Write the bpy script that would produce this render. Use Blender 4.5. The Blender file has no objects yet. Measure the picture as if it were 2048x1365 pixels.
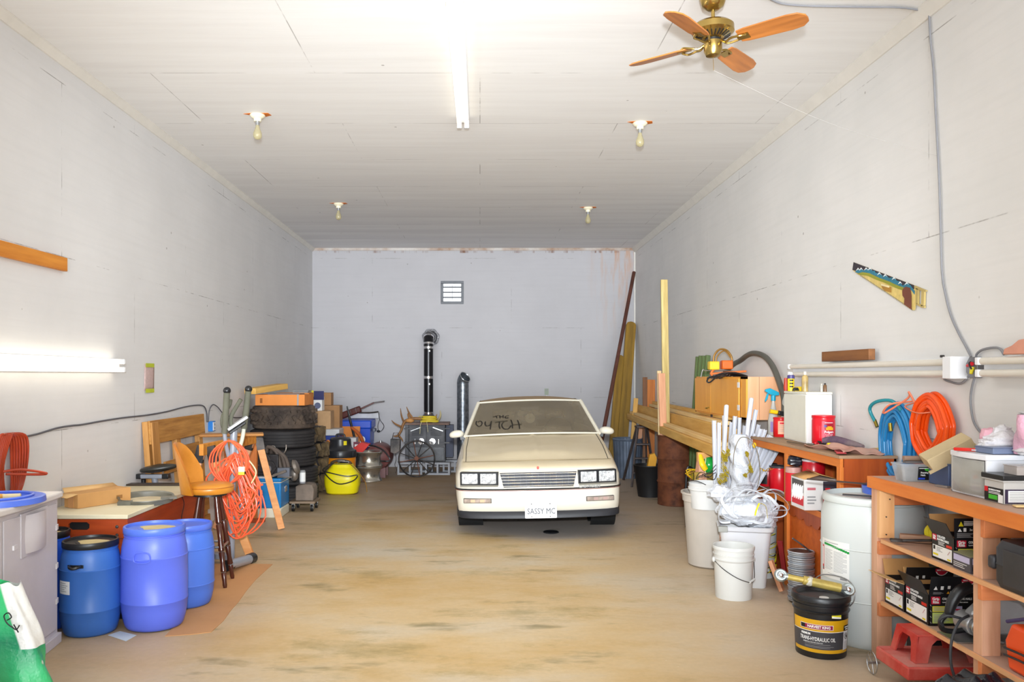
import bpy, math, random
from math import pi, sin, cos, sqrt, radians
from mathutils import Matrix, Vector
random.seed(7)
SC = bpy.context.scene
COL = SC.collection

# ---------------------------------------------------------------- camera, world, lights, exposure
cam_data = bpy.data.cameras.new('camera')
cam = bpy.data.objects.new('camera', cam_data); COL.objects.link(cam)
cam.location = (0, 0, 1.6); cam.rotation_euler = (radians(90), 0, 0)
cam_data.sensor_width = 36; cam_data.lens = 1650/2048*36
cam_data.shift_x = 64/2048; cam_data.shift_y = 69.5/2048
cam_data.clip_start = 0.05
SC.camera = cam
SC.view_settings.view_transform = 'Standard'
SC.view_settings.look = 'None'
SC.view_settings.gamma = 1
SC.view_settings.exposure = 0.16
SC.view_settings.use_curve_mapping = False
w = bpy.data.worlds.new('daylight'); SC.world = w; w.use_nodes = True
bg = w.node_tree.nodes['Background']
bg.inputs[0].default_value = (0.86, 0.93, 1.0, 1); bg.inputs[1].default_value = 1.1

def lamp(name, kind, loc, rot, power, color=(1, 1, 1), size=1, size_y=None, soft=None):
    d = bpy.data.lights.new(name, kind); d.energy = power; d.color = color
    if kind == 'AREA':
        d.shape = 'RECTANGLE'; d.size = size; d.size_y = size_y or size
    elif soft is not None:
        d.shadow_soft_size = soft
    o = bpy.data.objects.new(name, d); COL.objects.link(o)
    o.location = loc; o.rotation_euler = rot
    return o
# daylight through the open garage door behind the photographer
lamp('door_daylight', 'AREA', (-0.1, -1.9, 2.1), (radians(96), 0, 0), 62, (0.9, 0.95, 1.0), 5.2, 3.4)
# added sun-type fill that evens out the light deep in the shop
sn = lamp('deep_fill_sun', 'SUN', (0, -3, 3), (radians(90), 0, radians(1)), 1.3, (0.93, 0.97, 1.0)); sn.data.angle = radians(64)
gb = lamp('ceiling_fill_sun', 'SUN', (0, -3, 1), (radians(104), 0, 0), 5.0, (0.92, 0.96, 1.0)); gb.data.angle = radians(40)  # added upward fill sun that brightens the ceiling further in
# the photographer's flash
fl = lamp('camera_flash', 'SPOT', (0.05, 0.0, 1.75), (radians(95), 0, radians(-1)), 85, (0.94, 0.97, 1.0), soft=0.05)
fl.data.spot_size = radians(110); fl.data.spot_blend = 1.0
# added narrow fill spot that brightens the back of the shop
f2 = lamp('back_fill_spot', 'SPOT', (0.0, -0.2, 1.9), (radians(93), 0, 0), 2350, (0.87, 0.94, 1.0), soft=0.08)
f2.data.spot_size = radians(66); f2.data.spot_blend = 1.0

# ---------------------------------------------------------------- helpers
def P(px, py, d):
    return Vector(((px-960)/1650*d, d, 1.6-(py-752)/1650*d))
def L(px, py):
    return P(px, py, 4851/(960-px))           # point on the left wall
def Rr(px, py, off=0.0):
    return P(px, py, (4488-1650*off)/(px-960))  # point on the right wall
def T(x, y=None, z=None):
    return Matrix.Translation((x, y, z) if y is not None else x)
def RX(a): return Matrix.Rotation(radians(a), 4, 'X')
def RY(a): return Matrix.Rotation(radians(a), 4, 'Y')
def RZ(a): return Matrix.Rotation(radians(a), 4, 'Z')
def S(x, y, z): return Matrix.Diagonal((x, y, z, 1))
FACE_F = RX(90)                 # artwork plane turned to face -Y
FACE_L = RZ(-90) @ RX(90)       # facing -X
FACE_R = RZ(90) @ RX(90)        # facing +X

def lin(c):
    def f(u):
        u = u/255.0
        return u/12.92 if u <= 0.04045 else ((u+0.055)/1.055)**2.4
    return (f(c[0]), f(c[1]), f(c[2]), 1.0)

_M = {}
class NT:
    def __init__(s, name):
        s.m = bpy.data.materials.new(name); s.m.use_nodes = True
        s.t = s.m.node_tree; s.b = s.t.nodes['Principled BSDF']
        s.out = s.t.nodes['Material Output']
    def n(s, kind, **kw):
        x = s.t.nodes.new(kind)
        for k, v in kw.items():
            if k.startswith('i_'):
                key = k[2:]; key = int(key) if key.isdigit() else key.replace('_', ' ')
                x.inputs[key].default_value = v
            else: setattr(x, k, v)
        return x
    def l(s, a, b): s.t.links.new(a, b)
    def coords(s, scale=(1, 1, 1), kind='Object', rot=(0, 0, 0)):
        tc = s.n('ShaderNodeTexCoord'); mp = s.n('ShaderNodeMapping')
        mp.inputs['Scale'].default_value = scale; mp.inputs['Rotation'].default_value = rot
        s.l(tc.outputs[kind], mp.inputs['Vector']); return mp.outputs['Vector']
    def noise(s, vec, scale, detail=4, rough=0.55):
        x = s.n('ShaderNodeTexNoise'); x.inputs['Scale'].default_value = scale
        x.inputs['Detail'].default_value = detail; x.inputs['Roughness'].default_value = rough
        s.l(vec, x.inputs['Vector']); return x.outputs['Fac']
    def ramp(s, fac, stops):
        x = s.n('ShaderNodeValToRGB'); e = x.color_ramp.elements
        while len(e) < len(stops): e.new(0.5)
        for el, (p, c) in zip(e, stops):
            el.position = p; el.color = c if len(c) == 4 else lin(c)
        s.l(fac, x.inputs['Fac']); return x.outputs['Color']
    def mix(s, fac, a, b, mode='MIX'):
        x = s.n('ShaderNodeMix'); x.data_type = 'RGBA'; x.blend_type = mode
        if isinstance(fac, (int, float)): x.inputs[0].default_value = fac
        else: s.l(fac, x.inputs[0])
        for sock, v in ((x.inputs[6], a), (x.inputs[7], b)):
            if isinstance(v, tuple): sock.default_value = v if len(v) == 4 else lin(v)
            else: s.l(v, sock)
        return x.outputs[2]
    def math(s, op, a, b=None, c=None):
        x = s.n('ShaderNodeMath'); x.operation = op
        for i, v in enumerate((a, b, c)):
            if v is None: continue
            if isinstance(v, (int, float)): x.inputs[i].default_value = v
            else: s.l(v, x.inputs[i])
        return x.outputs[0]
    def bump(s, h, strength=0.3, dist=0.01):
        x = s.n('ShaderNodeBump'); x.inputs['Strength'].default_value = strength
        x.inputs['Distance'].default_value = dist; s.l(h, x.inputs['Height'])
        s.l(x.outputs['Normal'], s.b.inputs['Normal'])
def G4(v): return (v, v, v, 1)

def mat(name, c, rough=0.5, metal=0.0, var=0.12, scale=6.0, bump=0.0, alpha=1.0, trans=0.0, dust=None, spec=None, emit=0.0):
    """general painted / plastic / metal surface with a little procedural variation"""
    if name in _M: return _M[name]
    k = NT(name); v = k.coords()
    n = k.noise(v, scale, 5)
    a = lin(c); lo = tuple(x*(1-var) for x in a[:3])+(1,); hi = tuple(min(1, x*(1+var*0.7)) for x in a[:3])+(1,)
    col = k.ramp(n, [(0.3, lo), (0.7, hi)])
    if dust:
        n2 = k.noise(v, scale*0.5, 6, 0.65)
        f = k.ramp(n2, [(0.4, G4(0)), (0.68, G4(1))])
        col = k.mix(f, col, dust)
    k.l(col, k.b.inputs['Base Color'])
    k.b.inputs['Roughness'].default_value = rough; k.b.inputs['Metallic'].default_value = metal
    if alpha < 1: k.b.inputs['Alpha'].default_value = alpha
    if trans: k.b.inputs['Transmission Weight'].default_value = trans; k.b.inputs['IOR'].default_value = 1.45
    if spec is not None: k.b.inputs['Specular IOR Level'].default_value = spec
    if emit:
        k.b.inputs['Emission Color'].default_value = a; k.b.inputs['Emission Strength'].default_value = emit
    if bump: k.bump(k.noise(v, scale*6, 4), bump, 0.01)
    _M[name] = k.m; return k.m

def wood(name, c1, c2, axis='X', rough=0.55, scale=1.0, knots=True):
    if name in _M: return _M[name]
    k = NT(name)
    sc = {'X': (1.2, 14, 14), 'Y': (14, 1.2, 14), 'Z': (14, 14, 1.2)}[axis]
    v = k.coords(tuple(q*scale for q in sc))
    n = k.noise(v, 1.6, 6, 0.6)
    wv = k.n('ShaderNodeTexWave', wave_type='BANDS', bands_direction={'X': 'Y', 'Y': 'X', 'Z': 'X'}[axis])
    wv.inputs['Scale'].default_value = 0.22; wv.inputs['Distortion'].default_value = 7; wv.inputs['Detail'].default_value = 3
    k.l(v, wv.inputs['Vector'])
    f = k.math('ADD', k.math('MULTIPLY', n, 0.82), k.math('MULTIPLY', wv.outputs['Fac'], 0.14))
    col = k.ramp(f, [(0.25, c2), (0.65, c1)])
    if knots:
        vo = k.n('ShaderNodeTexVoronoi'); vo.inputs['Scale'].default_value = 2.2
        k.l(k.coords((1, 1, 1)), vo.inputs['Vector'])
        kn = k.ramp(vo.outputs['Distance'], [(0.03, G4(0.8)), (0.07, G4(0))])
        col = k.mix(kn, col, tuple(int(q*0.45) for q in c2))
    k.l(col, k.b.inputs['Base Color']); k.b.inputs['Roughness'].default_value = rough
    k.bump(n, 0.12, 0.004)
    _M[name] = k.m; return k.m

class MB:
    """collects shapes into ONE mesh; several materials allowed"""
    def __init__(s): s.v = []; s.f = []; s.i = []; s.m = []
    def _mi(s, m):
        if m not in s.m: s.m.append(m)
        return s.m.index(m)
    def add(s, vs, fs, m, M=None):
        b = len(s.v); q = s._mi(m)
        for p in vs:
            p = Vector(p); s.v.append(M @ p if M is not None else p)
        flip = M is not None and M.to_3x3().determinant() < 0
        for f in fs:
            f = [b+j for j in f]
            s.f.append(f[::-1] if flip else f); s.i.append(q)
        return s
    def box(s, x0, x1, y0, y1, z0, z1, m, M=None):
        vs = [(x, y, z) for z in (z0, z1) for y in (y0, y1) for x in (x0, x1)]
        return s.add(vs, [(0, 2, 3, 1), (4, 5, 7, 6), (0, 1, 5, 4), (2, 6, 7, 3), (0, 4, 6, 2), (1, 3, 7, 5)], m, M)
    def cb(s, c, d, m, M=None):
        c = Vector(c); MM = T(c) @ (M if M is not None else Matrix.Identity(4))
        return s.box(-d[0]/2, d[0]/2, -d[1]/2, d[1]/2, -d[2]/2, d[2]/2, m, MM)
    def bar(s, a, b, w, t, m, roll=0):
        """a straight bar with a w x t section from a to b"""
        a = Vector(a); b = Vector(b); d = b-a; q = d.to_track_quat('X', 'Z')
        M = T(a) @ q.to_matrix().to_4x4() @ RX(roll)
        return s.box(0, d.length, -w/2, w/2, -t/2, t/2, m, M)
    def lathe(s, prof, m, n=32, M=None, close=True):
        vs = []; fs = []
        for r, z in prof:
            for k in range(n):
                a = 2*pi*k/n; vs.append((r*cos(a), r*sin(a), z))
        for j in range(len(prof)-1):
            for k in range(n):
                k2 = (k+1) % n
                fs.append((j*n+k, j*n+k2, (j+1)*n+k2, (j+1)*n+k))
        if close:
            if prof[0][0] > 1e-5: fs.append(tuple(range(n))[::-1])
            if prof[-1][0] > 1e-5: fs.append(tuple((len(prof)-1)*n+k for k in range(n)))
        return s.add(vs, fs, m, M)
    def cyl(s, a, b, r, m, n=16, r2=None):
        a = Vector(a); b = Vector(b); d = b-a
        M = T(a) @ d.to_track_quat('Z', 'Y').to_matrix().to_4x4()
        return s.lathe([(r, 0), (r2 if r2 is not None else r, d.length)], m, n, M)
    def tube(s, pts, r, m, n=8, closed=False, sm=5, M=None, flat=None, rs=None):
        pts = [Vector(p) for p in pts]
        if sm > 1 and len(pts) > 2: pts, rs = smooth(pts, sm, closed, rs)
        N = len(pts); vs = []; fs = []; up = None
        for i, p in enumerate(pts):
            if closed: t = pts[(i+1) % N]-pts[i-1]
            else: t = pts[min(i+1, N-1)]-pts[max(i-1, 0)]
            if t.length < 1e-9: t = Vector((0, 0, 1))
            t.normalize()
            if up is None:
                up = Vector((0, 0, 1)) if abs(t.z) < 0.9 else Vector((1, 0, 0))
            x = up.cross(t)
            if x.length < 1e-6: x = Vector((1, 0, 0)).cross(t)
            x.normalize(); y = t.cross(x); up = y
            rr = rs[i] if rs else r
            for k in range(n):
                a = 2*pi*k/n
                vs.append(p+x*(cos(a)*rr)+y*(sin(a)*(flat if flat else 1)*rr))
        for i in range(N if closed else N-1):
            for k in range(n):
                k2 = (k+1) % n; j = (i+1) % N
                fs.append((i*n+k, i*n+k2, j*n+k2, j*n+k))
        if not closed:
            fs.append(tuple(range(n))[::-1]); fs.append(tuple((N-1)*n+k for k in range(n)))
        return s.add(vs, fs, m, M)
    def prism(s, poly, z0, z1, m, M=None):
        n = len(poly)
        A = sum(poly[i][0]*poly[(i+1) % n][1]-poly[(i+1) % n][0]*poly[i][1] for i in range(n))
        if A < 0: poly = poly[::-1]
        vs = [(x, y, z0) for x, y in poly]+[(x, y, z1) for x, y in poly]
        fs = [tuple(range(n))[::-1], tuple(range(n, 2*n))]+[(i, (i+1) % n, n+(i+1) % n, n+i) for i in range(n)]
        return s.add(vs, fs, m, M)
    def grid(s, fn, nu, nv, m, M=None, cu=False, cv=False, flip=False):
        U = nu if cu else nu+1; V = nv if cv else nv+1
        vs = [fn(i/nu, j/nv) for j in range(V) for i in range(U)]; fs = []
        for j in range(nv):
            for i in range(nu):
                i2 = (i+1) % U if cu else i+1; j2 = (j+1) % V if cv else j+1
                f = (j*U+i, j*U+i2, j2*U+i2, j2*U+i)
                fs.append(f[::-1] if flip else f)
        return s.add(vs, fs, m, M)
    def ball(s, c, r, m, nu=20, nv=12, M=None, warp=0, seed=0):
        r = r if isinstance(r, (tuple, list)) else (r, r, r); c = Vector(c)
        def fn(u, v):
            a = 2*pi*u; b = -pi/2+pi*v
            p = Vector((cos(a)*cos(b), sin(a)*cos(b), sin(b)))
            q = 1.0
            if warp: q = 1+warp*(sin(3.1*p.x*2+seed)+sin(4.3*p.y*2+seed*2.1)+sin(5.2*p.z*2+seed*1.3)+0.6*sin(11*p.x+9*p.y+seed)+0.5*sin(17*p.z-13*p.x+seed*3))
            return Vector((p.x*r[0]*q, p.y*r[1]*q, p.z*r[2]*q))+c
        return s.grid(fn, nu, nv, m, M, cu=True)
    def torus(s, c, R, r, m, nu=32, nv=10, M=None, sz=1.0):
        def fn(u, v):
            a = 2*pi*u; b = 2*pi*v
            return Vector(((R+r*cos(b))*cos(a), (R+r*cos(b))*sin(a), r*sin(b)*sz))
        return s.grid(fn, nu, nv, m, T(c) @ (M if M is not None else Matrix.Identity(4)), cu=True, cv=True)
    def text(s, body, size, m, M, align='CENTER', depth=0.0006, bold=0.0, wrap=None, sx=1.0):
        cu = bpy.data.curves.new('lettering', 'FONT'); cu.body = body; cu.size = size
        cu.align_x = align; cu.align_y = 'CENTER'; cu.extrude = depth; cu.offset = bold*size; cu.resolution_u = 2
        ob = bpy.data.objects.new('lettering', cu)
        me = bpy.data.meshes.new_from_object(ob)
        vs = [(v.co.x*sx, v.co.y, v.co.z) for v in me.vertices]; fs = [tuple(p.vertices) for p in me.polygons]
        bpy.data.objects.remove(ob); bpy.data.curves.remove(cu); bpy.data.meshes.remove(me)
        if wrap:
            r, a0 = wrap     # wrap around a vertical cylinder; a0 = centre angle from -Y
            vs = [((r+z)*sin(a0+x/r), -(r+z)*cos(a0+x/r), y) for x, y, z in vs]
        return s.add(vs, fs, m, M)
    def patch(s, r, x0, x1, z0, z1, m, M=None, n=8, off=0.0, a0=0.0, r2=None):
        """a label wrapped round a vertical cylinder of radius r (r2 at its top); x in metres along the skin"""
        def fn(u, v):
            rr = r+(((r2 or r)-r)*v)
            x = x0+(x1-x0)*u; a = a0+x/r
            return ((rr+off)*sin(a), -(rr+off)*cos(a), z0+(z1-z0)*v)
        return s.grid(fn, n, 2 if r2 else 1, m, M)
    def lines(s, M, x0, x1, y0, y1, n, m, fill=0.45, jag=True):
        rnd = random.Random(int(abs(x0*7919+y0*104729)*1000))
        for k in range(n):
            y = y1-(y1-y0)*(k+0.5)/n; h = (y1-y0)/n*fill/2
            xe = x0+(x1-x0)*(rnd.uniform(0.6, 1.0) if jag else 1)
            s.add([(x0, y-h, 0), (xe, y-h, 0), (xe, y+h, 0), (x0, y+h, 0)], [(0, 1, 2, 3)], m, M)
        return s
    def rect(s, M, x0, x1, y0, y1, m, z=0.0):
        return s.add([(x0, y0, z), (x1, y0, z), (x1, y1, z), (x0, y1, z)], [(0, 1, 2, 3)], m, M)
    def mesh(s, name):
        me = bpy.data.meshes.new(name); me.from_pydata([tuple(p) for p in s.v], [], s.f)
        for m in s.m: me.materials.append(m)
        me.polygons.foreach_set('material_index', s.i)
        me.polygons.foreach_set('use_smooth', [True]*len(me.polygons))
        me.update(); me.set_sharp_from_angle(angle=radians(38)); return me
    def build(s, name, parent=None, world=False, bevel=0.0, solid=0.0, label=None, M=None, sub=0):
        if parent is not None and world:
            inv = parent.matrix_basis.inverted(); s.v = [inv @ p for p in s.v]
        loc = None
        if parent is None and M is None:
            xs = [p.x for p in s.v]; ys = [p.y for p in s.v]; zs = [p.z for p in s.v]
            loc = Vector(((min(xs)+max(xs))/2, (min(ys)+max(ys))/2, min(zs))); s.v = [p-loc for p in s.v]
        o = bpy.data.objects.new(name, s.mesh(name)); COL.objects.link(o)
        if loc is not None: o.location = loc
        if M is not None: o.matrix_basis = M
        if parent is not None: o.parent = parent
        if solid:
            q = o.modifiers.new('thickness', 'SOLIDIFY'); q.thickness = solid; q.offset = -1
        if bevel:
            q = o.modifiers.new('bevel', 'BEVEL'); q.width = bevel; q.segments = 2; q.limit_method = 'ANGLE'; q.angle_limit = radians(40)
        if sub:
            q = o.modifiers.new('subdivision', 'SUBSURF'); q.levels = sub; q.render_levels = sub
        if label: o['label'] = label
        return o

def smooth(pts, k, closed=False, rs=None):
    out = []; ro = [] if rs else None; N = len(pts)
    for i in range(N if closed else N-1):
        g = (lambda j: pts[j % N]) if closed else (lambda j: pts[max(0, min(N-1, j))])
        a, b, c, d = g(i-1), g(i), g(i+1), g(i+2)
        for q in range(k):
            t = q/k
            out.append(0.5*((2*b)+(-a+c)*t+(2*a-5*b+4*c-d)*t*t+(-a+3*b-3*c+d)*t*t*t))
            if rs: ro.append(rs[i]+(rs[(i+1) % N]-rs[i])*t)
    if not closed:
        out.append(pts[-1])
        if rs: ro.append(rs[-1])
    return out, ro

def thing(name, label, cat, loc=(0, 0, 0), rz=0.0, group=None, M=None):
    o = bpy.data.objects.new(name, None); COL.objects.link(o)
    o.empty_display_size = 0.1
    if M is not None: o.matrix_basis = M
    else:
        o.location = loc; o.rotation_euler = (0, 0, radians(rz))
        o.matrix_basis = T(Vector(loc)) @ RZ(rz)
    o['label'] = label; o['category'] = cat
    if group: o['group'] = group
    return o
def tag(o, label, cat, group=None):
    o['label'] = label; o['category'] = cat
    if group: o['group'] = group
    return o
def struct(mb, name, **kw):
    kw.setdefault('M', Matrix.Identity(4))
    o = mb.build(name, **kw); o['kind'] = 'structure'; return o
def copy_tree(o, parent=None, M=None, label=None):
    c = o.copy(); COL.objects.link(c)
    if parent is not None: c.parent = parent
    if M is not None: c.matrix_basis = M
    if label: c['label'] = label
    for ch in list(o.children): copy_tree(ch, c)
    return c
def board(name, label, cat, a, b, w_, t, m, roll=0, group=None, bevel=0.003):
    """one straight plank whose local X runs from a to b"""
    a = Vector(a); b = Vector(b); d = b-a; q = d.to_track_quat('X', 'Z')
    mb = MB(); mb.box(0, d.length, -w_/2, w_/2, -t/2, t/2, m)
    o = mb.build(name, M=T(a) @ q.to_matrix().to_4x4() @ RX(roll), bevel=bevel)
    return tag(o, label, cat, group)

# ---------------------------------------------------------------- shared materials
WHITE = mat('white_print', (246, 246, 244), 0.5, var=0.02)
BLACK = mat('black_print', (18, 18, 20), 0.5, var=0.02)
GREYP = mat('grey_print', (150, 150, 152), 0.6, var=0.02)
YELP = mat('yellow_print', (232, 214, 30), 0.5, var=0.02)
REDP = mat('red_print', (212, 20, 36), 0.5, var=0.03)
GRNP = mat('green_print', (20, 150, 60), 0.5, var=0.03)
BLKPL = mat('black_plastic', (26, 27, 30), 0.35, var=0.2)
RUBBER = mat('black_rubber', (38, 36, 36), 0.75, var=0.3, bump=0.3)
STEEL = mat('bare_steel', (185, 188, 190), 0.28, 0.9, var=0.15)
GALV = mat('galvanised_steel', (128, 134, 142), 0.36, 0.8, var=0.45, scale=22)
CHROME = mat('chrome', (225, 225, 228), 0.12, 1.0, var=0.05)
IRON = mat('dark_iron', (42, 40, 42), 0.5, 0.5, var=0.35, dust=(96, 88, 82))
RUST = mat('rusted_steel', (104, 58, 36), 0.75, 0.2, var=0.5, scale=9, bump=0.3, dust=(128, 74, 44))
CARD = mat('cardboard', (200, 150, 92), 0.85, var=0.08)
CARDIN = mat('cardboard_inner', (222, 180, 122), 0.85, var=0.06)
CARDO = mat('orange_cardboard', (222, 138, 66), 0.8, var=0.08)
PINE = wood('pine_x', (232, 176, 104), (214, 148, 78), 'X')
PINEP = wood('pink_pine_x', (232, 176, 136), (206, 140, 100), 'X')
PINEZ = wood('pink_pine_z', (226, 172, 138), (200, 138, 104), 'Z')
TREAT = wood('treated_lumber', (236, 190, 104), (206, 152, 66), 'X')
PALE = wood('pale_lumber', (246, 216, 156), (226, 184, 112), 'X')
OLDW = wood('old_brown_wood', (150, 98, 52), (104, 62, 32), 'X')
OLIVE = wood('olive_weathered_wood', (160, 122, 34), (112, 84, 22), 'X')
BENCHW = wood('bench_wood_y', (236, 142, 62), (214, 112, 40), 'Y', knots=False)
# ================================================================ ROOM
XL, XR, YB, ZC, YF = -2.94, 2.72, 14.47, 3.84, -2.0

def wall_mat(name, rot, base=(226, 225, 225), seed=0.0, off=(0, 0, 0), stain=False):
    k = NT(name)
    tc = k.n('ShaderNodeTexCoord'); mp = k.n('ShaderNodeMapping', vector_type='POINT')
    mp.inputs['Rotation'].default_value = rot; mp.inputs['Location'].default_value = off
    k.l(tc.outputs['Object'], mp.inputs['Vector']); v = mp.outputs['Vector']
    br = k.n('ShaderNodeTexBrick'); br.offset = 0.5
    for key, val in (('Scale', 1.0), ('Mortar Size', 0.0035), ('Mortar Smooth', 0.0), ('Bias', 0.0), ('Brick Width', 2.44), ('Row Height', 1.22)):
        br.inputs[key].default_value = val
    br.inputs['Color1'].default_value = (0, 0, 0, 1); br.inputs['Color2'].default_value = (0, 0, 0, 1); br.inputs['Mortar'].default_value = (1, 1, 1, 1)
    k.l(v, br.inputs['Vector'])
    n1 = k.noise(v, 1.3, 5, 0.6)
    brk = k.ramp(k.noise(v, 2.4, 4, 0.7), [(0.5, G4(0)), (0.62, G4(1))])
    seam = k.math('MULTIPLY', br.outputs['Color'], brk)
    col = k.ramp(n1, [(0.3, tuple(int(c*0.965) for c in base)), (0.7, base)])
    # brush streaks
    st = k.n('ShaderNodeMapping'); st.inputs['Scale'].default_value = (0.6, 16, 1); k.l(v, st.inputs['Vector'])
    sf = k.noise(st.outputs['Vector'], 1.5, 5, 0.6)
    col = k.mix(k.ramp(sf, [(0.45, G4(0)), (0.8, G4(0.35))]), col, tuple(int(c*0.93) for c in base))
    col = k.mix(k.math('MULTIPLY', seam, 0.6), col, (96, 88, 80))
    # nail heads and small scuffs
    vo = k.n('ShaderNodeTexVoronoi'); vo.inputs['Scale'].default_value = 2.6; k.l(v, vo.inputs['Vector'])
    nail = k.ramp(vo.outputs['Distance'], [(0.022, G4(0.6)), (0.034, G4(0))])
    col = k.mix(nail, col, (120, 112, 104))
    sc = k.n('ShaderNodeMapping'); sc.inputs['Scale'].default_value = (1.2, 9, 1); sc.inputs['Rotation'].default_value = (0, 0, 0.05); k.l(v, sc.inputs['Vector'])
    scf = k.ramp(k.noise(sc.outputs['Vector'], 3.1, 8, 0.8), [(0.73, G4(0)), (0.76, G4(0.5))])
    col = k.mix(scf, col, (150, 140, 128))
    if stain:
        # rusty water runs in the right upper corner, mould line along the ceiling
        sx = k.n('ShaderNodeSeparateXYZ'); k.l(tc.outputs['Object'], sx.inputs[0])
        mx = k.math('MULTIPLY', k.math('SMOOTH_MIN', k.math('MAXIMUM', k.math('SUBTRACT', sx.outputs[0], 1.85), 0), 0.6, 0.1), 1.6)
        mz = k.math('MAXIMUM', k.math('SUBTRACT', 1.0, k.math('MULTIPLY', k.math('SUBTRACT', 3.84, sx.outputs[2]), 0.55)), 0)
        run = k.n('ShaderNodeMapping'); run.inputs['Scale'].default_value = (9, 1, 0.9); k.l(tc.outputs['Object'], run.inputs['Vector'])
        rf = k.ramp(k.noise(run.outputs['Vector'], 1.4, 6, 0.65), [(0.5, G4(0)), (0.66, G4(1))])
        f = k.math('MULTIPLY', k.math('MULTIPLY', rf, mx), mz)
        col = k.mix(k.math('MINIMUM', f, 0.75), col, (196, 150, 116))
        ml = k.math('GREATER_THAN', sx.outputs[2], 3.755)
        mo = k.ramp(k.noise(run.outputs['Vector'], 0.8, 4, 0.7), [(0.5, G4(0)), (0.66, G4(0.9))])
        col = k.mix(k.math('MULTIPLY', ml, mo), col, (120, 76, 40))
    k.l(col, k.b.inputs['Base Color']); k.b.inputs['Roughness'].default_value = 0.62
    k.bump(k.noise(v, 38, 4, 0.6), 0.12, 0.004)
    return k.m
m_wl = wall_mat('painted_plywood_left', (0, radians(90), radians(90)), off=(0.3, 0, 0))
m_wr = wall_mat('painted_plywood_right', (0, radians(90), radians(90)), base=(230, 228, 226), off=(1.1, 0, 0))
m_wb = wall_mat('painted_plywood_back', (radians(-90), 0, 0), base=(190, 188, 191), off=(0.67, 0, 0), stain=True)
# mapping: swing wall coordinates into the texture plane explicitly (left/right: y,z ; back: x,z)
for mm, ax in ((m_wl, 1), (m_wr, 1), (m_wb, 0)):
    nt = mm.node_tree
    mp = next(n for n in nt.nodes if n.type == 'MAPPING' and n.inputs['Vector'].links and n.inputs['Vector'].links[0].from_node.type == 'TEX_COORD')
    for mp in [n for n in nt.nodes if n.type == 'MAPPING' and n.inputs['Vector'].links[0].from_node.type == 'TEX_COORD']:
        if tuple(mp.inputs['Scale'].default_value) != (1, 1, 1): continue
        tcn = mp.inputs['Vector'].links[0].from_node
        sp = nt.nodes.new('ShaderNodeSeparateXYZ'); cb = nt.nodes.new('ShaderNodeCombineXYZ')
        nt.links.new(tcn.outputs['Object'], sp.inputs[0])
        nt.links.new(sp.outputs[ax], cb.inputs[0]); nt.links.new(sp.outputs[2], cb.inputs[1])
        nt.links.new(cb.outputs[0], mp.inputs['Vector']); mp.inputs['Rotation'].default_value = (0, 0, 0)

def ceiling_mat():
    k = NT('painted_plywood_ceiling'); v = k.coords()
    br = k.n('ShaderNodeTexBrick'); br.offset = 0.5
    for key, val in (('Scale', 1.0), ('Mortar Size', 0.0035), ('Mortar Smooth', 0.0), ('Brick Width', 2.44), ('Row Height', 1.22)):
        br.inputs[key].default_value = val
    br.inputs['Color1'].default_value = (0, 0, 0, 1); br.inputs['Color2'].default_value = (0, 0, 0, 1); br.inputs['Mortar'].default_value = (1, 1, 1, 1)
    k.l(v, br.inputs['Vector'])
    st = k.coords((0.5, 7, 1)); s1 = k.noise(st, 1.0, 7, 0.7)
    col = k.ramp(s1, [(0.3, (231, 229, 227)), (0.55, (237, 236, 234)), (0.75, (240, 239, 238))])
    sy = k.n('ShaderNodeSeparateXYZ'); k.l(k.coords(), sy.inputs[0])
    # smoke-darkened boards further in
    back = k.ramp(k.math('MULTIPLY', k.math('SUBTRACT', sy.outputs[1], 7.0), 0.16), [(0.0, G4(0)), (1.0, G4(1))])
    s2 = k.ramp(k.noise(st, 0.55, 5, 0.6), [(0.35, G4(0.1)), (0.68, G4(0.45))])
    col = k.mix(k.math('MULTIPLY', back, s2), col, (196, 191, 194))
    brk = k.ramp(k.noise(v, 1.6, 4, 0.7), [(0.46, G4(0)), (0.58, G4(1))])
    col = k.mix(k.math('MULTIPLY', k.math('MULTIPLY', br.outputs['Color'], brk), 0.6), col, (120, 112, 106))
    vo = k.n('ShaderNodeTexVoronoi'); vo.inputs['Scale'].default_value = 2.2; k.l(v, vo.inputs['Vector'])
    col = k.mix(k.ramp(vo.outputs['Distance'], [(0.02, G4(0.6)), (0.03, G4(0))]), col, (120, 110, 104))
    k.l(col, k.b.inputs['Base Color']); k.b.inputs['Roughness'].default_value = 0.65
    k.bump(k.noise(st, 9, 4, 0.6), 0.15, 0.004)
    return k.m

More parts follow.
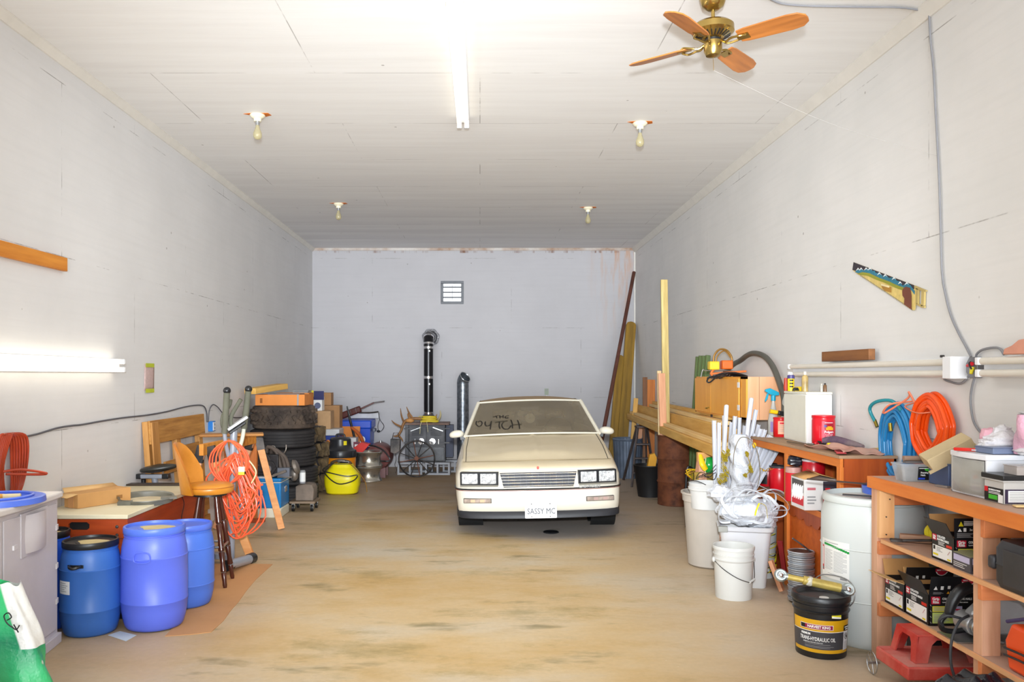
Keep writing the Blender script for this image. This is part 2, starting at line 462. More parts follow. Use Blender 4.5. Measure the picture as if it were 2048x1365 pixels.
def floor_mat():
    k = NT('stained_concrete'); v = k.coords(); f1 = k.coords((0.55, 1.0, 1))
    a = k.noise(f1, 0.9, 8, 0.62); b = k.noise(f1, 2.1, 8, 0.7); c = k.noise(v, 26, 5, 0.6)
    col = k.ramp(a, [(0.34, (196, 162, 106)), (0.5, (204, 178, 136)), (0.66, (202, 188, 164))])
    col = k.mix(k.ramp(b, [(0.52, G4(0)), (0.72, G4(0.55))]), col, (178, 144, 84))
    col = k.mix(k.ramp(k.noise(f1, 1.4, 7, 0.75), [(0.54, G4(0)), (0.66, G4(0.55))]), col, (140, 124, 72))
    sp = k.n('ShaderNodeSeparateXYZ'); k.l(v, sp.inputs[0])
    # pale dusty patch in front of and below the car
    dx = k.math('MULTIPLY', k.math('SUBTRACT', sp.outputs[0], 0.7), 0.85)
    dy = k.math('MULTIPLY', k.math('SUBTRACT', sp.outputs[1], 9.4), 0.62)
    r = k.math('SQRT', k.math('ADD', k.math('MULTIPLY', dx, dx), k.math('MULTIPLY', dy, dy)))
    r = k.math('ADD', r, k.math('MULTIPLY', k.math('SUBTRACT', b, 0.5), 0.5))
    col = k.mix(k.ramp(r, [(0.75, G4(0.85)), (1.25, G4(0))]), col, (180, 172, 168))
    # browner, darker concrete towards the back of the shop
    by = k.ramp(k.math('MULTIPLY', k.math('SUBTRACT', sp.outputs[1], 8.4), 0.35), [(0.0, G4(0)), (1.0, G4(0.75))])
    col = k.mix(by, col, (134, 108, 84))
    # greyer concrete near the door on the right
    gx = k.ramp(k.math('MULTIPLY', k.math('SUBTRACT', sp.outputs[0], 0.9), 0.9), [(0.0, G4(0)), (1.0, G4(0.6))])
    col = k.mix(gx, col, (196, 178, 160))
    gl = k.ramp(k.math('MULTIPLY', k.math('SUBTRACT', -1.1, sp.outputs[0]), 0.9), [(0.0, G4(0)), (1.0, G4(0.5))])
    col = k.mix(gl, col, (192, 168, 142))
    # dark oil blots
    ob = k.ramp(k.noise(k.coords((0.4, 1.1, 1)), 2.7, 5, 0.6), [(0.6, G4(0)), (0.7, G4(0.6))])
    col = k.mix(ob, col, (96, 92, 50))
    # chips of white paint
    vo = k.n('ShaderNodeTexVoronoi'); vo.inputs['Scale'].default_value = 7; k.l(v, vo.inputs['Vector'])
    col = k.mix(k.ramp(vo.outputs['Distance'], [(0.02, G4(0.5)), (0.035, G4(0))]), col, (238, 226, 204))
    col = k.mix(k.ramp(c, [(0.3, G4(0.12)), (0.7, G4(0))]), col, (110, 92, 66))
    k.l(col, k.b.inputs['Base Color'])
    k.l(k.ramp(b, [(0.3, G4(0.42)), (0.7, G4(0.62))]), k.b.inputs['Roughness'])
    k.b.inputs['Specular IOR Level'].default_value = 0.35
    k.bump(b, 0.08, 0.01); return k.m

struct(MB().box(XL-.1, XR+.1, YF-2, YB+.1, -0.1, 0, floor_mat()), 'floor')
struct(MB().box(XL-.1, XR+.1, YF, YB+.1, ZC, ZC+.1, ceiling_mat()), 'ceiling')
struct(MB().box(XL-.1, XL, YF, YB, 0, ZC, m_wl), 'wall_left')
struct(MB().box(XR, XR+.1, YF, YB, 0, ZC, m_wr), 'wall_right')
# back wall with a real opening for the louvred vent
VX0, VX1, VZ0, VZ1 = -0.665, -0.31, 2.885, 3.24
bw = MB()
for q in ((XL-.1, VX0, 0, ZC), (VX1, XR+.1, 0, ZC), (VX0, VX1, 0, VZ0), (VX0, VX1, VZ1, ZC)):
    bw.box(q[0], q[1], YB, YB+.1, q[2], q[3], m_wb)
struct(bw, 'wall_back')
m_trim = mat('painted_trim', (226, 222, 214), 0.6, var=0.05)
struct(MB().prism([(0, 0), (0.05, 0), (0.05, -0.012), (0.012, -0.06), (0, -0.06)], YF, YB, m_trim, T(XL, 0, ZC) @ RX(90) @ S(1, 1, -1)), 'trim_1')
struct(MB().prism([(0, 0), (-0.06, 0), (-0.06, -0.012), (-0.012, -0.075), (0, -0.075)], YF, YB, m_trim, T(XR, 0, ZC) @ RX(90) @ S(1, 1, -1)), 'trim_2')
struct(MB().box(XL, XR, YB-.02, YB, ZC-.045, ZC, mat('stained_trim', (214, 208, 202), 0.7, var=0.1, dust=(150, 108, 70), scale=5)), 'trim_3')
struct(MB().box(XR-.02, XR, YB-.02, YB, 0, ZC-.045, m_trim), 'trim_4')

# ---- louvred vent in the back wall
v_ = thing('wall_vent', 'small square louvred exhaust vent in a grey metal frame high on the back wall', 'vent', (-0.4875, YB, 2.86))
mfr = mat('vent_metal', (92, 94, 98), 0.5, 0.4, var=0.2)
fr = MB()
for q in ((-.2, .2, 0, .045), (-.2, .2, .355, .4), (-.2, -.155, .045, .355), (.155, .2, .045, .355)):
    fr.box(q[0], q[1], -.02, .03, q[2], q[3], mfr)
fr.build('frame', v_, bevel=.003)
for z in (.115, .205, .295):
    MB().box(-.155, .155, .0, .012, z-.013, z+.013, mfr).build('louvre', v_)
MB().box(-.004, .004, -.004, .0, .06, .34, mfr).build('pull_rod', v_)
MB().box(-.155, .155, .05, .053, .045, .355, mat('bright_outdoor_light', (250, 252, 255), 0.6, emit=1.6)).build('daylight_pane', v_)

# ---- fluorescent strips
TUBE_ON = mat('lit_fluorescent_tube', (255, 246, 226), 0.4, var=0, emit=0.8)
TUBE_WALL = mat('lit_wall_tube', (255, 247, 228), 0.4, var=0, emit=2.6)
TUBE_OFF = mat('unlit_fluorescent_tube', (226, 220, 208), 0.25, var=0.03)
ENAMEL = mat('white_enamel', (238, 238, 240), 0.35, var=0.03)
def strip(name, label, p, ln, R, mt, rz=90, ends=True):
    """strip light: local X along it, tubes on local +Z side"""
    t = thing(name, label, 'light', M=T(p) @ R)
    MB().prism([(-.055, 0), (.055, 0), (.055, .012), (.02, .045), (-.02, .045), (-.055, .012)], 0, ln, ENAMEL, RY(90) @ RZ(90)).build('housing', t, bevel=.002)
    for sgn in (-1, 1):
        MB().cyl((.03, sgn*.032, .072), (ln-.03, sgn*.032, .072), .019, mt, 20).build('tube', t)
        for x in (.0, ln-.03):
            MB().box(x, x+.03, sgn*.032-.02, sgn*.032+.02, .03, .095, ENAMEL).build('tube_holder', t, bevel=.004)
    return t
strip('ceiling_strip_light', 'long lit twin tube fluorescent strip running along the ceiling', (-.147, 4.72, ZC), 2.44, RZ(90) @ RX(180), TUBE_ON)
strip('wall_strip_light', 'lit twin tube fluorescent strip fixed low on the left wall above the grey cabinet', (XL, 4.2, 1.68), 2.43, RZ(90) @ RX(90), TUBE_WALL)
lamp('ceiling_strip_glow', 'AREA', (-.147, 5.94, 3.73), (0, 0, 0), 16, (1, .93, .80), .09, 2.3)
lamp('wall_strip_glow', 'AREA', (-2.84, 5.4, 1.68), (0, radians(-90), 0), 9, (1, .93, .78), .09, 2.3)

# ---- bulbs in porcelain holders
def bulb(px, py, label):
    d = 3696/(752-py); p = P(px, py, d); p.z = ZC
    t = thing('ceiling_bulb', label, 'light bulb', p)
    pw = mat('orange_bare_ply', (206, 112, 24), 0.7, var=0.2)
    MB().prism([(-.115, -.02), (-.03, -.045), (.10, -.04), (.115, .02), (.05, .06), (-.02, .055)], -.003, 0, pw).build('bare_patch', t)
    cer = mat('porcelain', (236, 228, 200), 0.25, var=0.04)
    MB().lathe([(0, -.003), (.062, -.003), (.066, -.012), (.05, -.03), (.032, -.036), (.03, -.062), (.0, -.062)][::-1], cer, 28).build('porcelain_holder', t)
    MB().lathe([(.019, -.062), (.019, -.082), (.017, -.083), (.017, -.094), (0, -.094)][::-1], STEEL, 20).build('screw_collar', t)
    gl = mat('dusty_bulb_glass', (206, 196, 158), 0.12, var=0.1, trans=0.55)
    MB().lathe([(.015, -.09), (.016, -.105), (.024, -.13), (.034, -.155), (.037, -.175), (.034, -.195), (.022, -.211), (0, -.217)][::-1], gl, 24, close=False).build('glass_bulb', t)
bulb(515, 229, 'bare bulb in a porcelain holder, ceiling left of the lit strip, nearer one')
bulb(1280, 245, 'bare bulb in a porcelain holder, ceiling right side, nearer one below the fan')
bulb(677, 407, 'bare bulb in a porcelain holder, far left of the ceiling towards the back wall')
bulb(1176, 415, 'bare bulb in a porcelain holder, far right of the ceiling towards the back wall')

# ---- ceiling fan
fan = thing('ceiling_fan', 'brass ceiling fan with four oak blades hanging near the right wall', 'ceiling fan', (1.35, 4.78, ZC))
BRASS = mat('antique_brass', (176, 148, 84), 0.22, 0.95, var=0.12)
MB().lathe([(0, 0), (.075, 0), (.078, -.05), (.06, -.10), (.03, -.12), (0, -.122)][::-1], BRASS, 32).build('canopy', fan)
MB().cyl((0, 0, -.11), (0, 0, -.20), .011, BRASS).build('downrod', fan)
mo = MB().lathe([(0, -.185), (.03, -.19), (.10, -.20), (.118, -.215), (.12, -.25), (.105, -.262), (.06, -.285), (.05, -.29), (0, -.29)][::-1], BRASS, 40)
for k in range(26):
    a = k*2*pi/26; mo.bar((cos(a)*.063, sin(a)*.063, -.2845), (cos(a)*.1, sin(a)*.1, -.2665), .006, .004, BLKPL)
mo.build('motor_housing', fan)
MB().lathe([(.045, -.285), (.045, -.31), (0, -.31)][::-1], BLKPL, 28).build('flywheel', fan)
MB().lathe([(.052, -.305), (.052, -.36), (.04, -.385), (.015, -.392), (0, -.392)][::-1], BRASS, 32).build('switch_housing', fan)
oak = wood('oak_blade', (198, 124, 58), (150, 88, 38), 'X', rough=0.35, knots=False)
for k in range(4):
    b = MB().prism([(.155, -.05), (.2, -.06), (.44, -.068), (.50, -.06), (.535, -.03), (.54, .0), (.535, .03), (.50, .06), (.44, .068), (.2, .06), (.155, .05)], -.004, .004, oak, T(0, 0, -.312) @ RX(-14))
    ob = b.build('blade', fan, bevel=.0015); ob.matrix_basis = RZ(-40+90*k)
    ir = MB()
    for sg in (-1, 1):
        ir.tube([(.045, 0, -.30), (.08, sg*.012, -.328), (.12, sg*.03, -.322), (.17, sg*.036, -.318+sg*.008), (.2, sg*.012, -.318)], .0065, BRASS, 8)
    ir.cb((.18, 0, -.3185), (.07, .05, .005), BRASS, RX(-14))
    c = ir.build('blade_iron', fan); c.matrix_basis = RZ(-40+90*k)
fp = Vector((1.35, 4.78, ZC-.385)); hook = Rr(1875, 312)
MB().tube([(0, 0, -.39), (.003, 0, -.44), (.004, .001, -.47)], .0016, BRASS, 5).build('pull_chain', fan)
e0 = Vector((1.354, 4.781, ZC-.47))
o = MB().tube([e0, e0.lerp(hook, .5)+Vector((0, 0, -.05)), hook], .0006, mat('pale_string', (176, 172, 168), .8), 5, sm=8).build('pull_string')
tag(o, 'thin pale string from the fan pull chain to the cable on the right wall', 'string')
# ================================================================ LEFT SIDE
# ---- grey resin cabinet
RESIN = mat('grey_resin', (206, 200, 204), 0.5, var=0.05)
cb_ = thing('resin_cabinet', 'tall grey resin cabinet with bowed doors, front left against the wall', 'cabinet', (-2.735, 4.4, 0))
def bowx(y):            # bowed front, y in -0.75..0.55
    return 0.20+0.045*(1-((y+0.1)/0.65)**2)
ys = [-.75+1.3*i/16 for i in range(17)]
out = [(bowx(y), y) for y in ys]
MB().prism([(-.2, .55), (-.2, -.75)]+out, .05, .865, RESIN).build('body', cb_, bevel=.004)
MB().prism([(-.2, .57), (-.2, -.77)]+[(x+.02, y*1.02) for x, y in out], 0, .06, RESIN).build('base', cb_, bevel=.004)
MB().prism([(-.2, .575), (-.2, -.775)]+[(x+.028, y*1.025) for x, y in out], .87, .905, mat('pale_resin_top', (222, 216, 212), 0.5, var=0.05)).build('top', cb_, bevel=.008)
for y0, y1 in ((-.1, .52),):
    d = MB().prism([(bowx(y)-.002, y) for y in [y0+(y1-y0)*i/8 for i in range(9)]]+[(bowx(y)+.008, y) for y in [y1-(y1-y0)*i/8 for i in range(9)]], .09, .84, RESIN).build('door', cb_, bevel=.003)
    h = MB()
    h.prism([(bowx(.08)+.006, .06), (bowx(.08)+.014, .06), (bowx(.36)+.014, .37), (bowx(.36)+.006, .37)], .61, .85, RESIN)
    h.grid(lambda u, v: (bowx(.26)+.012+.045*sin(pi*u)*(0.55+.45*sin(pi*v)), .08+.26*u, .625+.21*v), 12, 6, RESIN)
    h.grid(lambda u, v: (bowx(.26)+.002+.045*sin(pi*u)*(0.55+.45*sin(pi*v)), .08+.26*u, .625+.21*v), 12, 6, RESIN, flip=True)
    h.build('handle', d)
MB().prism([(bowx(y)-.002, y) for y in [-.72+.6*i/8 for i in range(9)]]+[(bowx(y)+.008, y) for y in [-.12-.6*i/8 for i in range(9)]], .09, .84, RESIN).build('door', cb_, bevel=.003)
for z in (.24, .45, .68):
    nt = MB(); nt.prism([(.19, .50), (.222, .50), (.205, .552), (.19, .552)], z, z+.03, mat('pale_resin', (228, 224, 226), .5, var=.03))
    nt.build('moulded_catch', cb_); nt = MB(); nt.prism([(.19, -.02), (.262, -.02), (.248, .05), (.19, .05)], z-.01, z+.015, mat('pale_resin', (228, 224, 226), .5, var=.03)); nt.build('moulded_catch', cb_)


def blue(c, n): return mat(n, c, 0.38, var=0.06, scale=3)
# ---- lid on cabinet with sponge and sandpaper
lid = thing('drum_cover', 'large blue plastic drum lid lying on the grey cabinet', 'lid', (-2.64, 4.52, .905))
BL = blue((84, 116, 220), 'bright_blue_plastic')
MB().lathe([(0, .012), (.16, .012), (.165, .03), (.20, .03), (.215, .034), (.232, .03), (.236, .0), (.226, 0), (.2, .005), (0, .003)][::-1], BL, 48).build('disc', lid)
MB().torus((0, 0, .035), .168, .008, BL, 48, 8).build('raised_ring', lid)
o = MB().box(-.075, .075, -.05, .05, 0, .035, mat('orange_sponge', (238, 172, 74), .9, var=.15, bump=.4), RZ(8)).build('sponge', M=T(-2.67, 4.47, .918) , bevel=.008)
tag(o, 'orange sponge block lying on the blue lid', 'sponge')
o = MB().cyl((-.03, 0, .018), (.06, .03, .018), .018, mat('cream_wax', (224, 206, 160), .7)).build('cork_stick', M=T(-2.58, 4.5, .918), bevel=.004)
tag(o, 'cream coloured stub beside the orange sponge on the blue lid', 'stub')
# ---- hose hanging on the wall at the frame edge
RH = mat('translucent_red_hose', (168, 58, 30), 0.2, var=.2)
h = MB()
for k in range(7):
    y0 = 5.05+.012*k
    h.tube([(XL+.03+.004*k, y0-.05, 1.22), (XL+.04, y0-.02+.006*k, 1.24), (XL+.035+.006*k, y0+.05+.008*k, 1.21), (XL+.03+.005*k, y0+.075+.008*k, 1.05), (XL+.03, y0+.07+.006*k, .88), (XL+.03, y0, .83), (XL+.03, y0-.07, .87), (XL+.03, y0-.09, 1.05)], .0085, RH, 8, closed=True)
h.tube([(XL+.06, 4.98, 1.02), (XL+.12, 5.05, 1.025), (XL+.2, 5.12, 1.005), (XL+.24, 5.14, .99), (XL+.2, 5.14, .985), (XL+.12, 5.1, .99), (XL+.05, 5.03, 1.0)], .008, RH, 8)
tag(h.build('coiled_hose'), 'translucent red-brown hose coiled on a nail above the grey cabinet', 'hose')

# ---- wood board, wall cable, taped paper, outlet
o = board('wall_board', 'varnished orange wooden board nailed high on the left wall', 'board', (XL+.02, 4.9, 2.375), (XL+.02, 5.81, 2.382), .032, .095, wood('varnished_board', (226, 150, 52), (192, 112, 24), 'X'))
cab = [L(0, 882), L(35, 876), L(70, 869), L(110, 857), L(140, 852), L(160, 850), L(205, 842), L(245, 836), L(290, 831), L(330, 824), L(365, 815), L(390, 811), L(405, 813), L(411, 826), L(412, 845)]
for p in cab: p.x += .012
GC = mat('grey_cable', (86, 86, 92), .5, var=.1)
o = MB().tube(cab, .007, GC, 8, sm=5).build('wall_cable'); tag(o, 'grey cable sagging along the left wall to the blue outlet box', 'cable')
c2 = [L(413, 845), L(415, 822), L(422, 810), L(432, 815), L(445, 829), L(470, 836), L(500, 832)]
for p in c2: p.x += .02
o = MB().tube(c2, .006, GC, 8).build('wall_cable'); tag(o, 'dark cable rising from the blue outlet box and running towards the tyres', 'cable')
ob = L(419, 853); 
t = thing('outlet_box', 'small blue plastic outlet box on the left wall above the pallet side', 'outlet', (XL, ob.y, ob.z-.055))
MB().box(0, .05, -.05, .05, 0, .11, mat('outlet_blue', (40, 128, 214), .4)).build('box', t, bevel=.004)
oc = MB(); oc.box(.05, .056, -.04, .04, .01, .1, ENAMEL)
for z in (.035, .075): oc.box(.056, .058, -.014, .014, z-.012, z+.012, GREYP)
oc.build('cover', t)
pp = thing('taped_paper', 'pinkish paper strip held to the left wall with green tape', 'paper', (XL+.002, 7.33, 1.45))
PT = mat('printed_pink_paper', (196, 170, 166), .8, var=.12, scale=40)
MB().grid(lambda u, v: (.002+.008*sin(pi*u)*sin(pi*v), -.12+.22*u+.01*v, .02+.235*v), 6, 6, PT).build('sheet', pp, solid=.001)
for z in (0, .225): MB().box(.009, .0105, -.10, .085, z, z+.035, mat('green_tape', (190, 200, 40), .5)).build('tape', pp)

# ---- blue barrels
def barrel(name, label, x, y, r, h, c, lidc, kind, rz=0, group='blue plastic barrels'):
    t = thing(name, label, 'barrel', (x, y, .0045 if x > -2.2 else 0), rz, group)
    prof = [(0, 0), (.78, 0), (.83, .006), (.88, .03), (.93, .09), (.975, .17), (1, .265), (1.012, .27), (1.012, .276), (1, .281), (1.0, .5), (.995, .70), (1.007, .705), (1.007, .712), (.99, .717), (.965, .80), (.92, .87), (.885, .895), (.875, .905), (.905, .908), (.905, .918), (.875, .921), (.875, .95), (0, .95)]
    MB().lathe([(a*r, b*h) for a, b in prof], c, 56).build('body', t)
    lm = MB().lathe([(a*r, b*h) for a, b in [(0, .94), (.885, .94), (.905, .932), (.925, .94), (.93, .985), (.91, 1.0), (.85, 1.0), (.83, .975), (.5, .972), (.48, .978), (0, .978)]], lidc, 56)
    lo = lm.build('lid', t)
    dustm = mat('dried_mud_on_lid', (196, 178, 130), .9, var=.25, bump=.3)
    if kind != 'clean':
        MB().prism([(r*.5*cos(a)*(1+.25*sin(3*a+rz)), r*.42*sin(a)) for a in [k*2*pi/18 for k in range(18)]], .978*h, .978*h+.0015, dustm, T(.02, -.02, 0)).build('dust_patch', lo)
    if kind == 'black':
        hd = MB(); R = r*.985
        a0 = -.07
        pts = [(R*sin(a0+q)*1.01+ (0), -(R+o2)*cos(a0+q), h*.765+dz) for q, o2, dz in ((-.2, -.01, .004), (-.16, .022, .002), (0, .034, -.004), (.16, .022, .002), (.2, -.01, .004))]
        hd.tube(pts, .009, BLKPL, 8); hd.patch(R, -.05, .05, h*.75, h*.785, BLKPL, off=.003, a0=a0)
        hd.build('handle', t)
    else:
        hd = MB(); R = r
        hd.tube([(R*sin(q)*1.0, -(R+.003)*cos(q), h*.715+dz) for q, dz in [(-.06+.02, .045), (-.22, .035), (-.24, -.01), (0, -.02), (.24, -.01), (.22, .035), (.04, .045)]], .004, c, 6, closed=True)
        hd.build('embossed_grip', t)
    return t
b1 = barrel('blue_barrel', 'small blue barrel with a black lid and white label, nearest the grey cabinet', -2.44, 5.17, .177, .575, blue((58, 112, 196), 'mid_blue_plastic'), BLKPL, 'black')
lb = MB(); R = .177
lb.patch(R, -.14, -.045, .27, .35, WHITE, off=.003)
[lb.patch(R, -.13, x_, z_, z_+.003, GREYP, off=.004) for x_, z_ in ((-.075, .335), (-.06, .322), (-.07, .31), (-.085, .298), (-.07, .286))]
lb.build('white_label', b1)
barrel('blue_barrel', 'violet-blue barrel with a blue lid, the front and biggest of the blue barrels', -2.085, 5.285, .202, .64, blue((92, 112, 226), 'violet_blue_plastic'), BL, 'blue', rz=0)
barrel('blue_barrel', 'blue barrel with a blue lid standing behind the biggest barrel beside the bar stool', -2.06, 5.78, .19, .565, blue((74, 116, 214), 'deep_blue_plastic'), BL, 'clean')
barrel('blue_barrel', 'blue barrel with a black lid mostly hidden behind the grey cabinet', -2.762, 5.262, .146, .615, blue((44, 96, 214), 'strong_blue_plastic'), BLKPL, 'black')

# ---- table football / air hockey cabinet table
GT = thing('game_table', 'low reddish-brown game table with a cream top and black feet along the left wall', 'table', (-2.625, 5.42, 0))
RW = wood('reddish_veneer', (186, 78, 28), (150, 54, 16), 'X', rough=.35, knots=False)
RWY = wood('reddish_veneer_side', (176, 70, 24), (140, 48, 14), 'Y', rough=.35, knots=False)
CT = mat('cream_laminate', (232, 224, 196), .5, var=.06, dust=(210, 196, 160), scale=2)
HS = .31
# end panel with an oval hand hole
def oval(cx, cz, a, b, n=20): return [(cx+(a-b if cos(q) > 0 else -(a-b))*(1 if abs(cos(q)) > 1e-6 else 0)+b*cos(q), cz+b*sin(q)) for q in [2*pi*k/n for k in range(n)]]
ep = MB()
for q in ((-HS, -.085, .07, .655), (.065, HS, .07, .655), (-.085, .065, .07, .585), (-.085, .065, .637, .655)): ep.box(q[0], q[1], 0, .018, q[2], q[3], RW)
for sx_, x_ in ((1, .065), (-1, -.085)): ep.prism([(x_, .585), (x_, .637), (x_-sx_*.024, .637), (x_-sx_*.006, .624), (x_-sx_*.006, .598), (x_-sx_*.024, .585)], -.018, 0, RW, FACE_F)
e = ep.build('end_panel', GT)
sc_ = MB()
for z in (.607, .552): sc_.ball((.24, -.001, z), (.011, .006, .011), IRON, 12, 8)
sc_.box(-HS, HS, -.0015, 0, .527, .53, mat('dark_seam', (70, 26, 10), .6)); sc_.build('bolt', e)
MB().box(-HS+.01, HS-.01, .018, .25, .3, .652, mat('dark_interior', (12, 10, 10), .8)).build('inner_box', GT)
sp = MB(); sp.box(HS-.018, HS, .018, 1.5, .07, .655, RWY); sp.build('side_panel', GT)
MB().box(-HS, -HS+.018, .018, 1.5, .07, .655, RWY).build('side_panel', GT)
MB().box(-HS, HS, 1.5, 1.518, .07, .655, RW).build('end_panel', GT)
tp = MB(); tp.box(-HS, HS, 0, 1.52, .657, .685, CT); tp.build('top', GT, bevel=.003)
MB().box(-HS, HS, 1.42, 1.52, .685, .70, mat('dark_rail', (58, 46, 36), .5)).build('end_rail', GT, bevel=.002)
for x in (-HS+.03, HS-.03):
    for y in (.03, 1.49): MB().box(x-.03, x+.03, y-.03, y+.03, 0, .07, BLKPL).build('foot', GT, bevel=.004)
MB().tube([(HS+.004, .98, .66), (HS+.012, 1.0, .6), (HS+.004, .97, .5), (HS+.01, .99, .42)], .003, BLKPL, 6).build('cord', GT)
MB().box(HS, HS+.02, .62, .86, .40, .46, mat('white_rail', (206, 200, 190), .5)).build('ball_return', GT, bevel=.003)

# ---- long cardboard box on the table
cx = thing('cardboard_box', 'long narrow open cardboard box lying on the cream game table', 'box', M=T(-2.72, 5.88, .686) @ RZ(60))
m = MB(); m.box(-.21, .21, -.075, .075, 0, .10, CARD); 
m.rect(FACE_F @ T(0, 0, .0755), .09, .14, .03, .055, mat('cardboard_print', (150, 104, 54), .8)); m.build('carton', cx, bevel=.002)
MB().add([(-.21, .075, .10), (.21, .075, .10), (.19, .10, .125), (-.2, .11, .13)], [(0, 1, 2, 3)], CARDIN).build('flap', cx, solid=.003)
MB().add([(-.21, -.075, .10), (-.21, .075, .10), (-.28, .06, .085), (-.28, -.06, .08)], [(0, 1, 2, 3)], CARDIN).build('flap', cx, solid=.003)
MB().box(-.212, -.21, -.03, .03, .0, .1, mat('brown_tape', (206, 150, 96), .3)).build('tape', cx)
# ---- grey tray rim on the table
rm = MB()
RIM = mat('dusty_grey_plastic', (104, 102, 92), .4, var=.35)
pr_ = [(1, 0), (1.03, .028), (1.09, .036), (1.10, .030), (1.06, .022), (1.05, -.004), (1.0, -.006)]
def rimf(u, v):
    a = 2*pi*u; q = v*7; i = int(q+.5) % 7
    return (.175*cos(a)*pr_[i][0], .15*sin(a)*pr_[i][0], pr_[i][1])
rm.grid(rimf, 48, 7, RIM, cu=True, cv=True)
rm.box(-.15, -.06, -.16, -.11, -.006, .03, RIM, RZ(-14)); rm.box(.10, .21, -.09, -.03, .026, .036, RIM)
o = rm.build('oval_tray', M=T(-2.42, 5.98, .694) @ RZ(20) @ RX(6)); tag(o, 'grey oval plastic tray rim resting on the edge of the game table', 'rim')

# ---- pallet leaning on the wall
pl = thing('wooden_pallet', 'weathered broken wooden pallet leaning on the left wall behind the game table', 'pallet', M=T(XL+.09, 7.86, 0) @ RY(-4))
PW = wood('pallet_wood', (206, 150, 74), (150, 98, 40), 'Y', scale=1.2)
PWZ = wood('pallet_wood_z', (210, 154, 84), (158, 104, 46), 'Z', scale=1.2)
for y0, y1, z0, z1 in ((-.70, .70, 1.0, 1.205), (-.42, .40, .71, .82), (-.68, .68, .44, .56), (-.68, .68, .22, .34), (-.68, .68, .05, .17), (.0, .5, .76, .93)):
    MB().box(.05, .07, y0, y1, z0, z1, PW).build('slat', pl, bevel=.003)
for y in (-.66, .0, .62):
    MB().box(0, .05, y-.05, y+.05, .03, 1.2, PWZ).build('stringer', pl, bevel=.003)
MB().box(.07, .085, -.70, -.55, .72, 1.19, PWZ).build('broken_slat', pl, bevel=.003)

# ---- bar stool
bs = thing('bar_stool', 'bar stool with tan vinyl seat and back on dark turned legs', 'bar stool', (-2.075, 6.33, .0045), 6)
VIN = mat('tan_vinyl', (200, 128, 38), .32, var=.12, dust=(216, 146, 62), scale=4)
VIND = mat('tan_vinyl_edge', (176, 104, 30), .35, var=.1)
MB().lathe([(0, .70), (.165, .70), (.178, .715), (.182, .735), (.178, .75), (.16, .768), (.10, .778), (0, .782)], VIN, 40).build('seat', bs)
MB().torus((0, 0, .748), .18, .004, VIND, 40, 6).build('piping', bs)
def backf(off):
    def fn(u, v):
        a = radians(180-66+132*u); hh = .385*(1-abs(2*u-1)**2.6*.62)
        r = .19+off+.055*v
        return (r*cos(a), r*sin(a)*(1-.0*v), .70+v*(hh))
    return fn
bk = MB(); bk.grid(backf(.018), 24, 10, VIN); bk.grid(backf(0), 24, 10, VIN, flip=True)
N = 24; o1 = [backf(.018)(i/N, 1) for i in range(N+1)]; o2 = [backf(0)(i/N, 1) for i in range(N+1)]
for a_, b_ in ((1, 1),): bk.add(o1+o2, [(i, i+1, N+2+i, N+1+i) for i in range(N)], VIND)
for e_ in (0, 1):
    p1 = [backf(.018)(e_, j/10) for j in range(11)]; p2 = [backf(0)(e_, j/10) for j in range(11)]
    bk.add(p1+p2, [(i, i+1, 12+i, 11+i) for i in range(10)], VIND)
bk.build('backrest', bs)
DL = mat('dark_turned_wood', (74, 36, 26), .2, var=.3); 
MB().lathe([(0, .68), (.13, .68), (.13, .70), (0, .70)], BLKPL, 30).build('swivel_plate', bs)
for k in range(4):
    a = radians(45+90*k); top = Vector((.085*cos(a), .085*sin(a), .69)); ft = Vector((.205*cos(a), .205*sin(a), 0))
    d = ft-top; M = T(top) @ d.to_track_quat('Z', 'Y').to_matrix().to_4x4(); ln = d.length
    pr = [(0, 0), (.017, 0), (.018, .14*ln), (.023, .3*ln), (.015, .315*ln), (.022, .33*ln), (.018, .47*ln), (.024, .6*ln), (.015, .615*ln), (.022, .63*ln), (.016, .74*ln), (.022, .82*ln), (.014, .835*ln), (.019, .85*ln), (.0155, .93*ln), (.017, .97*ln), (.013, ln), (0, ln)]
    lg = MB().lathe(pr, DL, 18, M).build('leg', bs)
    for q in (.315, .615, .835): MB().lathe([(.0155, q*ln-.003), (.0185, q*ln), (.0155, q*ln+.003)], STEEL, 16, M).build('ring', lg)
fr_ = MB(); zz = .30; rr = .085+.12*(1-zz/.69)+.012
fr_.tube([(rr*cos(radians(45+90*k))*1.02, rr*sin(radians(45+90*k))*1.02, zz) for k in range(4)], .01, STEEL, 8, closed=True, sm=1)
fr_.build('footrest', bs)

# ---- upright exerciser (column, arms, seat, stabilisers)
ex = thing('exercise_machine', 'grey upright exercise machine with tall foam-covered arms and a black saddle', 'exercise machine', (-2.06, 6.95, 0))
GM = mat('silver_grey_paint', (160, 166, 178), .35, .3, var=.1)
FOAM = mat('olive_foam_grip', (92, 92, 78), .8, var=.2)
X0 = Vector((-2.06, 6.95, 0))
def E(px, py, d): return P(px, py, d)-X0
MB().tube([E(462, 1118, 7.0), E(464, 980, 6.98), E(467, 880, 6.95), E(468, 858, 6.95)], .03, GM, 14, sm=3).build('column', ex)
MB().tube([E(486, 1060, 7.02), E(480, 960, 7.0), E(474, 900, 6.98)], .022, GM, 12, sm=3).build('strut', ex)
st_ = MB(); st_.cyl(E(457, 1131, 6.62), E(502, 1118, 7.05), .04, GM, 16); st_.build('stabiliser', ex)
for a_, b_ in ((E(452, 1133, 6.6), E(462, 1130, 6.68)), (E(496, 1120, 7.0), E(506, 1116, 7.1))):
    MB().cyl(a_, b_, .046, BLKPL, 18).build('end_cap', ex, bevel=.006)
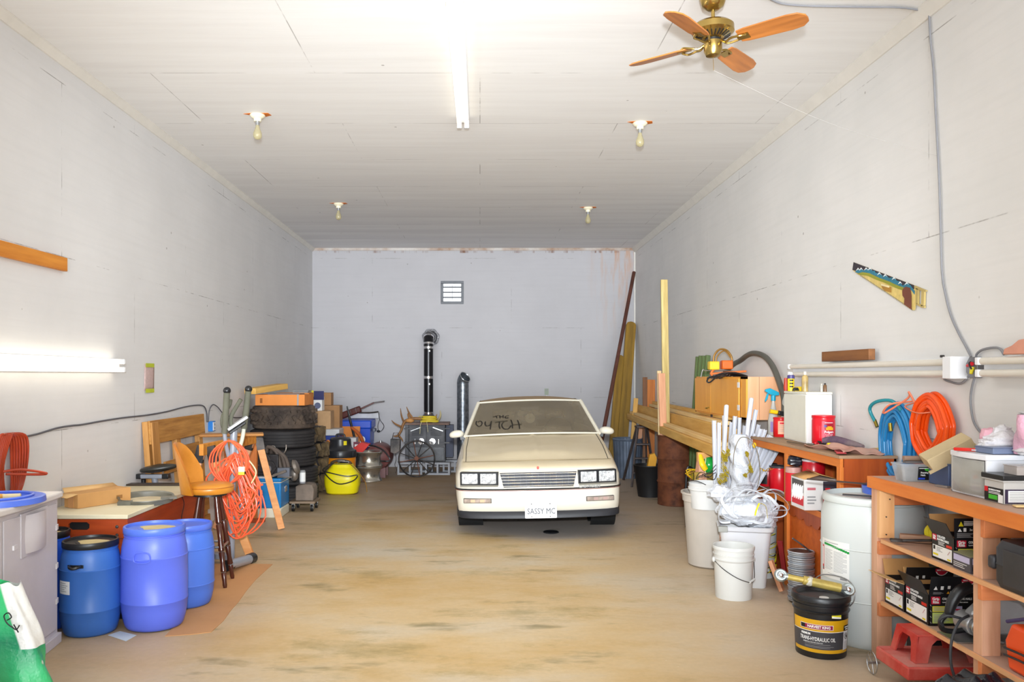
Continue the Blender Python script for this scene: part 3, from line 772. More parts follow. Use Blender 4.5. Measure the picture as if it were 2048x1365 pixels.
MB().bar((-.05, .06, .06), (-.72, .3, .06), .08, .05, GM).build('base_rail', ex, bevel=.008)
MB().bar((-.72, .06, .05), (-.72, .52, .05), .08, .06, GM).build('rear_stabiliser', ex, bevel=.01)
for tx, ty, bx_, by_, d in ((454, 782, 449, 868, 6.9), (497, 779, 488, 858, 7.1)):
    a_ = MB(); a_.cyl(E(bx_, by_, d), E(tx, ty, d), .026, FOAM, 16); a_.ball(E(tx, ty, d), .032, BLKPL, 16, 10)
    a_.build('arm_grip', ex)
MB().tube([E(449, 866, 6.9), E(452, 890, 6.92), E(458, 918, 6.95), E(458, 926, 6.95)], .017, GM, 12).build('lever', ex)
MB().tube([E(488, 856, 7.1), E(484, 880, 7.05), E(474, 910, 7.0), E(466, 926, 6.98)], .017, mat('cream_paint', (206, 208, 190), .4), 12).build('lever', ex)
MB().tube([E(461, 800, 7.05), E(458, 812, 7.05), E(447, 830, 7.0), E(445, 850, 6.98), E(452, 862, 6.96)], .018, FOAM, 12).build('handlebar', ex)
MB().tube([E(482, 799, 7.0), E(474, 812, 7.0), E(463, 832, 6.97), E(462, 848, 6.96), E(468, 862, 6.95)], .018, FOAM, 12).build('handlebar', ex)
cn = MB(); cn.bar(E(455, 860, 6.92), E(494, 834, 6.98), .11, .022, mat('console_grey', (206, 208, 212), .3)); cn.bar(E(458, 862, 6.90)+Vector((0, 0, -.02)), E(490, 840, 6.95)+Vector((0, 0, -.02)), .09, .02, BLKPL)
cn.build('console', ex, bevel=.005)
MB().cyl(E(454, 929, 6.88), E(454, 929, 6.82), .022, BLKPL, 16).build('pivot_knob', ex, bevel=.004)
sd = MB()
def saddle(u, v):
    a = 2*pi*u; x = cos(a); y = sin(a); wd = .115*(1-.35*(x+1)/2*1.2)
    zz = .045*sin(pi*min(1, v)) if v < .5 else .045
    r = 1-abs(2*v-1)**3
    return (.155*x*r, wd*y*r, (v-.5)*.075+.018*x*r)
sd.grid(saddle, 28, 10, mat('black_saddle', (40, 40, 36), .35), cu=True)
s_ = sd.build('saddle', ex); s_.matrix_basis = T(E(317, 937, 7.08)) @ RZ(2)
MB().box(-.14, .10, -.03, .03, -.035, .0, GM, T(E(305, 949, 7.08))).build('slider', ex, bevel=.004)
for x0, x1 in ((-.17, -.09), (.09, .145)): MB().box(x0, x1, -.032, .032, -.038, .003, BLKPL, T(E(305, 949, 7.08))).build('slider_cap', ex, bevel=.004)
MB().cyl(E(309, 956, 7.08), (E(309, 956, 7.08).x+.06, .2, .08), .026, GM, 14).build('seat_post', ex)
MB().cyl(E(287, 959, 7.08), E(287, 972, 7.08), .02, BLKPL, 12).build('knob', ex, bevel=.004)

# ---- orange extension cord hanging on the machine
OC = mat('orange_cord', (240, 98, 58), .35, var=.12)
oc_ = MB(); rnd = random.Random(3)
for k in range(22):
    w0 = rnd.uniform(.02, .16); bot = rnd.uniform(.28, .62); sk = rnd.uniform(-.05, .05); yy = 6.80+rnd.uniform(-.05, .05)
    tx = -2.03+rnd.uniform(-.05, .05); tz = .965-rnd.uniform(0, .07)
    pts = [(tx, yy, tz), (tx+w0*.7, yy-.01, tz-.09), (tx+w0+.03, yy+rnd.uniform(-.03, .03), .7), (tx+w0+.06+sk, yy, bot+.1), (tx+sk+.03, yy+rnd.uniform(-.02, .02), bot-.05), (tx-w0*.6+sk, yy, bot+.08), (tx-w0-.02, yy+rnd.uniform(-.03, .03), .72), (tx-w0*.7, yy, tz-.09)]
    oc_.tube(pts, .0065, OC, 6, closed=True, sm=4)
for k in range(7):
    w0 = rnd.uniform(.09, .17); yy = 6.74+rnd.uniform(-.03, .02); tx = -2.03
    oc_.tube([(tx-.02, yy, 1.07), (tx+w0*.7, yy, .98), (tx+w0*.8, yy, .84), (tx-.02, yy, .72), (tx-w0, yy, .82), (tx-w0, yy, .97)], .0065, OC, 6, closed=True, sm=4)
oc_.tube([(-1.93, 6.75, .95), (-1.85, 6.74, .86), (-1.83, 6.74, .80), (-1.87, 6.75, .72)], .006, mat('cream_cord', (214, 206, 160), .4), 6)
oc_.box(-.025, .025, -.02, .02, -.03, .03, mat('white_plug', (236, 226, 200), .4), T(-1.935, 6.71, .83)); oc_.box(-.025, .025, -.02, .02, -.03, -.005, mat('yellow_plug', (230, 180, 50), .4), T(-1.935, 6.708, .825))
tag(oc_.build('extension_cord'), 'many loops of orange extension cord hanging on the grey exercise machine', 'cord')

# ---- sawhorse
sh = thing('sawhorse', 'wooden sawhorse with black metal brackets behind the exercise machine', 'sawhorse', (-2.36, 7.9, 0))
X1 = Vector((-2.36, 7.9, 0))
MB().bar(Vector((-2.42, 7.16, .955))-X1, Vector((-2.305, 8.62, .955))-X1, .04, .1, wood('sawhorse_beam', (230, 156, 62), (192, 112, 30), 'X')).build('beam', sh, bevel=.003)
for ya, xa, fx in ((8.5, -2.315, (-2.06, -2.74)), (7.26, -2.41, (-2.02, -2.78))):
    for j, x in enumerate(fx):
        top = Vector((xa+(.035 if j == 0 else -.035), ya, .93)); ft = Vector((x, ya+(.06 if ya > 8 else -.0), 0.012))
        l_ = MB().bar(top-X1, ft-X1, .035, .07, PINEP if j else wood('leg_pine', (236, 172, 110), (214, 138, 76), 'X')).build('leg', sh, bevel=.003)
        MB().bar(top-X1+Vector((0, 0, .05)), top.lerp(ft, .1)-X1, .045, .078, IRON).build('bracket', l_)
# plank, panel and lath around it
pn = thing('plywood_panel', 'orange-brown plywood panel standing upright behind the sawhorse', 'panel', (-2.73, 9.15, 0))
MB().box(-.2, .26, 0, .02, 0, .86, wood('orange_ply', (214, 128, 62), (190, 104, 46), 'Z', knots=False)).build('sheet', pn)
MB().box(-.2, -.1, -.03, 0, 0, .84, PINEZ).build('batten', pn); MB().box(.16, .26, -.03, 0, 0, .86, wood('orange_batten', (222, 134, 62), (186, 96, 36), 'Z', knots=False)).build('batten', pn)
o = board('short_plank', 'brown waney-edged plank lying across the sawhorse end', 'plank', (-2.72, 8.0, 1.022), (-2.14, 8.16, 1.022), .24, .025, wood('brown_plank', (196, 136, 70), (150, 96, 40), 'X'), bevel=.01)
o = board('wood_offcut', 'reddish wood offcut lying on the floor beside the blue cooler', 'offcut', P(500, 1046, 8.97)+Vector((0, 0, .0)), P(528, 1041, 9.0), .09, .035, wood('red_offcut', (190, 84, 30), (160, 60, 18), 'X'))
o.location.z = .018; o.rotation_mode = 'QUATERNION'
o.matrix_basis = T(-2.5, 9.0, .018) @ RZ(6)

# ---- blue cooler
cl = thing('cooler', 'blue and white metal picnic cooler under the engine parts', 'cooler', (-2.47, 9.46, 0))
CB = mat('cooler_blue', (32, 128, 196), .3, var=.06)
CWH = mat('cooler_cream', (232, 226, 206), .4, var=.06)
MB().box(-.235, .235, -.2, .2, .0, .11, CWH).build('base_band', cl, bevel=.012)
MB().box(-.235, .235, -.2, .2, .112, .395, CB).build('body', cl, bevel=.012)
MB().box(-.238, .238, -.203, .203, .395, .403, CWH).build('rim', cl)
MB().box(-.235, .235, -.2, .2, .403, .445, CB).build('lid', cl, bevel=.012)
MB().box(.235, .25, -.05, .05, .27, .34, CHROME).build('side_handle', cl, bevel=.006)

# ---- engine parts on the cooler
en = thing('engine_block', 'greasy dark engine with hoses, bolts and a cast bracket sitting on the cooler', 'engine', (-2.42, 9.46, .449))
GR = mat('greasy_iron', (54, 52, 54), .38, .5, var=.5, scale=10)
AL = mat('dull_cast_aluminium', (132, 124, 116), .45, .6, var=.35, scale=12)
m = MB(); m.box(-.2, .14, -.13, .13, .02, .26, GR); m.cyl((-.05, -.14, .17), (-.05, .14, .17), .115, GR, 20); m.cyl((.04, -.16, .12), (.04, .1, .12), .075, GR, 18)
m.build('crankcase', en, bevel=.012)
m = MB()
for k in range(6):
    a = k*pi/3+.3; m.cyl((-.14+.05*cos(a), -.15, .12+.05*sin(a)), (-.14+.05*cos(a), -.125, .12+.05*sin(a)), .012, CHROME, 8)
m.cyl((-.14, -.16, .12), (-.14, -.12, .12), .035, BLKPL, 18); m.cyl((.03, -.18, .1), (.03, -.1, .1), .04, STEEL, 16, .03); m.build('pulley', en)
for k, (x0, x1, z1) in enumerate(((-.02, .13, .30), (.03, .18, .28), (.08, .22, .25))):
    MB().tube([(x0, -.05+.04*k, .24), (x0+.03, -.08, z1+.04), (x1-.02, -.09, z1-.02), (x1+.02, -.08, .12), (x1+.03, -.06, .02)], .022, mat('dusty_hose', (92, 80, 72), .7, var=.3), 10).build('hose', en)
m = MB(); m.lathe([(.0, 0), (.07, 0), (.09, .02), (.075, .05), (.04, .06), (.0, .06)], AL, 24, T(.29, -.04, .10) @ RY(70)); m.ball((.30, -.05, .02), (.05, .04, .07), AL, 12, 8); m.build('end_casting', en)
MB().tube([(.02, 0, .26), (.02, 0, .33), (.045, 0, .345), (.07, 0, .33), (.07, 0, .28)], .008, AL, 8, sm=2).build('lifting_eye', en)
MB().tube([(.14, -.02, .22), (.2, -.03, .3), (.2, -.02, .36)], .008, AL, 8, sm=3).build('dip_tube', en)
m = MB(); m.bar((.08, -.17, .02), (.24, -.18, .08), .04, .03, AL); m.bar((.05, -.17, .02), (.12, -.17, .12), .03, .03, GR); m.box(.13, .3, -.16, -.02, -.0, .012, AL); m.build('bracket', en, bevel=.004)
m = MB(); m.prism([(-.07, -.05), (.07, -.05), (.075, .05), (-.07, .05)], 0, .11, mat('grey_casting', (104, 108, 118), .5, .3), T(.2, -.1, .0)); m.build('junction_cover', en, bevel=.006)
for z in range(3):
    pass
pg = MB()
for k in range(4): pg.box(-.16+.01*k, .12-.008*k, -.1, .1, .0+.004*k, .0035+.004*k, mat('old_papers', (204, 206, 212), .8), T(-2.5, 9.36, .447) @ RZ(-6+5*k))
tag(pg.build('paper_stack'), 'loose pale papers on the front edge of the blue cooler lid', 'papers')

# ---- dolly with sacks beside the cooler
dl = thing('mover_dolly', 'small wheeled dolly carrying a dusty slab between cooler and tyres', 'dolly', (-2.07, 9.86, 0))
MB().box(-.17, .13, -.17, .17, .095, .12, wood('dolly_wood', (150, 128, 106), (110, 90, 70), 'X')).build('deck', dl, bevel=.004)
for x, y in ((-.13, -.13), (.09, -.13), (-.13, .13), (.09, .13)):
    c = MB(); c.cyl((x-.014, y, .042), (x+.014, y, .042), .042, BLKPL, 22); c.cyl((x-.016, y, .042), (x+.016, y, .042), .018, STEEL, 14); w1 = c.build('wheel', dl)
    MB().box(x-.02, x+.02, y-.012, y+.012, .06, .096, STEEL).build('caster_fork', dl)
o = MB().prism([(-.14, 0), (.12, 0), (.13, .16), (.10, .22), (.0, .23), (-.14, .2)], -.14, .12, mat('dusty_stone', (130, 116, 104), .9, var=.3, bump=.5), T(-2.07, 9.86, .121) @ S(.8,.9,.85) @ RX(90)).build('stone_slab', bevel=.01)
tag(o, 'dusty grey-brown slab sitting on the wheeled dolly', 'slab')
t = thing('spray_can', 'small white-labelled can behind the cooler on the dolly', 'can', (-2.12, 9.86, .315))
MB().lathe([(0, 0), (.035, 0), (.035, .14), (.028, .155), (0, .155)], GREYP, 20).build('can', t); MB().patch(.035, -.05, .05, .02, .13, WHITE, off=.001).build('paper_label', t)

# ---- cardboard on the floor, paper
cp = [(330, 1274), (378, 1271), (422, 1266), (447, 1243), (462, 1222), (478, 1204), (492, 1184), (512, 1160), (545, 1130), (470, 1128), (412, 1130), (392, 1190), (366, 1236)]
fl_ = MB().prism([(P(x, y, 2640/(y-752)).x, 2640/(y-752)) for x, y in cp], .0003, .004, mat('floor_cardboard', (206, 152, 100), .85, var=.1, dust=(184, 134, 88), scale=2))
tag(fl_.build('cardboard_sheet'), 'flattened torn cardboard sheet on the floor under the bar stool', 'cardboard')
fl_ = MB().prism([(P(x, y, 2640/(y-752)).x, 2640/(y-752)) for x, y in ((216, 1272), (240, 1264), (273, 1272), (252, 1284))], .001, .003, mat('pale_paper', (212, 222, 224), .8))
tag(fl_.build('paper_sheet'), 'small pale sheet of paper on the floor between two blue barrels', 'paper')

# ---- green pet-food bag leaning on the cabinet
def bagf(u, v):
    a = 2*pi*u; z = .58*v
    wx = .21*(1-.6*v**1.3); wy = .09*(1-.55*v)
    c = cos(a); s_ = sin(a)
    q = 1+.06*sin(5*a+9*v)+.04*sin(13*v+2*a)
    return (wx*math.copysign(abs(c)**.6, c)*q-.06*v*v, wy*math.copysign(abs(s_)**.8, s_)*q+.06*v, z+.012*sin(4*a)*v)
def bag_mat():
    k = NT('printed_green_bag'); v = k.coords()
    sp_ = k.n('ShaderNodeSeparateXYZ'); k.l(v, sp_.inputs[0])
    n = k.noise(v, 5, 3)
    g = k.ramp(k.math('ADD', k.math('MULTIPLY', sp_.outputs[2], 1.5), k.math('MULTIPLY', n, .2)), [(.1, (38, 176, 84)), (.35, (70, 200, 130)), (.55, (22, 140, 96)), (.8, (60, 196, 120))])
    d = k.math('ADD', sp_.outputs[0], k.math('MULTIPLY', sp_.outputs[2], .42))
    band = k.ramp(d, [(.192, G4(0)), (.2, G4(1))])
    col = k.mix(k.math('MULTIPLY', band, k.math('GREATER_THAN', sp_.outputs[2], .28)), g, (236, 236, 232))
    sp2 = k.ramp(k.noise(v, 13, 2), [(.66, G4(0)), (.7, G4(1))])
    col = k.mix(sp2, col, (222, 226, 206))
    k.l(col, k.b.inputs['Base Color']); k.b.inputs['Roughness'].default_value = .3
    k.bump(k.noise(v, 16, 3), .5, .02); return k.m
bg_ = thing('feed_bag', 'crumpled green and white plastic bag leaning on the grey cabinet', 'bag', (-2.29, 4.0, 0), 0)
BM = bag_mat()
m = MB(); m.grid(bagf, 48, 30, BM, cu=True); m.build('bag_body', bg_)
m = MB()
sw = [(-.01, 0), (.02, .02), (.0, .05), (-.03, .03), (-.01, -.02), (.03, -.05)]
m.tube([(.035+x*.7, -.055, .43+z*.7) for x, z in sw], .003, BLACK, 6); m.tube([(.05, -.055, .40), (.072, -.055, .385), (.085, -.05, .405)], .003, BLACK, 6); m.tube([(.06, -.055, .41), (.08, -.05, .37)], .003, BLACK, 6)
m.build('black_swirl_lettering', bg_)
t = thing('dark_sack', 'dark blue-black folded sack at the lower left frame edge', 'sack', (-2.27, 3.72, 0))
MB().ball((0, 0, .17), (.08, .1, .18), mat('navy_cloth', (38, 34, 52), .8), warp=.04).build('sack_body', t)
# ================================================================ TYRES AND BACK-LEFT CORNER
TDARK = mat('tyre_black', (44, 41, 42), .72, var=.3, bump=.25)
def tyre_mesh(R, w, style, m, inner=.52):
    mb = MB(); h = w/2; RT = R
    if style == 'lug': R = R*.89
    if style == 'mud': R = R-.014
    prof = [(inner*R, -h*.62), (inner*R, -h*.8), (inner*R*1.05, -h*.92), (R*.78, -h), (R*.9, -h*.97), (R*.97, -h*.86)]
    if style == 'road':
        n = 5
        for k in range(n):
            z0 = -h*.8+1.6*h*k/n; z1 = z0+1.6*h/n
            prof += [(R, z0+.006), (R, z1-.006), (R-.012, z1-.004), (R-.012, z1+.004)] if k < n-1 else [(R, z0+.006), (R, z1)]
    else:
        prof += [(R-.012, -h*.78), (R-.008, 0), (R-.012, h*.78)]
    prof += [(R*.97, h*.86), (R*.9, h*.97), (R*.78, h), (inner*R*1.05, h*.92), (inner*R, h*.8), (inner*R, h*.62)]
    mb.lathe(prof, TDARK if style == 'lug' else m, 56, close=False)
    mb.lathe([(inner*R, -h*.62), (inner*R*.97, 0), (inner*R, h*.62)][::-1], m, 56, close=False)
    if style == 'mud':
        n = 30
        for k in range(n):
            a = 360*k/n
            for sg in (-1, 1):
                mb.box(R-.02, RT+.004, -.020, .020, sg*h*.5-.05*h*2*.55, sg*h*.5+.05*h*2*.85+ .01, m, RZ(a+(4 if sg > 0 else 0)) @ RX(14*sg))
            mb.box(R-.02, RT+.004, -.028, .012, -h*.22, h*.22, m, RZ(a+6) @ RX(30 if k % 2 else -30))
    if style == 'lug':
        n = 13
        for k in range(n):
            a = 360*k/n
            for sg in (-1, 1):
                mb.box(R*.93, RT+.014, -.024, .024, min(0, sg*h*.95), max(0, sg*h*.95), m, RZ(a+(180/n if sg > 0 else 0)) @ RX(22*sg))
    return mb
TDARK = mat('tyre_black', (44, 41, 42), .72, var=.3, bump=.25)
TDUST = mat('tyre_muddy', (62, 52, 46), .85, var=.45, bump=.5, dust=(104, 88, 74), scale=7)
ATV = mat('atv_tyre_muddy', (76, 62, 44), .85, var=.5, bump=.4, dust=(128, 106, 74), scale=10)
TX, TY = -2.505, 10.55
z = 0
stack = [('road', .225, 'lowest large tyre of the tall stack, on the floor'), ('road', .225, 'large tyre second from the floor in the tall stack'), ('road', .235, 'large tyre in the middle of the tall stack'), ('road', .235, 'large ribbed tyre directly under the top muddy one'), ('mud', .30, 'widest muddy mud-terrain tyre on top of the tall stack')]
for k, (st, w_, lb_) in enumerate(stack):
    R_ = (.395, .39, .40, .40, .415)[k]; dx = (.04, .035, .0, -.02, .0)[k]
    o = tyre_mesh(R_, w_, st, TDUST if st == 'mud' else TDARK).build('truck_tyre', M=T(TX+dx, TY, z+w_/2) @ RZ(17*k))
    tag(o, lb_, 'tyre', 'tall stack of truck tyres'); z += w_+.002
TTOP = z
AX, AY = -2.375, 11.42
z = 0
for k, (R_, w_, lb_) in enumerate([(.25, .25, 'bottom knobbly small tyre beside the truck tyres'), (.25, .22, 'knobbly small tyre second from the bottom of the small stack'), (.24, .2, 'knobbly small tyre under the top one of the small stack'), (.22, .22, 'top knobbly small tyre beside the truck tyres')]):
    o = tyre_mesh(R_, w_, 'lug', ATV, .4).build('atv_tyre', M=T(AX+(.0, .01, .03, .0)[k], AY, z+w_/2+.002) @ RZ(11*k))
    tag(o, lb_, 'tyre', 'stack of knobbly small tyres'); z += w_+.004
ATOP = z

# boxes on top of the tyre stack
def carton(name, label, x, y, z, dx, dy, dz, rz=0, m=None, cat='box', bevel=.003, group=None):
    t = thing(name, label, cat, (x, y, z), rz, group)
    MB().box(-dx/2, dx/2, -dy/2, dy/2, 0, dz, m or CARD).build('carton', t, bevel=bevel)
    return t
c = carton('cardboard_box', 'orange shallow cardboard box on top of the tall tyre stack', -2.48, 10.42, TTOP, .62, .34, .135, -2, CARDO)
MB().box(.215, .235, -.172, -.171, 0, .137, GREYP).build('grey_strap', c); MB().box(-.25, -.22, -.1715, -.1705, .03, .09, mat('box_print', (150, 86, 30), .8)).build('printed_mark', c)
MB().box(-.16, .24, -.15, .1, .136, .146, mat('grey_sheet_metal', (112, 112, 116), .5, .3)).build('flap_sheet', c)
o = board('yellow_board', 'yellowish board lying across the orange box on the tyre stack', 'board', P(500, 783, 10.05), P(565, 773, 10.75), .16, .07, TREAT)
c = carton('cardboard_box', 'orange cardboard carton with a grey lid behind the tyre stack top', -2.5, 11.15, TTOP-.03, .44, .3, .17, 0, CARDO)
for q in (0, 1, 2): MB().box(.0, .2, -.14+.02*q, .12, .171+.012*q, .18+.012*q, GREYP).build('magazine', c)
# column of boxes behind (stands on crates at the back left corner)
carton('storage_crate', 'dark green crate under the cooler at the back left', -2.33, 13.1, 0, .5, .5, .34, 0, mat('dark_green_plastic', (58, 84, 82), .5), 'crate')
carton('black_case', 'black case between the crate and the shop vacuum', -2.3, 12.6, 0, .3, .2, .5, 0, mat('black_case_plastic', (36, 38, 44), .45), 'case')
c = thing('cooler', 'small dark blue cooler with a white lid stacked behind the knobbly tyres', 'cooler', (-2.36, 13.05, .345))
MB().box(-.24, .16, -.2, .2, 0, .32, mat('navy_plastic', (26, 60, 150), .35)).build('body', c, bevel=.012); MB().box(-.25, .17, -.21, .21, .32, .42, mat('cooler_white', (212, 214, 216), .4)).build('lid', c, bevel=.012)
MB().box(-.12, .0, -.204, -.2, .19, .23, WHITE).build('white_lettering', c)
o = MB().prism([(-.12, 0), (.12, 0), (.1, .02), (-.1, .02)], -.1, .1, CARDO, RX(50)).build('cardboard_scrap', M=T(-1.68, 12.86, .56) @ RY(35)); tag(o, 'folded orange-brown cardboard scrap in front of the navy cooler', 'cardboard')
o.location = (-2.27, 12.62, .502)
carton('cardboard_box', 'plain square brown box standing on the navy cooler', -2.47, 13.05, .767, .27, .3, .28, 0, mat('pale_brown_box', (204, 164, 120), .8))
carton('cardboard_box', 'brown box behind the square box on the navy cooler', -2.47, 13.42, .6, .42, .28, .52, 0, mat('mid_brown_box', (176, 132, 88), .8))  # mid-brown cardboard
c = carton('printed_box', 'white box with blue and yellow print on the highest brown box', -2.59, 13.05, 1.05, .22, .2, .22, 0, WHITE)
m = MB(); m.rect(FACE_F @ T(0, 0, .1005), -.12, .14, .17, .31, mat('navy_print', (22, 26, 96), .5)); m.rect(FACE_F @ T(0, 0, .1008), -.16, -.02, .22, .32, YELP); m.rect(FACE_F @ T(0, 0, .1007), -.16, -.06, .12, .2, BLACK)
m.prism([(.04+.05*cos(a), .08+.05*sin(a)) for a in [k*pi/9 for k in range(18)]], .1004, .1008, mat('grey_blue_print', (96, 104, 136), .5), FACE_F); m.build('printed_panel', c)
carton('cardboard_box', 'brown box behind the white printed box by the back wall', -2.55, 13.4, 1.125, .3, .22, .2, 0, mat('mid_brown_box', (176, 132, 88), .8))
for q, (x, z) in enumerate(((-2.5, 13.4),)):
    carton('carton_stack', 'tall plain carton behind the tyres in the back left corner', -2.5, 13.42, 0, .45, .28, .595, 0, mat('dull_brown_box', (150, 112, 78), .8))

# ---- blue tote bin
tb = thing('tote_bin', 'large blue wheeled plastic bin against the back wall', 'bin', (-2.1, 13.95, 0))
TB = mat('tote_blue', (16, 72, 196), .35, var=.06)
def tap(u, v, x0, x1, y0, y1, z0, z1, k):
    pass
def tub(mb, bx_, by_, tx_, ty_, z0, z1, m, th=.006):
    """open tapered rectangular tub"""
    def ring(wx, wy, z): return [(-wx, -wy, z), (wx, -wy, z), (wx, wy, z), (-wx, wy, z)]
    vs = ring(bx_, by_, z0)+ring(tx_, ty_, z1)+ring(tx_-th, ty_-th, z1)+ring(bx_-th, by_-th, z0+th)
    fs = [(3, 2, 1, 0)]
    for a in (0, 4, 8):
        for i in range(4):
            j = (i+1) % 4; fs.append((a+i, a+j, a+4+j, a+4+i))
    fs.append((12, 13, 14, 15)); mb.add(vs, fs, m); return mb
m = tub(MB(), .26, .22, .28, .27, 0, .72, TB); m.build('body', tb, bevel=.015)
MB().box(-.3, .3, -.29, .29, .72, .86, TB).build('lid', tb, bevel=.02)
MB().box(.3, .34, -.1, .1, .66, .71, mat('grey_handle', (104, 110, 124), .5)).build('handle', tb, bevel=.006)
m = MB(); m.lathe([(0, 0), (.058, 0), (.058, .002), (0, .002)], WHITE, 28, T(.14, -.272, .54) @ RX(90)); m.lathe([(0, .002), (.032, .002), (.032, .003), (0, .003)], mat('tote_badge_blue', (40, 70, 140), .5), 24, T(.14, -.272, .54) @ RX(90)); m.build('round_badge', tb)
m = MB(); m.rect(FACE_F @ T(0, 0, .278), .02, .11, .62, .67, WHITE); m.text('NR', .035, GREYP, FACE_F @ T(.065, .645, .279)); m.build('white_sticker', tb)
# things in front of it
o = MB().box(-.22, .2, -.02, .02, 0, .42, CARDO).build('cardboard_sheet', M=T(-2.12, 13.5, .3) @ RX(-8) @ S(.75, 1, 1.12), bevel=.003); tag(o, 'orange-brown cardboard panel leaning on the blue bin', 'cardboard')
o.location.z = .30
c = carton('printed_box', 'white printed box in front of the blue bin beside the vacuum', -2.05, 13.1, .36, .2, .24, .26, 0, mat('white_box', (216, 214, 214), .6))
m = MB(); m.rect(FACE_F @ T(0, 0, .131), .06, .16, .03, .2, mat('maroon_print', (120, 40, 60), .5)); m.rect(FACE_F @ T(0, 0, .1315), .08, .13, .1, .16, WHITE); m.build('printed_panel', c)
carton('dark_box', 'dark low box carrying the white printed box', -2.0, 13.1, 0, .3, .3, .355, 0, mat('dark_box', (52, 46, 44), .7))
o = MB().tube([(0, 0, .0), (.02, .0, .18), (.0, 0, .3), (-.06, 0, .42)], .05, mat('orange_leather', (190, 92, 34), .45, var=.2), 12, rs=[.05, .06, .06, .035], flat=.5).build('leather_case', M=T(-1.26, 12.98, .36)); tag(o, 'orange-brown leather shape leaning between the box and the blue bin', 'leather case')
o.matrix_basis = T(-1.83, 13.15, .42) @ RY(-24)
o = MB().tube([P(694, 813, 13.3), P(700, 840, 13.3), P(707, 868, 13.25), P(716, 905, 13.2)], .018, BLKPL, 10, sm=2, rs=[.01, .02, .02, .02]).build('black_tube'); tag(o, 'black tube pointing up out of the leather shape by the blue bin', 'tube')
o = MB().prism([(-.16, 0), (.05, -.02), (.17, .12), (.04, .15), (-.08, .06)], -.1, .1, mat('red_cloth', (206, 36, 26), .6, var=.15), RX(90)).build('red_dustpan', M=T(-1.86, 12.7, .43)); tag(o, 'bright red plastic piece on top of the alloy wheels', 'plastic piece')
# ---- guitar-like brown case neck pointing right
gt = thing('guitar', 'dark brown guitar lying slanted across the blue bin lid', 'guitar', (-2.3, 13.6, .92))
GB = mat('mahogany', (84, 34, 26), .25, var=.25)
q0 = P(668, 838, 13.75)-Vector((-2.3, 13.6, .92)); q1 = P(722, 818, 13.75)-Vector((-2.3, 13.6, .92)); q2 = P(748, 806, 13.75)-Vector((-2.3, 13.6, .92)); q3 = P(769, 803, 13.75)-Vector((-2.3, 13.6, .92))
MB().bar(q0, q1, .10, .11, GB).build('body', gt, bevel=.02)
MB().bar(q1, q2, .05, .028, GB).build('neck', gt, bevel=.004); MB().bar(q2, q3, .06, .02, mat('dark_headstock', (56, 40, 36), .4)).build('headstock', gt, bevel=.003)
for t_ in (.28, .62, .82):
    p = q0.lerp(q1, t_); MB().bar(p, p.lerp(q1, .04), .106, .116, CHROME).build('metal_band', gt)
wd = MB(); wd.tube([P(718, 826, 13.7), P(740, 826, 13.7), P(757, 824, 13.7)], .012, IRON, 8); wd.tube([P(757, 826, 13.7), P(760, 840, 13.7), P(768, 852, 13.7), P(763, 862, 13.7), P(757, 862, 13.7), P(756, 850, 13.7), P(760, 838, 13.7)], .005, BLKPL, 6); wd.ball(P(757, 863, 13.7), (.03, .02, .02), BLKPL, 10, 6)
tag(wd.build('strap_and_cable'), 'thin black cable loop hanging right of the blue bin lid', 'cable')
o = board('white_plank', 'white plank lying on the blue bin lid below the guitar', 'plank', P(700, 831, 14.1), P(758, 831, 14.1), .1, .10, mat('white_plank_paint', (206, 206, 210), .6))

# ---- shop vacuum
sv = thing('shop_vacuum', 'orange and black drum shop vacuum standing beside the knobbly tyres', 'vacuum cleaner', (-2.03, 12.0, 0))
SO = mat('vacuum_orange', (232, 138, 22), .35, var=.06); SB = mat('vacuum_black', (40, 40, 44), .35, var=.15)
MB().lathe([(0, .06), (.2, .06), (.215, .1), (.222, .42), (0, .42)], SO, 40).build('drum', sv)
MB().lathe([(0, .42), (.232, .42), (.236, .44), (.232, .5), (.225, .52), (.2, .53), (.165, .56), (.155, .6), (.15, .68), (.13, .70), (.06, .71), (0, .71)], SB, 40).build('motor_head', sv)
MB().tube([(-.06, 0, .70), (-.05, 0, .745), (.05, 0, .745), (.06, 0, .70)], .014, SB, 10, sm=3).build('handle', sv)
for a in (-60, 0, 60): MB().box(-.014, .014, -.242, -.23, .43, .5, SB, RZ(a)).build('latch', sv, bevel=.003)
MB().patch(.153, .07, .12, .60, .66, YELP, off=.003).build('yellow_badge', sv)
m = MB()
for k in range(4):
    a = radians(45+90*k); m = MB(); m.ball((.2*cos(a), .2*sin(a), .03), .03, BLKPL, 12, 8); m.cb((.19*cos(a), .19*sin(a), .065), (.08, .08, .03), SB); m.build('caster', sv)

# ---- yellow pump sprayer
ys_ = thing('sprayer_tank', 'squat bright yellow sprayer tank with a black hose wrapped round it', 'sprayer', (-1.87, 11.22, 0))
YT = mat('sprayer_yellow', (238, 222, 16), .35, var=.06)
m = MB()
def tank(u, v):
    a = 2*pi*u; pr = [(.0, 0), (.17, 0), (.21, .02), (.235, .12), (.24, .22), (.225, .28), (.19, .33), (.16, .36), (.14, .40), (.0, .41)]
    i = min(8, int(v*9)); f = v*9-i; r = pr[i][0]*(1-f)+pr[i+1][0]*f; z = pr[i][1]*(1-f)+pr[i+1][1]*f
    c = cos(a); s_ = sin(a); q = (abs(c)**3.2+abs(s_)**3.2)**(-1/3.2)
    return (r*c*q, r*.85*s_*q, z)
m.grid(tank, 48, 36, YT, cu=True); m.build('tank', ys_)
m = MB(); m.tube([(-.1, -.02, .38), (-.14, -.05, .42), (-.02, -.08, .46), (.1, -.04, .43), (.12, 0, .38)], .018, mat('brown_handle', (86, 70, 50), .5), 10); m.build('carry_handle', ys_)
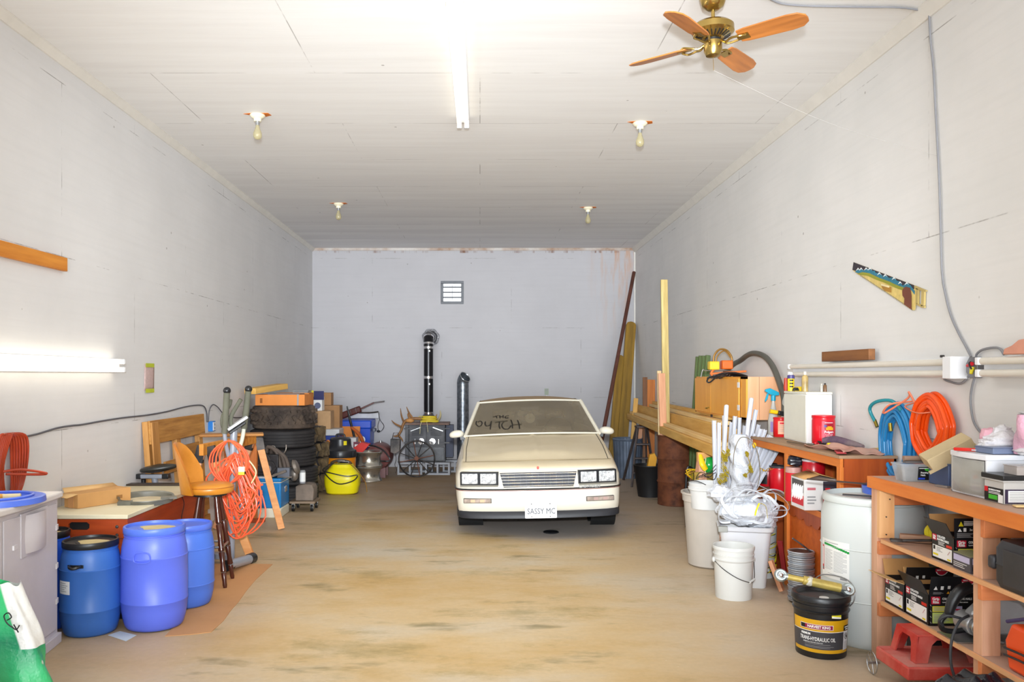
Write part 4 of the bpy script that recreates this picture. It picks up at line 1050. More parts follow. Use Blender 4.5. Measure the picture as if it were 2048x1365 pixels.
m = MB(); m.cyl((-.04, -.1, .43), (.11, -.13, .43), .02, CHROME, 14); m.cb((.0, -.11, .445), (.1, .03, .03), CHROME); m.build('spray_trigger', ys_, bevel=.004)
MB().tube([(-.13, -.1, .42), (-.23, -.2, .34), (-.1, -.24, .30), (.1, -.24, .26), (.23, -.2, .27), (.18, -.24, .2), (.0, -.26, .16), (-.14, -.25, .24), (-.2, -.2, .33), (-.1, -.14, .42)], .008, BLKPL, 8).build('hose', ys_)
MB().tube([(.1, -.13, .43), (.22, -.16, .33), (.34, -.22, .18), (.37, -.26, .05)], .006, mat('brass_wand', (150, 112, 50), .3, .8), 8).build('spray_wand', ys_)

# ---- alloy wheels
def alloy(label, z, dx=0):
    t = thing('alloy_wheel', label, 'wheel', (-1.70+dx, 12.55, z), 0, 'bare alloy wheels')
    AW = mat('polished_alloy', (196, 192, 182), .22, .9, var=.15)
    MB().lathe([(.15, 0), (.205, 0), (.212, .008), (.205, .03), (.19, .045), (.178, .09), (.178, .15), (.19, .18), (.205, .195), (.212, .215), (.205, .225), (.195, .222), (.185, .2), (.168, .15), (.168, .08), (.15, .03)], AW, 48, close=False).build('rim', t)
    m = MB(); m.lathe([(0, .10), (.05, .10), (.05, .13), (0, .13)], AW, 24)
    for k in range(5): m.box(.03, .175, -.025, .025, .10, .125, AW, RZ(72*k))
    m.build('spokes', t)
alloy('lower bare alloy wheel, on the floor right of the yellow tank', 0)
alloy('upper bare alloy wheel stacked on the other one, right of the yellow tank', .228, .01)
mt_ = mat('maroon_paint', (112, 66, 64), .45, var=.3, scale=8)
rt = thing('compressor_tank', 'rusty maroon round tank lying behind the alloy wheels', 'tank', (-1.6, 13.12, 0))
MB().lathe([(0, -.3), (.1, -.29), (.19, -.23), (.21, -.15), (.21, .15), (.19, .23), (.1, .29), (0, .3)], mt_, 40, T(0, 0, .33) @ RX(90)).build('tank', rt)
m = MB(); m.box(-.12, .12, -.2, -.14, 0, .16, mt_); m.build('foot', rt); MB().box(-.12, .12, .14, .2, 0, .16, mt_).build('foot', rt)
MB().cyl((.02, 0, .53), (.02, 0, .57), .02, STEEL).build('port', rt)
o = MB().tube([P(728, 894, 12.7), P(745, 892, 12.6), P(765, 900, 12.55), P(778, 915, 12.5), P(779, 922, 12.5), P(768, 923, 12.5), P(756, 922, 12.6)], .012, BLKPL, 8).build('rubber_hose'); tag(o, 'black rubber hose curling over the maroon tank', 'hose')

# ---- cinder blocks, stove, pipe
CBK = mat('grey_concrete_block', (166, 168, 174), .9, var=.15, bump=.5)
def cinder(label, x, y, rz=0):
    t = thing('cinder_block', label, 'concrete block', (x, y, 0), rz, 'concrete blocks under the stove')
    m = MB(); w_, d_, h_, q = .4, .2, .19, .03
    for a in ((-w_/2, w_/2, -d_/2, -d_/2+q), (-w_/2, w_/2, d_/2-q, d_/2)): m.box(a[0], a[1], a[2], a[3], 0, h_, CBK)
    for x0 in (-w_/2, -q/2, w_/2-q): m.box(x0, x0+q, -d_/2+q, d_/2-q, 0, h_, CBK)
    # laid on its side so the hollow cores face forward
    o = m.build('block', t); o.matrix_basis = T(0, 0, .1) @ RX(90) @ T(0, 0, -.095)
cinder('left concrete block under the stove, behind the wagon wheel', -1.14, 13.42, 4)
cinder('second concrete block from the left under the stove', -.98, 13.75, 0)
cinder('right front concrete block under the stove', -.68, 13.38, -3)
cinder('concrete block at the far right under the stove beside the car', -.42, 13.75, 2)
sv_ = thing('wood_stove', 'black cast iron wood stove with two doors standing on concrete blocks', 'stove', (-.86, 13.62, .205))
SI = mat('stove_iron', (44, 44, 48), .45, .5, var=.4, scale=5, dust=(70, 68, 68))
STP = mat('rusty_stove_top', (122, 96, 84), .6, .3, var=.3)
MB().box(-.30, .30, -.25, .25, 0, .60, SI).build('firebox', sv_, bevel=.008)
MB().box(-.36, -.30, -.2, .25, .05, .6, SI).build('side_shield', sv_); MB().box(.30, .42, -.02, .25, .05, .58, mat('blue_black_shield', (44, 48, 66), .5, .3)).build('side_shield', sv_)
MB().box(-.36, .36, -.28, .27, .60, .625, STP).build('top_plate', sv_, bevel=.003)
for sg in (-1, 1):
    dr = MB(); dr.box(min(sg*.008, sg*.285), max(sg*.008, sg*.285), -.275, -.25, .27, .57, SI)
    for k in range(5): dr.box(min(sg*.06, sg*.24), max(sg*.06, sg*.24), -.281, -.275, .43+.025*k, .44+.025*k, SI)
    d_ = dr.build('door', sv_, bevel=.004)
    m = MB(); m.lathe([(0, 0), (.05, 0), (.05, .01), (0, .012)], CHROME, 24, T(sg*.09, -.275, .33) @ RX(90))
    for k in range(6): m.box(.012, .042, -.004, .004, .012, .016, SI, T(sg*.09, -.275, .33) @ RX(90) @ RZ(60*k))
    m.build('draft_knob', d_)
    MB().box(sg*.19-.004, sg*.19+.004, -.285, -.275, .29, .37, CHROME).build('handle', d_)
    for z in (.30, .53): MB().box(min(sg*.2, sg*.37), max(sg*.2, sg*.37), -.285, -.262, z, z+.02, SI).build('hinge', d_)
    MB().bar((sg*.26, -.29, .5), (sg*.10, -.30, .56), .012, .012, STEEL).build('latch', d_)
MB().box(-.28, .28, -.27, -.25, .02, .24, mat('ash_door', (52, 52, 54), .35, .5, var=.6, scale=8)).build('ash_panel', sv_, bevel=.004)
sp_ = thing('stove_pipe', 'black insulated stove pipe with silver bands rising to a wall elbow', 'stove pipe', (-.86, 13.78, .832))
MB().lathe([(0, 0), (.16, 0), (.10, .10), (.085, .12), (0, .12)][0:], mat('pipe_collar', (84, 84, 90), .4, .6), 32).build('collar', sp_)
m = MB(); m.lathe([(0, .1), (.078, .1), (.078, 1.27), (0, 1.27)], mat('stove_pipe_black', (22, 22, 26), .3, .3), 32); m.build('pipe', sp_)
for z in (.14, .74, 1.24): MB().lathe([(.079, z-.022), (.084, z-.018), (.084, z+.018), (.079, z+.022)], CHROME, 32, close=False).build('band', sp_)
el = MB(); el.tube([(0, 0, 1.26), (0, .01, 1.34), (0, .08, 1.42), (0, .25, 1.44), (0, .62, 1.44)], .082, mat('stove_pipe_black', (22, 22, 26), .3, .3), 24); el.build('elbow', sp_)
m = MB(); m.tube([(0, 0, 1.29), (0, .005, 1.32)], .088, CHROME, 24, sm=1); m.build('band', sp_)
m = MB(); m.tube([(0, .03, 1.385), (0, .06, 1.41)], .088, CHROME, 24, sm=1); m.build('band', sp_)
FO = mat('crumpled_foil', (206, 208, 212), .2, .95, var=.3, scale=18, bump=1.0)
m = MB(); m.grid(lambda u, v: ((.09+.06*v+.006*sin(7*2*pi*u)*v)*cos(2*pi*u), .66-.03*sin(pi*v)-.012*cos(9*2*pi*u), 1.44+(.09+.06*v+.006*sin(7*2*pi*u)*v)*sin(2*pi*u)), 60, 4, FO, cu=True); m.build('foil_collar', sp_, solid=.002)
for z in (1.18, .63): MB().box(-.012+.02, .012+.02, -.0815, -.0785, z-.015, z+.015, WHITE, RY(30) if False else None).build('sticker', sp_)
# antlers on the stove
an = thing('antlers', 'pair of brown antlers with a skull plate lying on the stove top', 'antlers', (-1.02, 13.42, .835))
AM = mat('antler', (142, 98, 52), .5, var=.35, scale=14); O3 = Vector((-1.02, 13.42, .835))
def A(px, py, d=13.3): return P(px, py, d)-O3
MB().tube([A(842, 838), A(828, 838), A(812, 842), A(806, 850), A(802, 862), A(795, 872), A(787, 873)], .022, AM, 10, rs=[.024, .026, .026, .022, .02, .018, .008]).build('antler_beam', an)
for pts in ([(808, 845), (803, 832), (801, 817)], [(826, 838), (818, 826), (813, 814)], [(802, 854), (790, 848), (783, 841)], [(796, 871), (803, 878), (806, 884)], [(820, 838), (816, 830), (818, 826)]):
    MB().tube([A(*q) for q in pts], .014, AM, 8, rs=[.018, .013, .004]).build('antler_tine', an)
MB().ball(A(820, 842), (.07, .05, .035), mat('skull_plate', (196, 138, 74), .6), 14, 10, warp=.06).build('skull_plate', an)
MB().tube([A(866, 848, 13.5), A(877, 840, 13.5), A(881, 830, 13.5), A(880, 821, 13.5)], .02, mat('pale_antler', (172, 158, 116), .5, var=.3), 8, rs=[.022, .02, .016, .004]).build('antler_beam', an)
MB().tube([A(874, 842, 13.5), A(872, 834, 13.5), A(874, 829, 13.5)], .012, AM, 8, rs=[.014, .011, .004]).build('antler_tine', an)
rp = MB(); rnd = random.Random(5)
for k in range(14):
    x0 = -.83+rnd.uniform(-.02, .02); w_ = rnd.uniform(.09, .15); z = .845+.007*k
    rp.tube([(x0-w_, 13.38, z), (x0, 13.33, z+.01), (x0+w_, 13.38, z+.004), (x0+w_*.5, 13.43, z), (x0-w_*.5, 13.43, z+.006)], .0055, mat('yellow_rope', (214, 190, 44), .7), 5, closed=True, sm=3)
rp.tube([(-.94, 13.34, .86), (-.96, 13.30, .8), (-.97, 13.31, .66)], .004, mat('cream_cord', (214, 206, 160), .4), 5); rp.tube([(-.86, 13.33, .86), (-.85, 13.30, .8), (-.84, 13.31, .69)], .004, mat('cream_cord', (214, 206, 160), .4), 5)
tag(rp.build('rope_bundle'), 'small bundle of yellow rope lying on the stove top', 'rope')
lt = thing('hanging_lantern', 'grey and black boxy lamp hanging from the antler left of the stove', 'lantern', (-1.33, 12.98, .40))
m = MB(); m.prism([(-.075, .0), (.0, -.03), (.075, .02), (.08, .2), (-.07, .21)], -.05, .07, IRON, RX(90)); m.build('housing', lt, bevel=.006)
MB().prism([(-.075, .02), (.005, -.01), (.005, .19), (-.07, .2)], .051, .058, mat('lamp_glass', (120, 122, 112), .2), RX(90)).build('lens', lt)
MB().tube([(-.05, 0, .21), (-.03, 0, .30), (.04, 0, .30), (.06, 0, .21)], .006, IRON, 6, sm=1).build('bail', lt)
MB().tube([(0, 0, .0), (.01, 0, -.12), (-.01, 0, -.2), (.02, 0, -.28), (.0, 0, -.33)], .004, BLKPL, 6).build('cord', lt)
# wagon wheel
ww = thing('wagon_wheel', 'rusty spoked iron wagon wheel leaning against the stove', 'wagon wheel', M=T(-1.0, 12.98, .0) @ RX(-12))
MB().torus((0, 0, .292), .283, .012, IRON, 48, 8, RX(90), sz=1).build('rim', ww)
HB = mat('wheel_rust', (122, 78, 60), .7, .3, var=.4)
MB().cyl((0, -.06, .292), (0, .06, .292), .035, HB, 18, .03).build('hub', ww)
for k in range(12):
    a = 2*pi*k/12+.2; MB().cyl((.03*cos(a), 0, .292+.03*sin(a)), (.277*cos(a), 0, .292+.277*sin(a)), .007, HB if k % 3 == 0 else IRON, 8).build('spoke', ww)
# galvanised pipe
gp = thing('galvanised_pipe', 'tall galvanised stove pipe with an open elbow, upright beside the car', 'pipe', (-.29, 13.95, 0))
MB().lathe([(0, 0), (.1, 0), (.1, 1.47), (0, 1.47)], GALV, 36).build('pipe', gp)
def elb(u, v):
    a = 2*pi*u; t = radians(52)*v
    cx = .14; r = .1
    x = cx-(cx-r*cos(a))*cos(t); z = (cx-r*cos(a))*sin(t)
    return (x, r*sin(a)*(1), 1.47+z)
MB().grid(elb, 32, 10, GALV, cu=True, flip=False).build('elbow', gp, solid=.003).matrix_basis = RZ(-42)
MB().box(-.004, .004, -.104, -.1, .02, 1.46, GALV, RZ(8)).build('seam', gp)
m = MB(); m.torus((0, 0, 0), .1, .006, STEEL, 32, 6); o = m.build('lip', gp); o.matrix_basis = RZ(-42) @ T(.14-.14*cos(radians(52)), 0, 1.47+.14*sin(radians(52))) @ RY(52)
wb_ = thing('socket_cover', 'small greenish outlet plate on the back wall above the car roof', 'outlet', P(1093, 784, 14.46))
m = MB(); m.box(-.035, .035, -.01, 0, -.055, .055, mat('green_grey_plate', (150, 160, 140), .5)); m.box(-.012, .012, -.012, -.01, .015, .04, GREYP); m.build('plate', wb_)
MB().cyl((0, -.004, -.055), (0, -.004, -.5), .005, m_trim, 8).build('wire', wb_)
# ================================================================ CAR
CARM = T(.585, 8.05, 0) @ RZ(-1.6) @ RY(-1.5)
car = thing('car', 'dusty cream two-door coupe parked nose first in the middle of the shop', 'car', M=CARM)
def car_paint():
    k = NT('dusty_cream_paint'); v = k.coords()
    n = k.noise(v, 2.2, 6, .6)
    geo = k.n('ShaderNodeNewGeometry'); sx = k.n('ShaderNodeSeparateXYZ'); k.l(geo.outputs['Normal'], sx.inputs[0])
    up = k.ramp(sx.outputs[2], [(.45, G4(0)), (.85, G4(1))])          # dust settles on upward faces
    d = k.ramp(n, [(.3, (206, 188, 152)), (.7, (216, 200, 166))])
    col = k.mix(k.math('MULTIPLY', up, .85), (228, 222, 206), d)
    k.l(col, k.b.inputs['Base Color'])
    k.l(k.ramp(up, [(0, G4(.28)), (1, G4(.6))]), k.b.inputs['Roughness'])
    k.b.inputs['Coat Weight'].default_value = .15
    return k.m
CP = car_paint()
ROOFM = mat('dusty_roof', (176, 148, 112), .8, var=.08, scale=3)
# plan outline of the body (half), nose -> tail
half = [(0, 0), (.15, .003), (.30, .012), (.45, .026), (.58, .046), (.68, .07), (.745, .10), (.79, .145), (.815, .20), (.828, .27), (.836, .36)]
side = [.44+.03*i for i in range(29)]
def xside(y):
    if y < .36: return .836
    if y < 1.6: return .836+.018*min(1, (y-.36)/.5)
    if y < 4.0: return .854
    return .854-.03*((y-4.0)/.7)**2
ysd = [.44, .5, .56, .62, .68, .74, .8, .86, .92, .98, 1.04, 1.1, 1.16, 1.22, 1.28, 1.34, 1.42, 1.55, 1.8, 2.2, 2.6, 3.0, 3.3, 3.36, 3.42, 3.48, 3.54, 3.6, 3.66, 3.72, 3.78, 3.84, 3.9, 3.96, 4.02, 4.08, 4.2, 4.4, 4.6, 4.68]
path = half+[(xside(y), y) for y in ysd]+[(.80, 4.76), (.74, 4.82), (.6, 4.86), (.3, 4.88), (0, 4.885)]
full = [(-x, y) for x, y in path[:0:-1]]+path      # from tail left round the nose to tail right
levels = [(.27, .03), (.30, .01), (.34, -.004), (.40, -.006), (.47, -.004), (.485, .0), (.492, .012), (.50, .014), (.60, .02), (.66, .03), (.69, .045), (.715, .085), (.735, .15), (.745, .22)]
WY = (.93, 3.72); WR = .325; WZ = .29
def ztop(y):
    if y < .3: return .745
    if y < 1.5: return .745+.165*((y-.3)/1.2)**.9
    if y < 3.7: return .91
    return .91-.05*(y-3.7)/1.18
def bodypt(j, i):
    x, y = full[j]; s = -1 if x < 0 else 1; ax = abs(x)
    zf, dy = levels[i]; t = i/(len(levels)-1)
    tt = (zf-.27)/(.745-.27)
    wf = max(0, min(1, 1-(y-.12)/.28)) if y < 1 else 0
    zl = .27
    for wy in WY:
        if abs(y-wy) < WR: zl = max(zl, WZ+sqrt(WR*WR-(y-wy)**2))
    # side section
    zs = zl+(ztop(y)-zl)*tt
    q = (zs-.27)/(ztop(y)-.27)
    f = 1-.02*(1-q)**2*1.5 if q < .55 else 1-.10*((q-.55)/.45)**2.2
    if q < .3: f -= .03*(.3-q)/.3
    xs = ax*f; ysd_ = y
    xf = ax*(1-.10*max(0, (tt-.6)/.4)**2.2); yf = y+dy
    if y > 4.7: ysd_ = y-.08*q*q-.04*(1-q)
    X = xf*wf+xs*(1-wf); Y = yf*wf+ysd_*(1-wf); Z = zf*wf+zs*(1-wf)
    return (s*X, Y, Z)
NL = len(levels)
m = MB()
vs = [bodypt(j, i) for i in range(NL) for j in range(len(full))]; n = len(full)
m.add(vs, [(i*n+j, i*n+j+1, (i+1)*n+j+1, (i+1)*n+j) for i in range(NL-1) for j in range(n-1)], CP)
m.build('body', car)
# dark wheel wells and underside
UN = mat('underbody_black', (14, 14, 15), .8)
MB().box(-.70, .70, .35, 4.7, .27, .34, UN).build('underbody', car)
for wy in WY:
    for sg in (-1, 1):
        MB().lathe([(WR, -.26), (WR, .0)], UN, 40, T(sg*.83, wy, WZ) @ RY(90*sg), close=False).build('wheel_well', car)
# top decks
def topx(y):
    return xside(max(y, .3))*.9 if y > .3 else .836*.9
def deck(y0, y1, n_, name, fn, front=False):
    m_ = MB()
    def g(u, v):
        y = y0+(y1-y0)*v; s_ = 2*u-1
        xe = topx(y); x = s_*xe
        if front:
            j = abs(s_)*.752; fy = 0
            for a, b in zip(path[:-1], path[1:]):
                if a[0] <= j <= b[0]: fy = a[1]+(b[1]-a[1])*(j-a[0])/max(1e-6, b[0]-a[0]); break
            yf = .22+fy*.9; y = yf+(y1-yf)*v
        return (x, y, fn(x, y, s_))
    m_.grid(g, 40, n_, CP); return m_.build(name, car)
def hoodz(x, y, s_):
    t = max(0, min(1, (y-.22)/.25))
    crown = .036*(1-abs(s_)**2.2)*t*(1-.55*max(0, y-.4))
    bulge = .016*t*(1-.5*max(0, y-.4))*(1/(1+math.exp((abs(x)-.37+.05*(y-.22))*60)))
    spine = .012*t*math.exp(-(x/.018)**2)
    return ztop(y)+crown+bulge+spine
deck(.22, 1.56, 26, 'hood', hoodz, front=True)
deck(1.56, 3.75, 6, 'cowl_and_shelf', lambda x, y, s_: .912+.03*(1-s_*s_))
deck(3.75, 4.80, 10, 'trunk_lid', lambda x, y, s_: ztop(y)+.045*(1-abs(s_)**2.4))
for sg in (-1, 1):
    pts = []
    for k in range(14):
        y = .30+(1.5-.30)*k/13; x = topx(y)*.955
        pts.append((sg*x, y, hoodz(x, y, .955)+.002))
    MB().tube(pts, .0035, mat('panel_gap', (40, 34, 28), .8), 5, sm=1).build('hood_gap', car)
pts = [(s_*.75, .235+.9*(.10*abs(s_)**3), hoodz(s_*.75, .25, s_)+.001) for s_ in [-.95+.1*k for k in range(20)]]
MB().tube(pts, .003, mat('hood_edge_seam', (150, 132, 100), .8), 5, sm=1).build('hood_edge_gap', car)  # thin tan line marks the hood's front seam
# air dam
m = MB(); dam = [(x, y) for x, y in full if y < .56]
vs = [(x*.985, y+.012, z) for z in (.205, .275) for x, y in dam]+[(x*.95, y+.05, .2) for x, y in dam]; n = len(dam)
m.add(vs, [(j, j+1, n+j+1, n+j) for j in range(n-1)]+[(2*n+j, 2*n+j+1, j+1, j) for j in range(n-1)], mat('air_dam_black', (44, 45, 50), .5)); m.build('air_dam', car, solid=.01)
# pinstripe moulding
strip_pts = [(x*1.002, y-.002, .493) for x, y in full if y < .5]
MB().tube(strip_pts, .0075, BLKPL, 6, sm=1).build('bumper_moulding', car)
MB().tube([(x, y+.001, .481) for x, y, z in strip_pts], .003, mat('maroon_pinstripe', (140, 60, 56), .5), 6, sm=1).build('pinstripe', car)
# grille
gr = MB(); gx0, gx1, gz0, gz1 = -.375, .375, .515, .658
DG = mat('grille_dark', (28, 31, 44), .5, var=.4, scale=30)
gr.prism([(gx0+.035, gz0), (gx1-.035, gz0), (gx1, gz1), (gx0, gz1)], -.06, .012, DG, T(0, 0, 0) @ RX(90)); g_ = gr.build('grille', car, bevel=.004)
g_.matrix_basis = T(0, .018, 0)
SL = mat('grille_chrome', (214, 196, 170), .25, .7)
for k in range(5):
    z = gz0+.012+(gz1-gz0-.024)*k/4; w_ = gx1-.035*(1-(z-gz0)/(gz1-gz0))
    MB().box(-w_, w_, -.02, -.008, z-.0014, z+.0014, SL).build('grille_bar', g_)
m = MB()
for k in range(13): x = -.35+.7*k/12; MB().box(x-.0008, x+.0008, -.018, -.0122, gz0, gz1, mat('grille_fin_grey', (64, 66, 76), .4)).build('grille_fin', g_)
fr_ = [(gx0+.03, gz0-.008), (gx1-.03, gz0-.008), (gx1+.008, gz1+.006), (gx0-.008, gz1+.006)]
MB().tube([(x, -.014, z) for x, z in fr_], .007, CP, 8, closed=True, sm=1).build('grille_surround', g_)
# headlights
LENS = mat('headlight_lens', (212, 216, 220), .12, .6, var=.6, scale=26, bump=.6)
for sg in (-1, 1):
    m = MB(); m.box(-.19, .19, -.02, .06, -.068, .068, mat('headlight_bezel', (36, 38, 42), .3, .4)); 
    b_ = m.build('headlight', car, bevel=.006); b_.matrix_basis = T(sg*.578, .048, .600) @ RZ(sg*9)
    for dx in (-.092, .092):
        q = MB(); q.box(-.08, .08, -.028, -.012, -.052, .052, LENS); lo_ = q.build('lamp_lens', b_, bevel=.006); lo_.location = (dx, 0, .002)
        q = MB(); q.lathe([(0, 0), (.03, 0), (.036, -.008), (.0, -.006)], LENS, 20, T(dx, -.0285, .0) @ RX(90)); q.build('reflector', b_)
    MB().box(-.19, .19, -.024, -.019, -.075, -.06, mat('bezel_grey', (120, 116, 104), .4)).build('bezel_lip', b_)
    # parking lamp
    m = MB(); m.box(-.14, .14, -.012, .03, -.024, .024, mat('parking_bezel', (86, 80, 76), .4))
    p_ = m.build('parking_lamp', car, bevel=.004); p_.matrix_basis = T(sg*.60, .048, .385) @ RZ(sg*8)
    MB().box(-.132, .132, -.016, -.011, -.018, .018, mat('parking_lens', (176, 160, 148), .2, .2, var=.4, scale=20)).build('lens', p_)
    for dx in (-.045, .05): MB().box(dx-.022, dx+.022, -.018, -.015, -.014, .014, mat('amber_lens' if sg < 0 else 'pink_lens', (226, 178, 146) if sg < 0 else (176, 150, 142), .2)).build('amber_bulb', p_)
# emblem
MB().prism([(0, .018), (.012, .01), (.01, -.012), (0, -.02), (-.01, -.012), (-.012, .01)], 0, .006, mat('red_emblem', (150, 60, 48), .3, .4), T(.0, .05, .694) @ RX(76)).build('hood_emblem', car)
# maker's lettering on the moulding
MB().text('CHEVROLET', .034, STEEL, T(.50, .022, .505) @ RZ(6) @ FACE_F, depth=.002, bold=.02, sx=1.15).build('maker_lettering', car)
# licence plate
lp = MB(); lp.prism([(-.155, -.07), (-.15, -.078), (.15, -.078), (.155, -.07), (.155, .07), (.15, .078), (-.15, .078), (-.155, .07)], 0, .003, mat('plate_white', (214, 214, 216), .35, var=.02, emit=0), FACE_F)
lp_ = lp.build('licence_plate', car); lp_.matrix_basis = T(.015, -.03, .292)
m = MB(); m.text('SASSY MC', .078, mat('plate_grey', (60, 64, 74), .5), FACE_F @ T(.004, -.012, .0035), bold=.0, sx=.8); m.build('plate_lettering', lp_)
for x in (-.09, .09):
    for z in (-.062, .062): MB().cyl((x, -.003, z), (x, -.007, z), .005, IRON, 8).build('plate_screw', lp_)
# greenhouse
WS = [Vector((-.765, 1.50, .915)), Vector((.765, 1.50, .915)), Vector((.625, 2.22, 1.275)), Vector((-.625, 2.22, 1.275))]
def ws(u, v, off=0):
    a = WS[0].lerp(WS[1], u); b = WS[3].lerp(WS[2], u); p = a.lerp(b, v)
    bow = (1-(2*u-1)**2)
    p = p+Vector((0, -.10*bow*(1-.3*v)-off*.45, .022*bow+off*.9)); return p
def glass_mat():
    k = NT('dusty_windshield'); v = k.coords()
    n = k.noise(v, 3.5, 6, .6); sx = k.n('ShaderNodeSeparateXYZ'); k.l(v, sx.inputs[0])
    k.l(k.ramp(n, [(.3, (118, 107, 88)), (.7, (136, 124, 102))]), k.b.inputs['Base Color'])
    k.b.inputs['Roughness'].default_value = .12
    k.b.inputs['Coat Weight'].default_value = .4
    tr = k.n('ShaderNodeBsdfTransparent'); mx = k.n('ShaderNodeMixShader')
    k.l(k.ramp(n, [(.3, G4(.62)), (.7, G4(.8))]), mx.inputs[0])
    k.l(tr.outputs[0], mx.inputs[1]); k.l(k.b.outputs[0], mx.inputs[2]); k.l(mx.outputs[0], k.out.inputs[0]); return k.m
GL = glass_mat()
w_ = MB().grid(lambda u, v: ws(u, v), 24, 10, GL).build('windshield', car)
# pillars / windshield surround
TRM = mat('cream_pillar', (228, 222, 204), .35, var=.04)
for pts in ([ws(0, v/6)+Vector((-.01, 0, 0)) for v in range(7)], [ws(1, v/6)+Vector((.01, 0, 0)) for v in range(7)]):
    MB().tube(pts, .021, TRM, 8, sm=1).build('pillar', car)
MB().tube([ws(u/12, 1.0) for u in range(13)], .012, TRM, 8, sm=1).build('windshield_header', car)
MB().tube([ws(u/12, 0.0)+Vector((0, -.01, .004)) for u in range(13)], .010, TRM, 8, sm=1).build('windshield_sill', car)
# roof
def roof(u, v):
    s_ = 2*u-1; y = 2.22+1.02*v; xe = .64-.03*abs(v-.4)
    bow = (1-abs(s_)**2.4)
    return (s_*xe, y-.10*.7*(1-s_*s_)*(1-v), 1.275+.022*(1-s_*s_)*(1-v)+.045*bow*sin(min(1, v*1.6+.0)*pi/2)-.0*v)
MB().grid(roof, 24, 10, ROOFM).build('roof', car)
# side glass & quarter
SG = mat('dark_side_glass', (40, 38, 34), .1, var=.1, alpha=.75)
for sg in (-1, 1):
    A_ = [(sg*.775, 1.50, .915), (sg*.63, 2.24, 1.275), (sg*.635, 3.0, 1.285), (sg*.77, 3.15, .915)]
    MB().add(A_, [(0, 1, 2, 3) if sg < 0 else (3, 2, 1, 0)], SG).build('side_window', car)
    MB().add([(sg*.77, 3.15, .915), (sg*.635, 3.0, 1.285), (sg*.61, 3.26, 1.27), (sg*.70, 3.80, .915)], [(0, 1, 2, 3) if sg < 0 else (3, 2, 1, 0)], CP).build('rear_pillar', car)
MB().add([(-.61, 3.25, 1.275), (.61, 3.25, 1.275), (.70, 3.82, .92), (-.70, 3.82, .92)], [(0, 1, 2, 3)], SG).build('rear_window', car)
# cabin
INT = mat('cabin_brown', (92, 80, 66), .8, var=.15); 
MB().box(-.70, .70, 1.62, 1.85, .86, .935, INT).build('dashboard', car, bevel=.02)
for sg in (-1, 1):
    t_ = MB().box(-.25, .25, 0, .16, .45, 1.05, INT, T(sg*.34, 2.55, 0) @ RX(-10)).build('seat_back', car, bevel=.04)
    MB().box(sg*.34-.13, sg*.34+.13, 2.68, 2.76, 1.03, 1.17, INT).build('headrest', car, bevel=.03)
MB().torus((0, 0, 0), .17, .012, BLKPL, 32, 8, T(.34, 2.0, .93) @ RX(65)).build('steering_wheel', car)
MB().box(-.12, .12, 2.1, 2.12, 1.17, 1.225, IRON).build('rear_view_mirror', car, bevel=.01)
MB().lathe([(0, 0), (.06, 0), (.06, .004), (0, .004)], mat('pale_hanging_disc', (176, 164, 130), .7), 24, T(.0, 2.06, 1.08) @ RX(90)).build('hanging_ornament', car)
# finger writing in the dust
zc = {'bl': (275, 497), 'br': (1385, 455), 'tr': (1220, 178), 'tl': (385, 205)}
def wuv(px, py):
    u = (px-330)/(1300-330); v = .5
    for _ in range(8):
        yb = 497+(455-497)*u; yt = 205+(178-205)*u; v = (yb-py)/(yb-yt)
        xl = 275+(385-275)*v; xr = 1385+(1220-1385)*v; u = (px-xl)/(xr-xl)
    return ws(u, v, .004)
DK = mat('wiped_dust', (24, 20, 16), .6, var=.05)
for pts in ([(362, 372), (358, 395), (380, 418), (402, 408), (408, 385), (392, 372), (372, 382)], [(437, 378), (434, 400), (450, 416), (478, 404), (487, 376)], [(487, 376), (482, 410), (478, 444)], [(516, 386), (592, 376)], [(556, 382), (552, 412), (560, 440)], [(622, 372), (590, 382), (574, 410), (592, 440), (628, 442), (652, 414)], [(650, 366), (662, 398), (664, 436)], [(706, 370), (718, 402), (724, 440)], [(664, 408), (742, 402)], [(500, 338), (548, 326)], [(526, 332), (534, 350)], [(556, 328), (560, 350)], [(584, 326), (586, 348)], [(558, 338), (586, 336)], [(634, 328), (604, 336), (606, 350), (630, 348)]):
    MB().tube([wuv(*p) for p in pts], .0075, DK, 6, flat=.3, sm=4).build('finger_writing', w_)
# mirrors
for sg in (-1, 1):
    mr = MB()
    def shell(u, v):
        a = 2*pi*u; b = -pi/2+pi*v; c_ = cos(b)
        x = .09*cos(a)*c_; z = .052*sin(a)*c_; y = .06*sin(b)
        if z < -.03: z = -.03+(z+.03)*.3
        return (x, y, z)
    mr.grid(shell, 24, 12, TRM, cu=True); o_ = mr.build('door_mirror', car); o_.matrix_basis = T(sg*.885, 1.72, .925) @ RY(sg*6)
    MB().box(-.03, .03, -.02, .03, -.075, -.02, BLKPL).build('mirror_stalk', o_, bevel=.006).matrix_basis = T(-sg*.06, 0, 0)
# wheels
def carwheel(x, y, z):
    t_ = tyre_mesh(.31, .2, 'road', TDARK, .62); o_ = t_.build('wheel', car); o_.matrix_basis = T(x, y, z) @ RY(90)
    MB().lathe([(0, -.07), (.15, -.075), (.19, -.06), (.19, .06), (.15, .075), (0, .07)], STEEL, 32).build('rim', o_)
for x in (-.70, .70):
    carwheel(x, .93, .31+.0175*(1 if x > 0 else -1)*0+(-.014 if x > 0 else .021)); carwheel(x, 3.72, .31+(-.014 if x > 0 else .021))
# round drain lid on the floor in front
d = thing('floor_lid', 'small round black metal lid on the concrete in front of the car', 'lid', (P(1102, 1066, 8.41).x, 8.41, 0))
MB().lathe([(0, 0), (.078, 0), (.082, .008), (.074, .014), (.066, .008), (0, .008)], BLKPL, 32).build('disc', d)
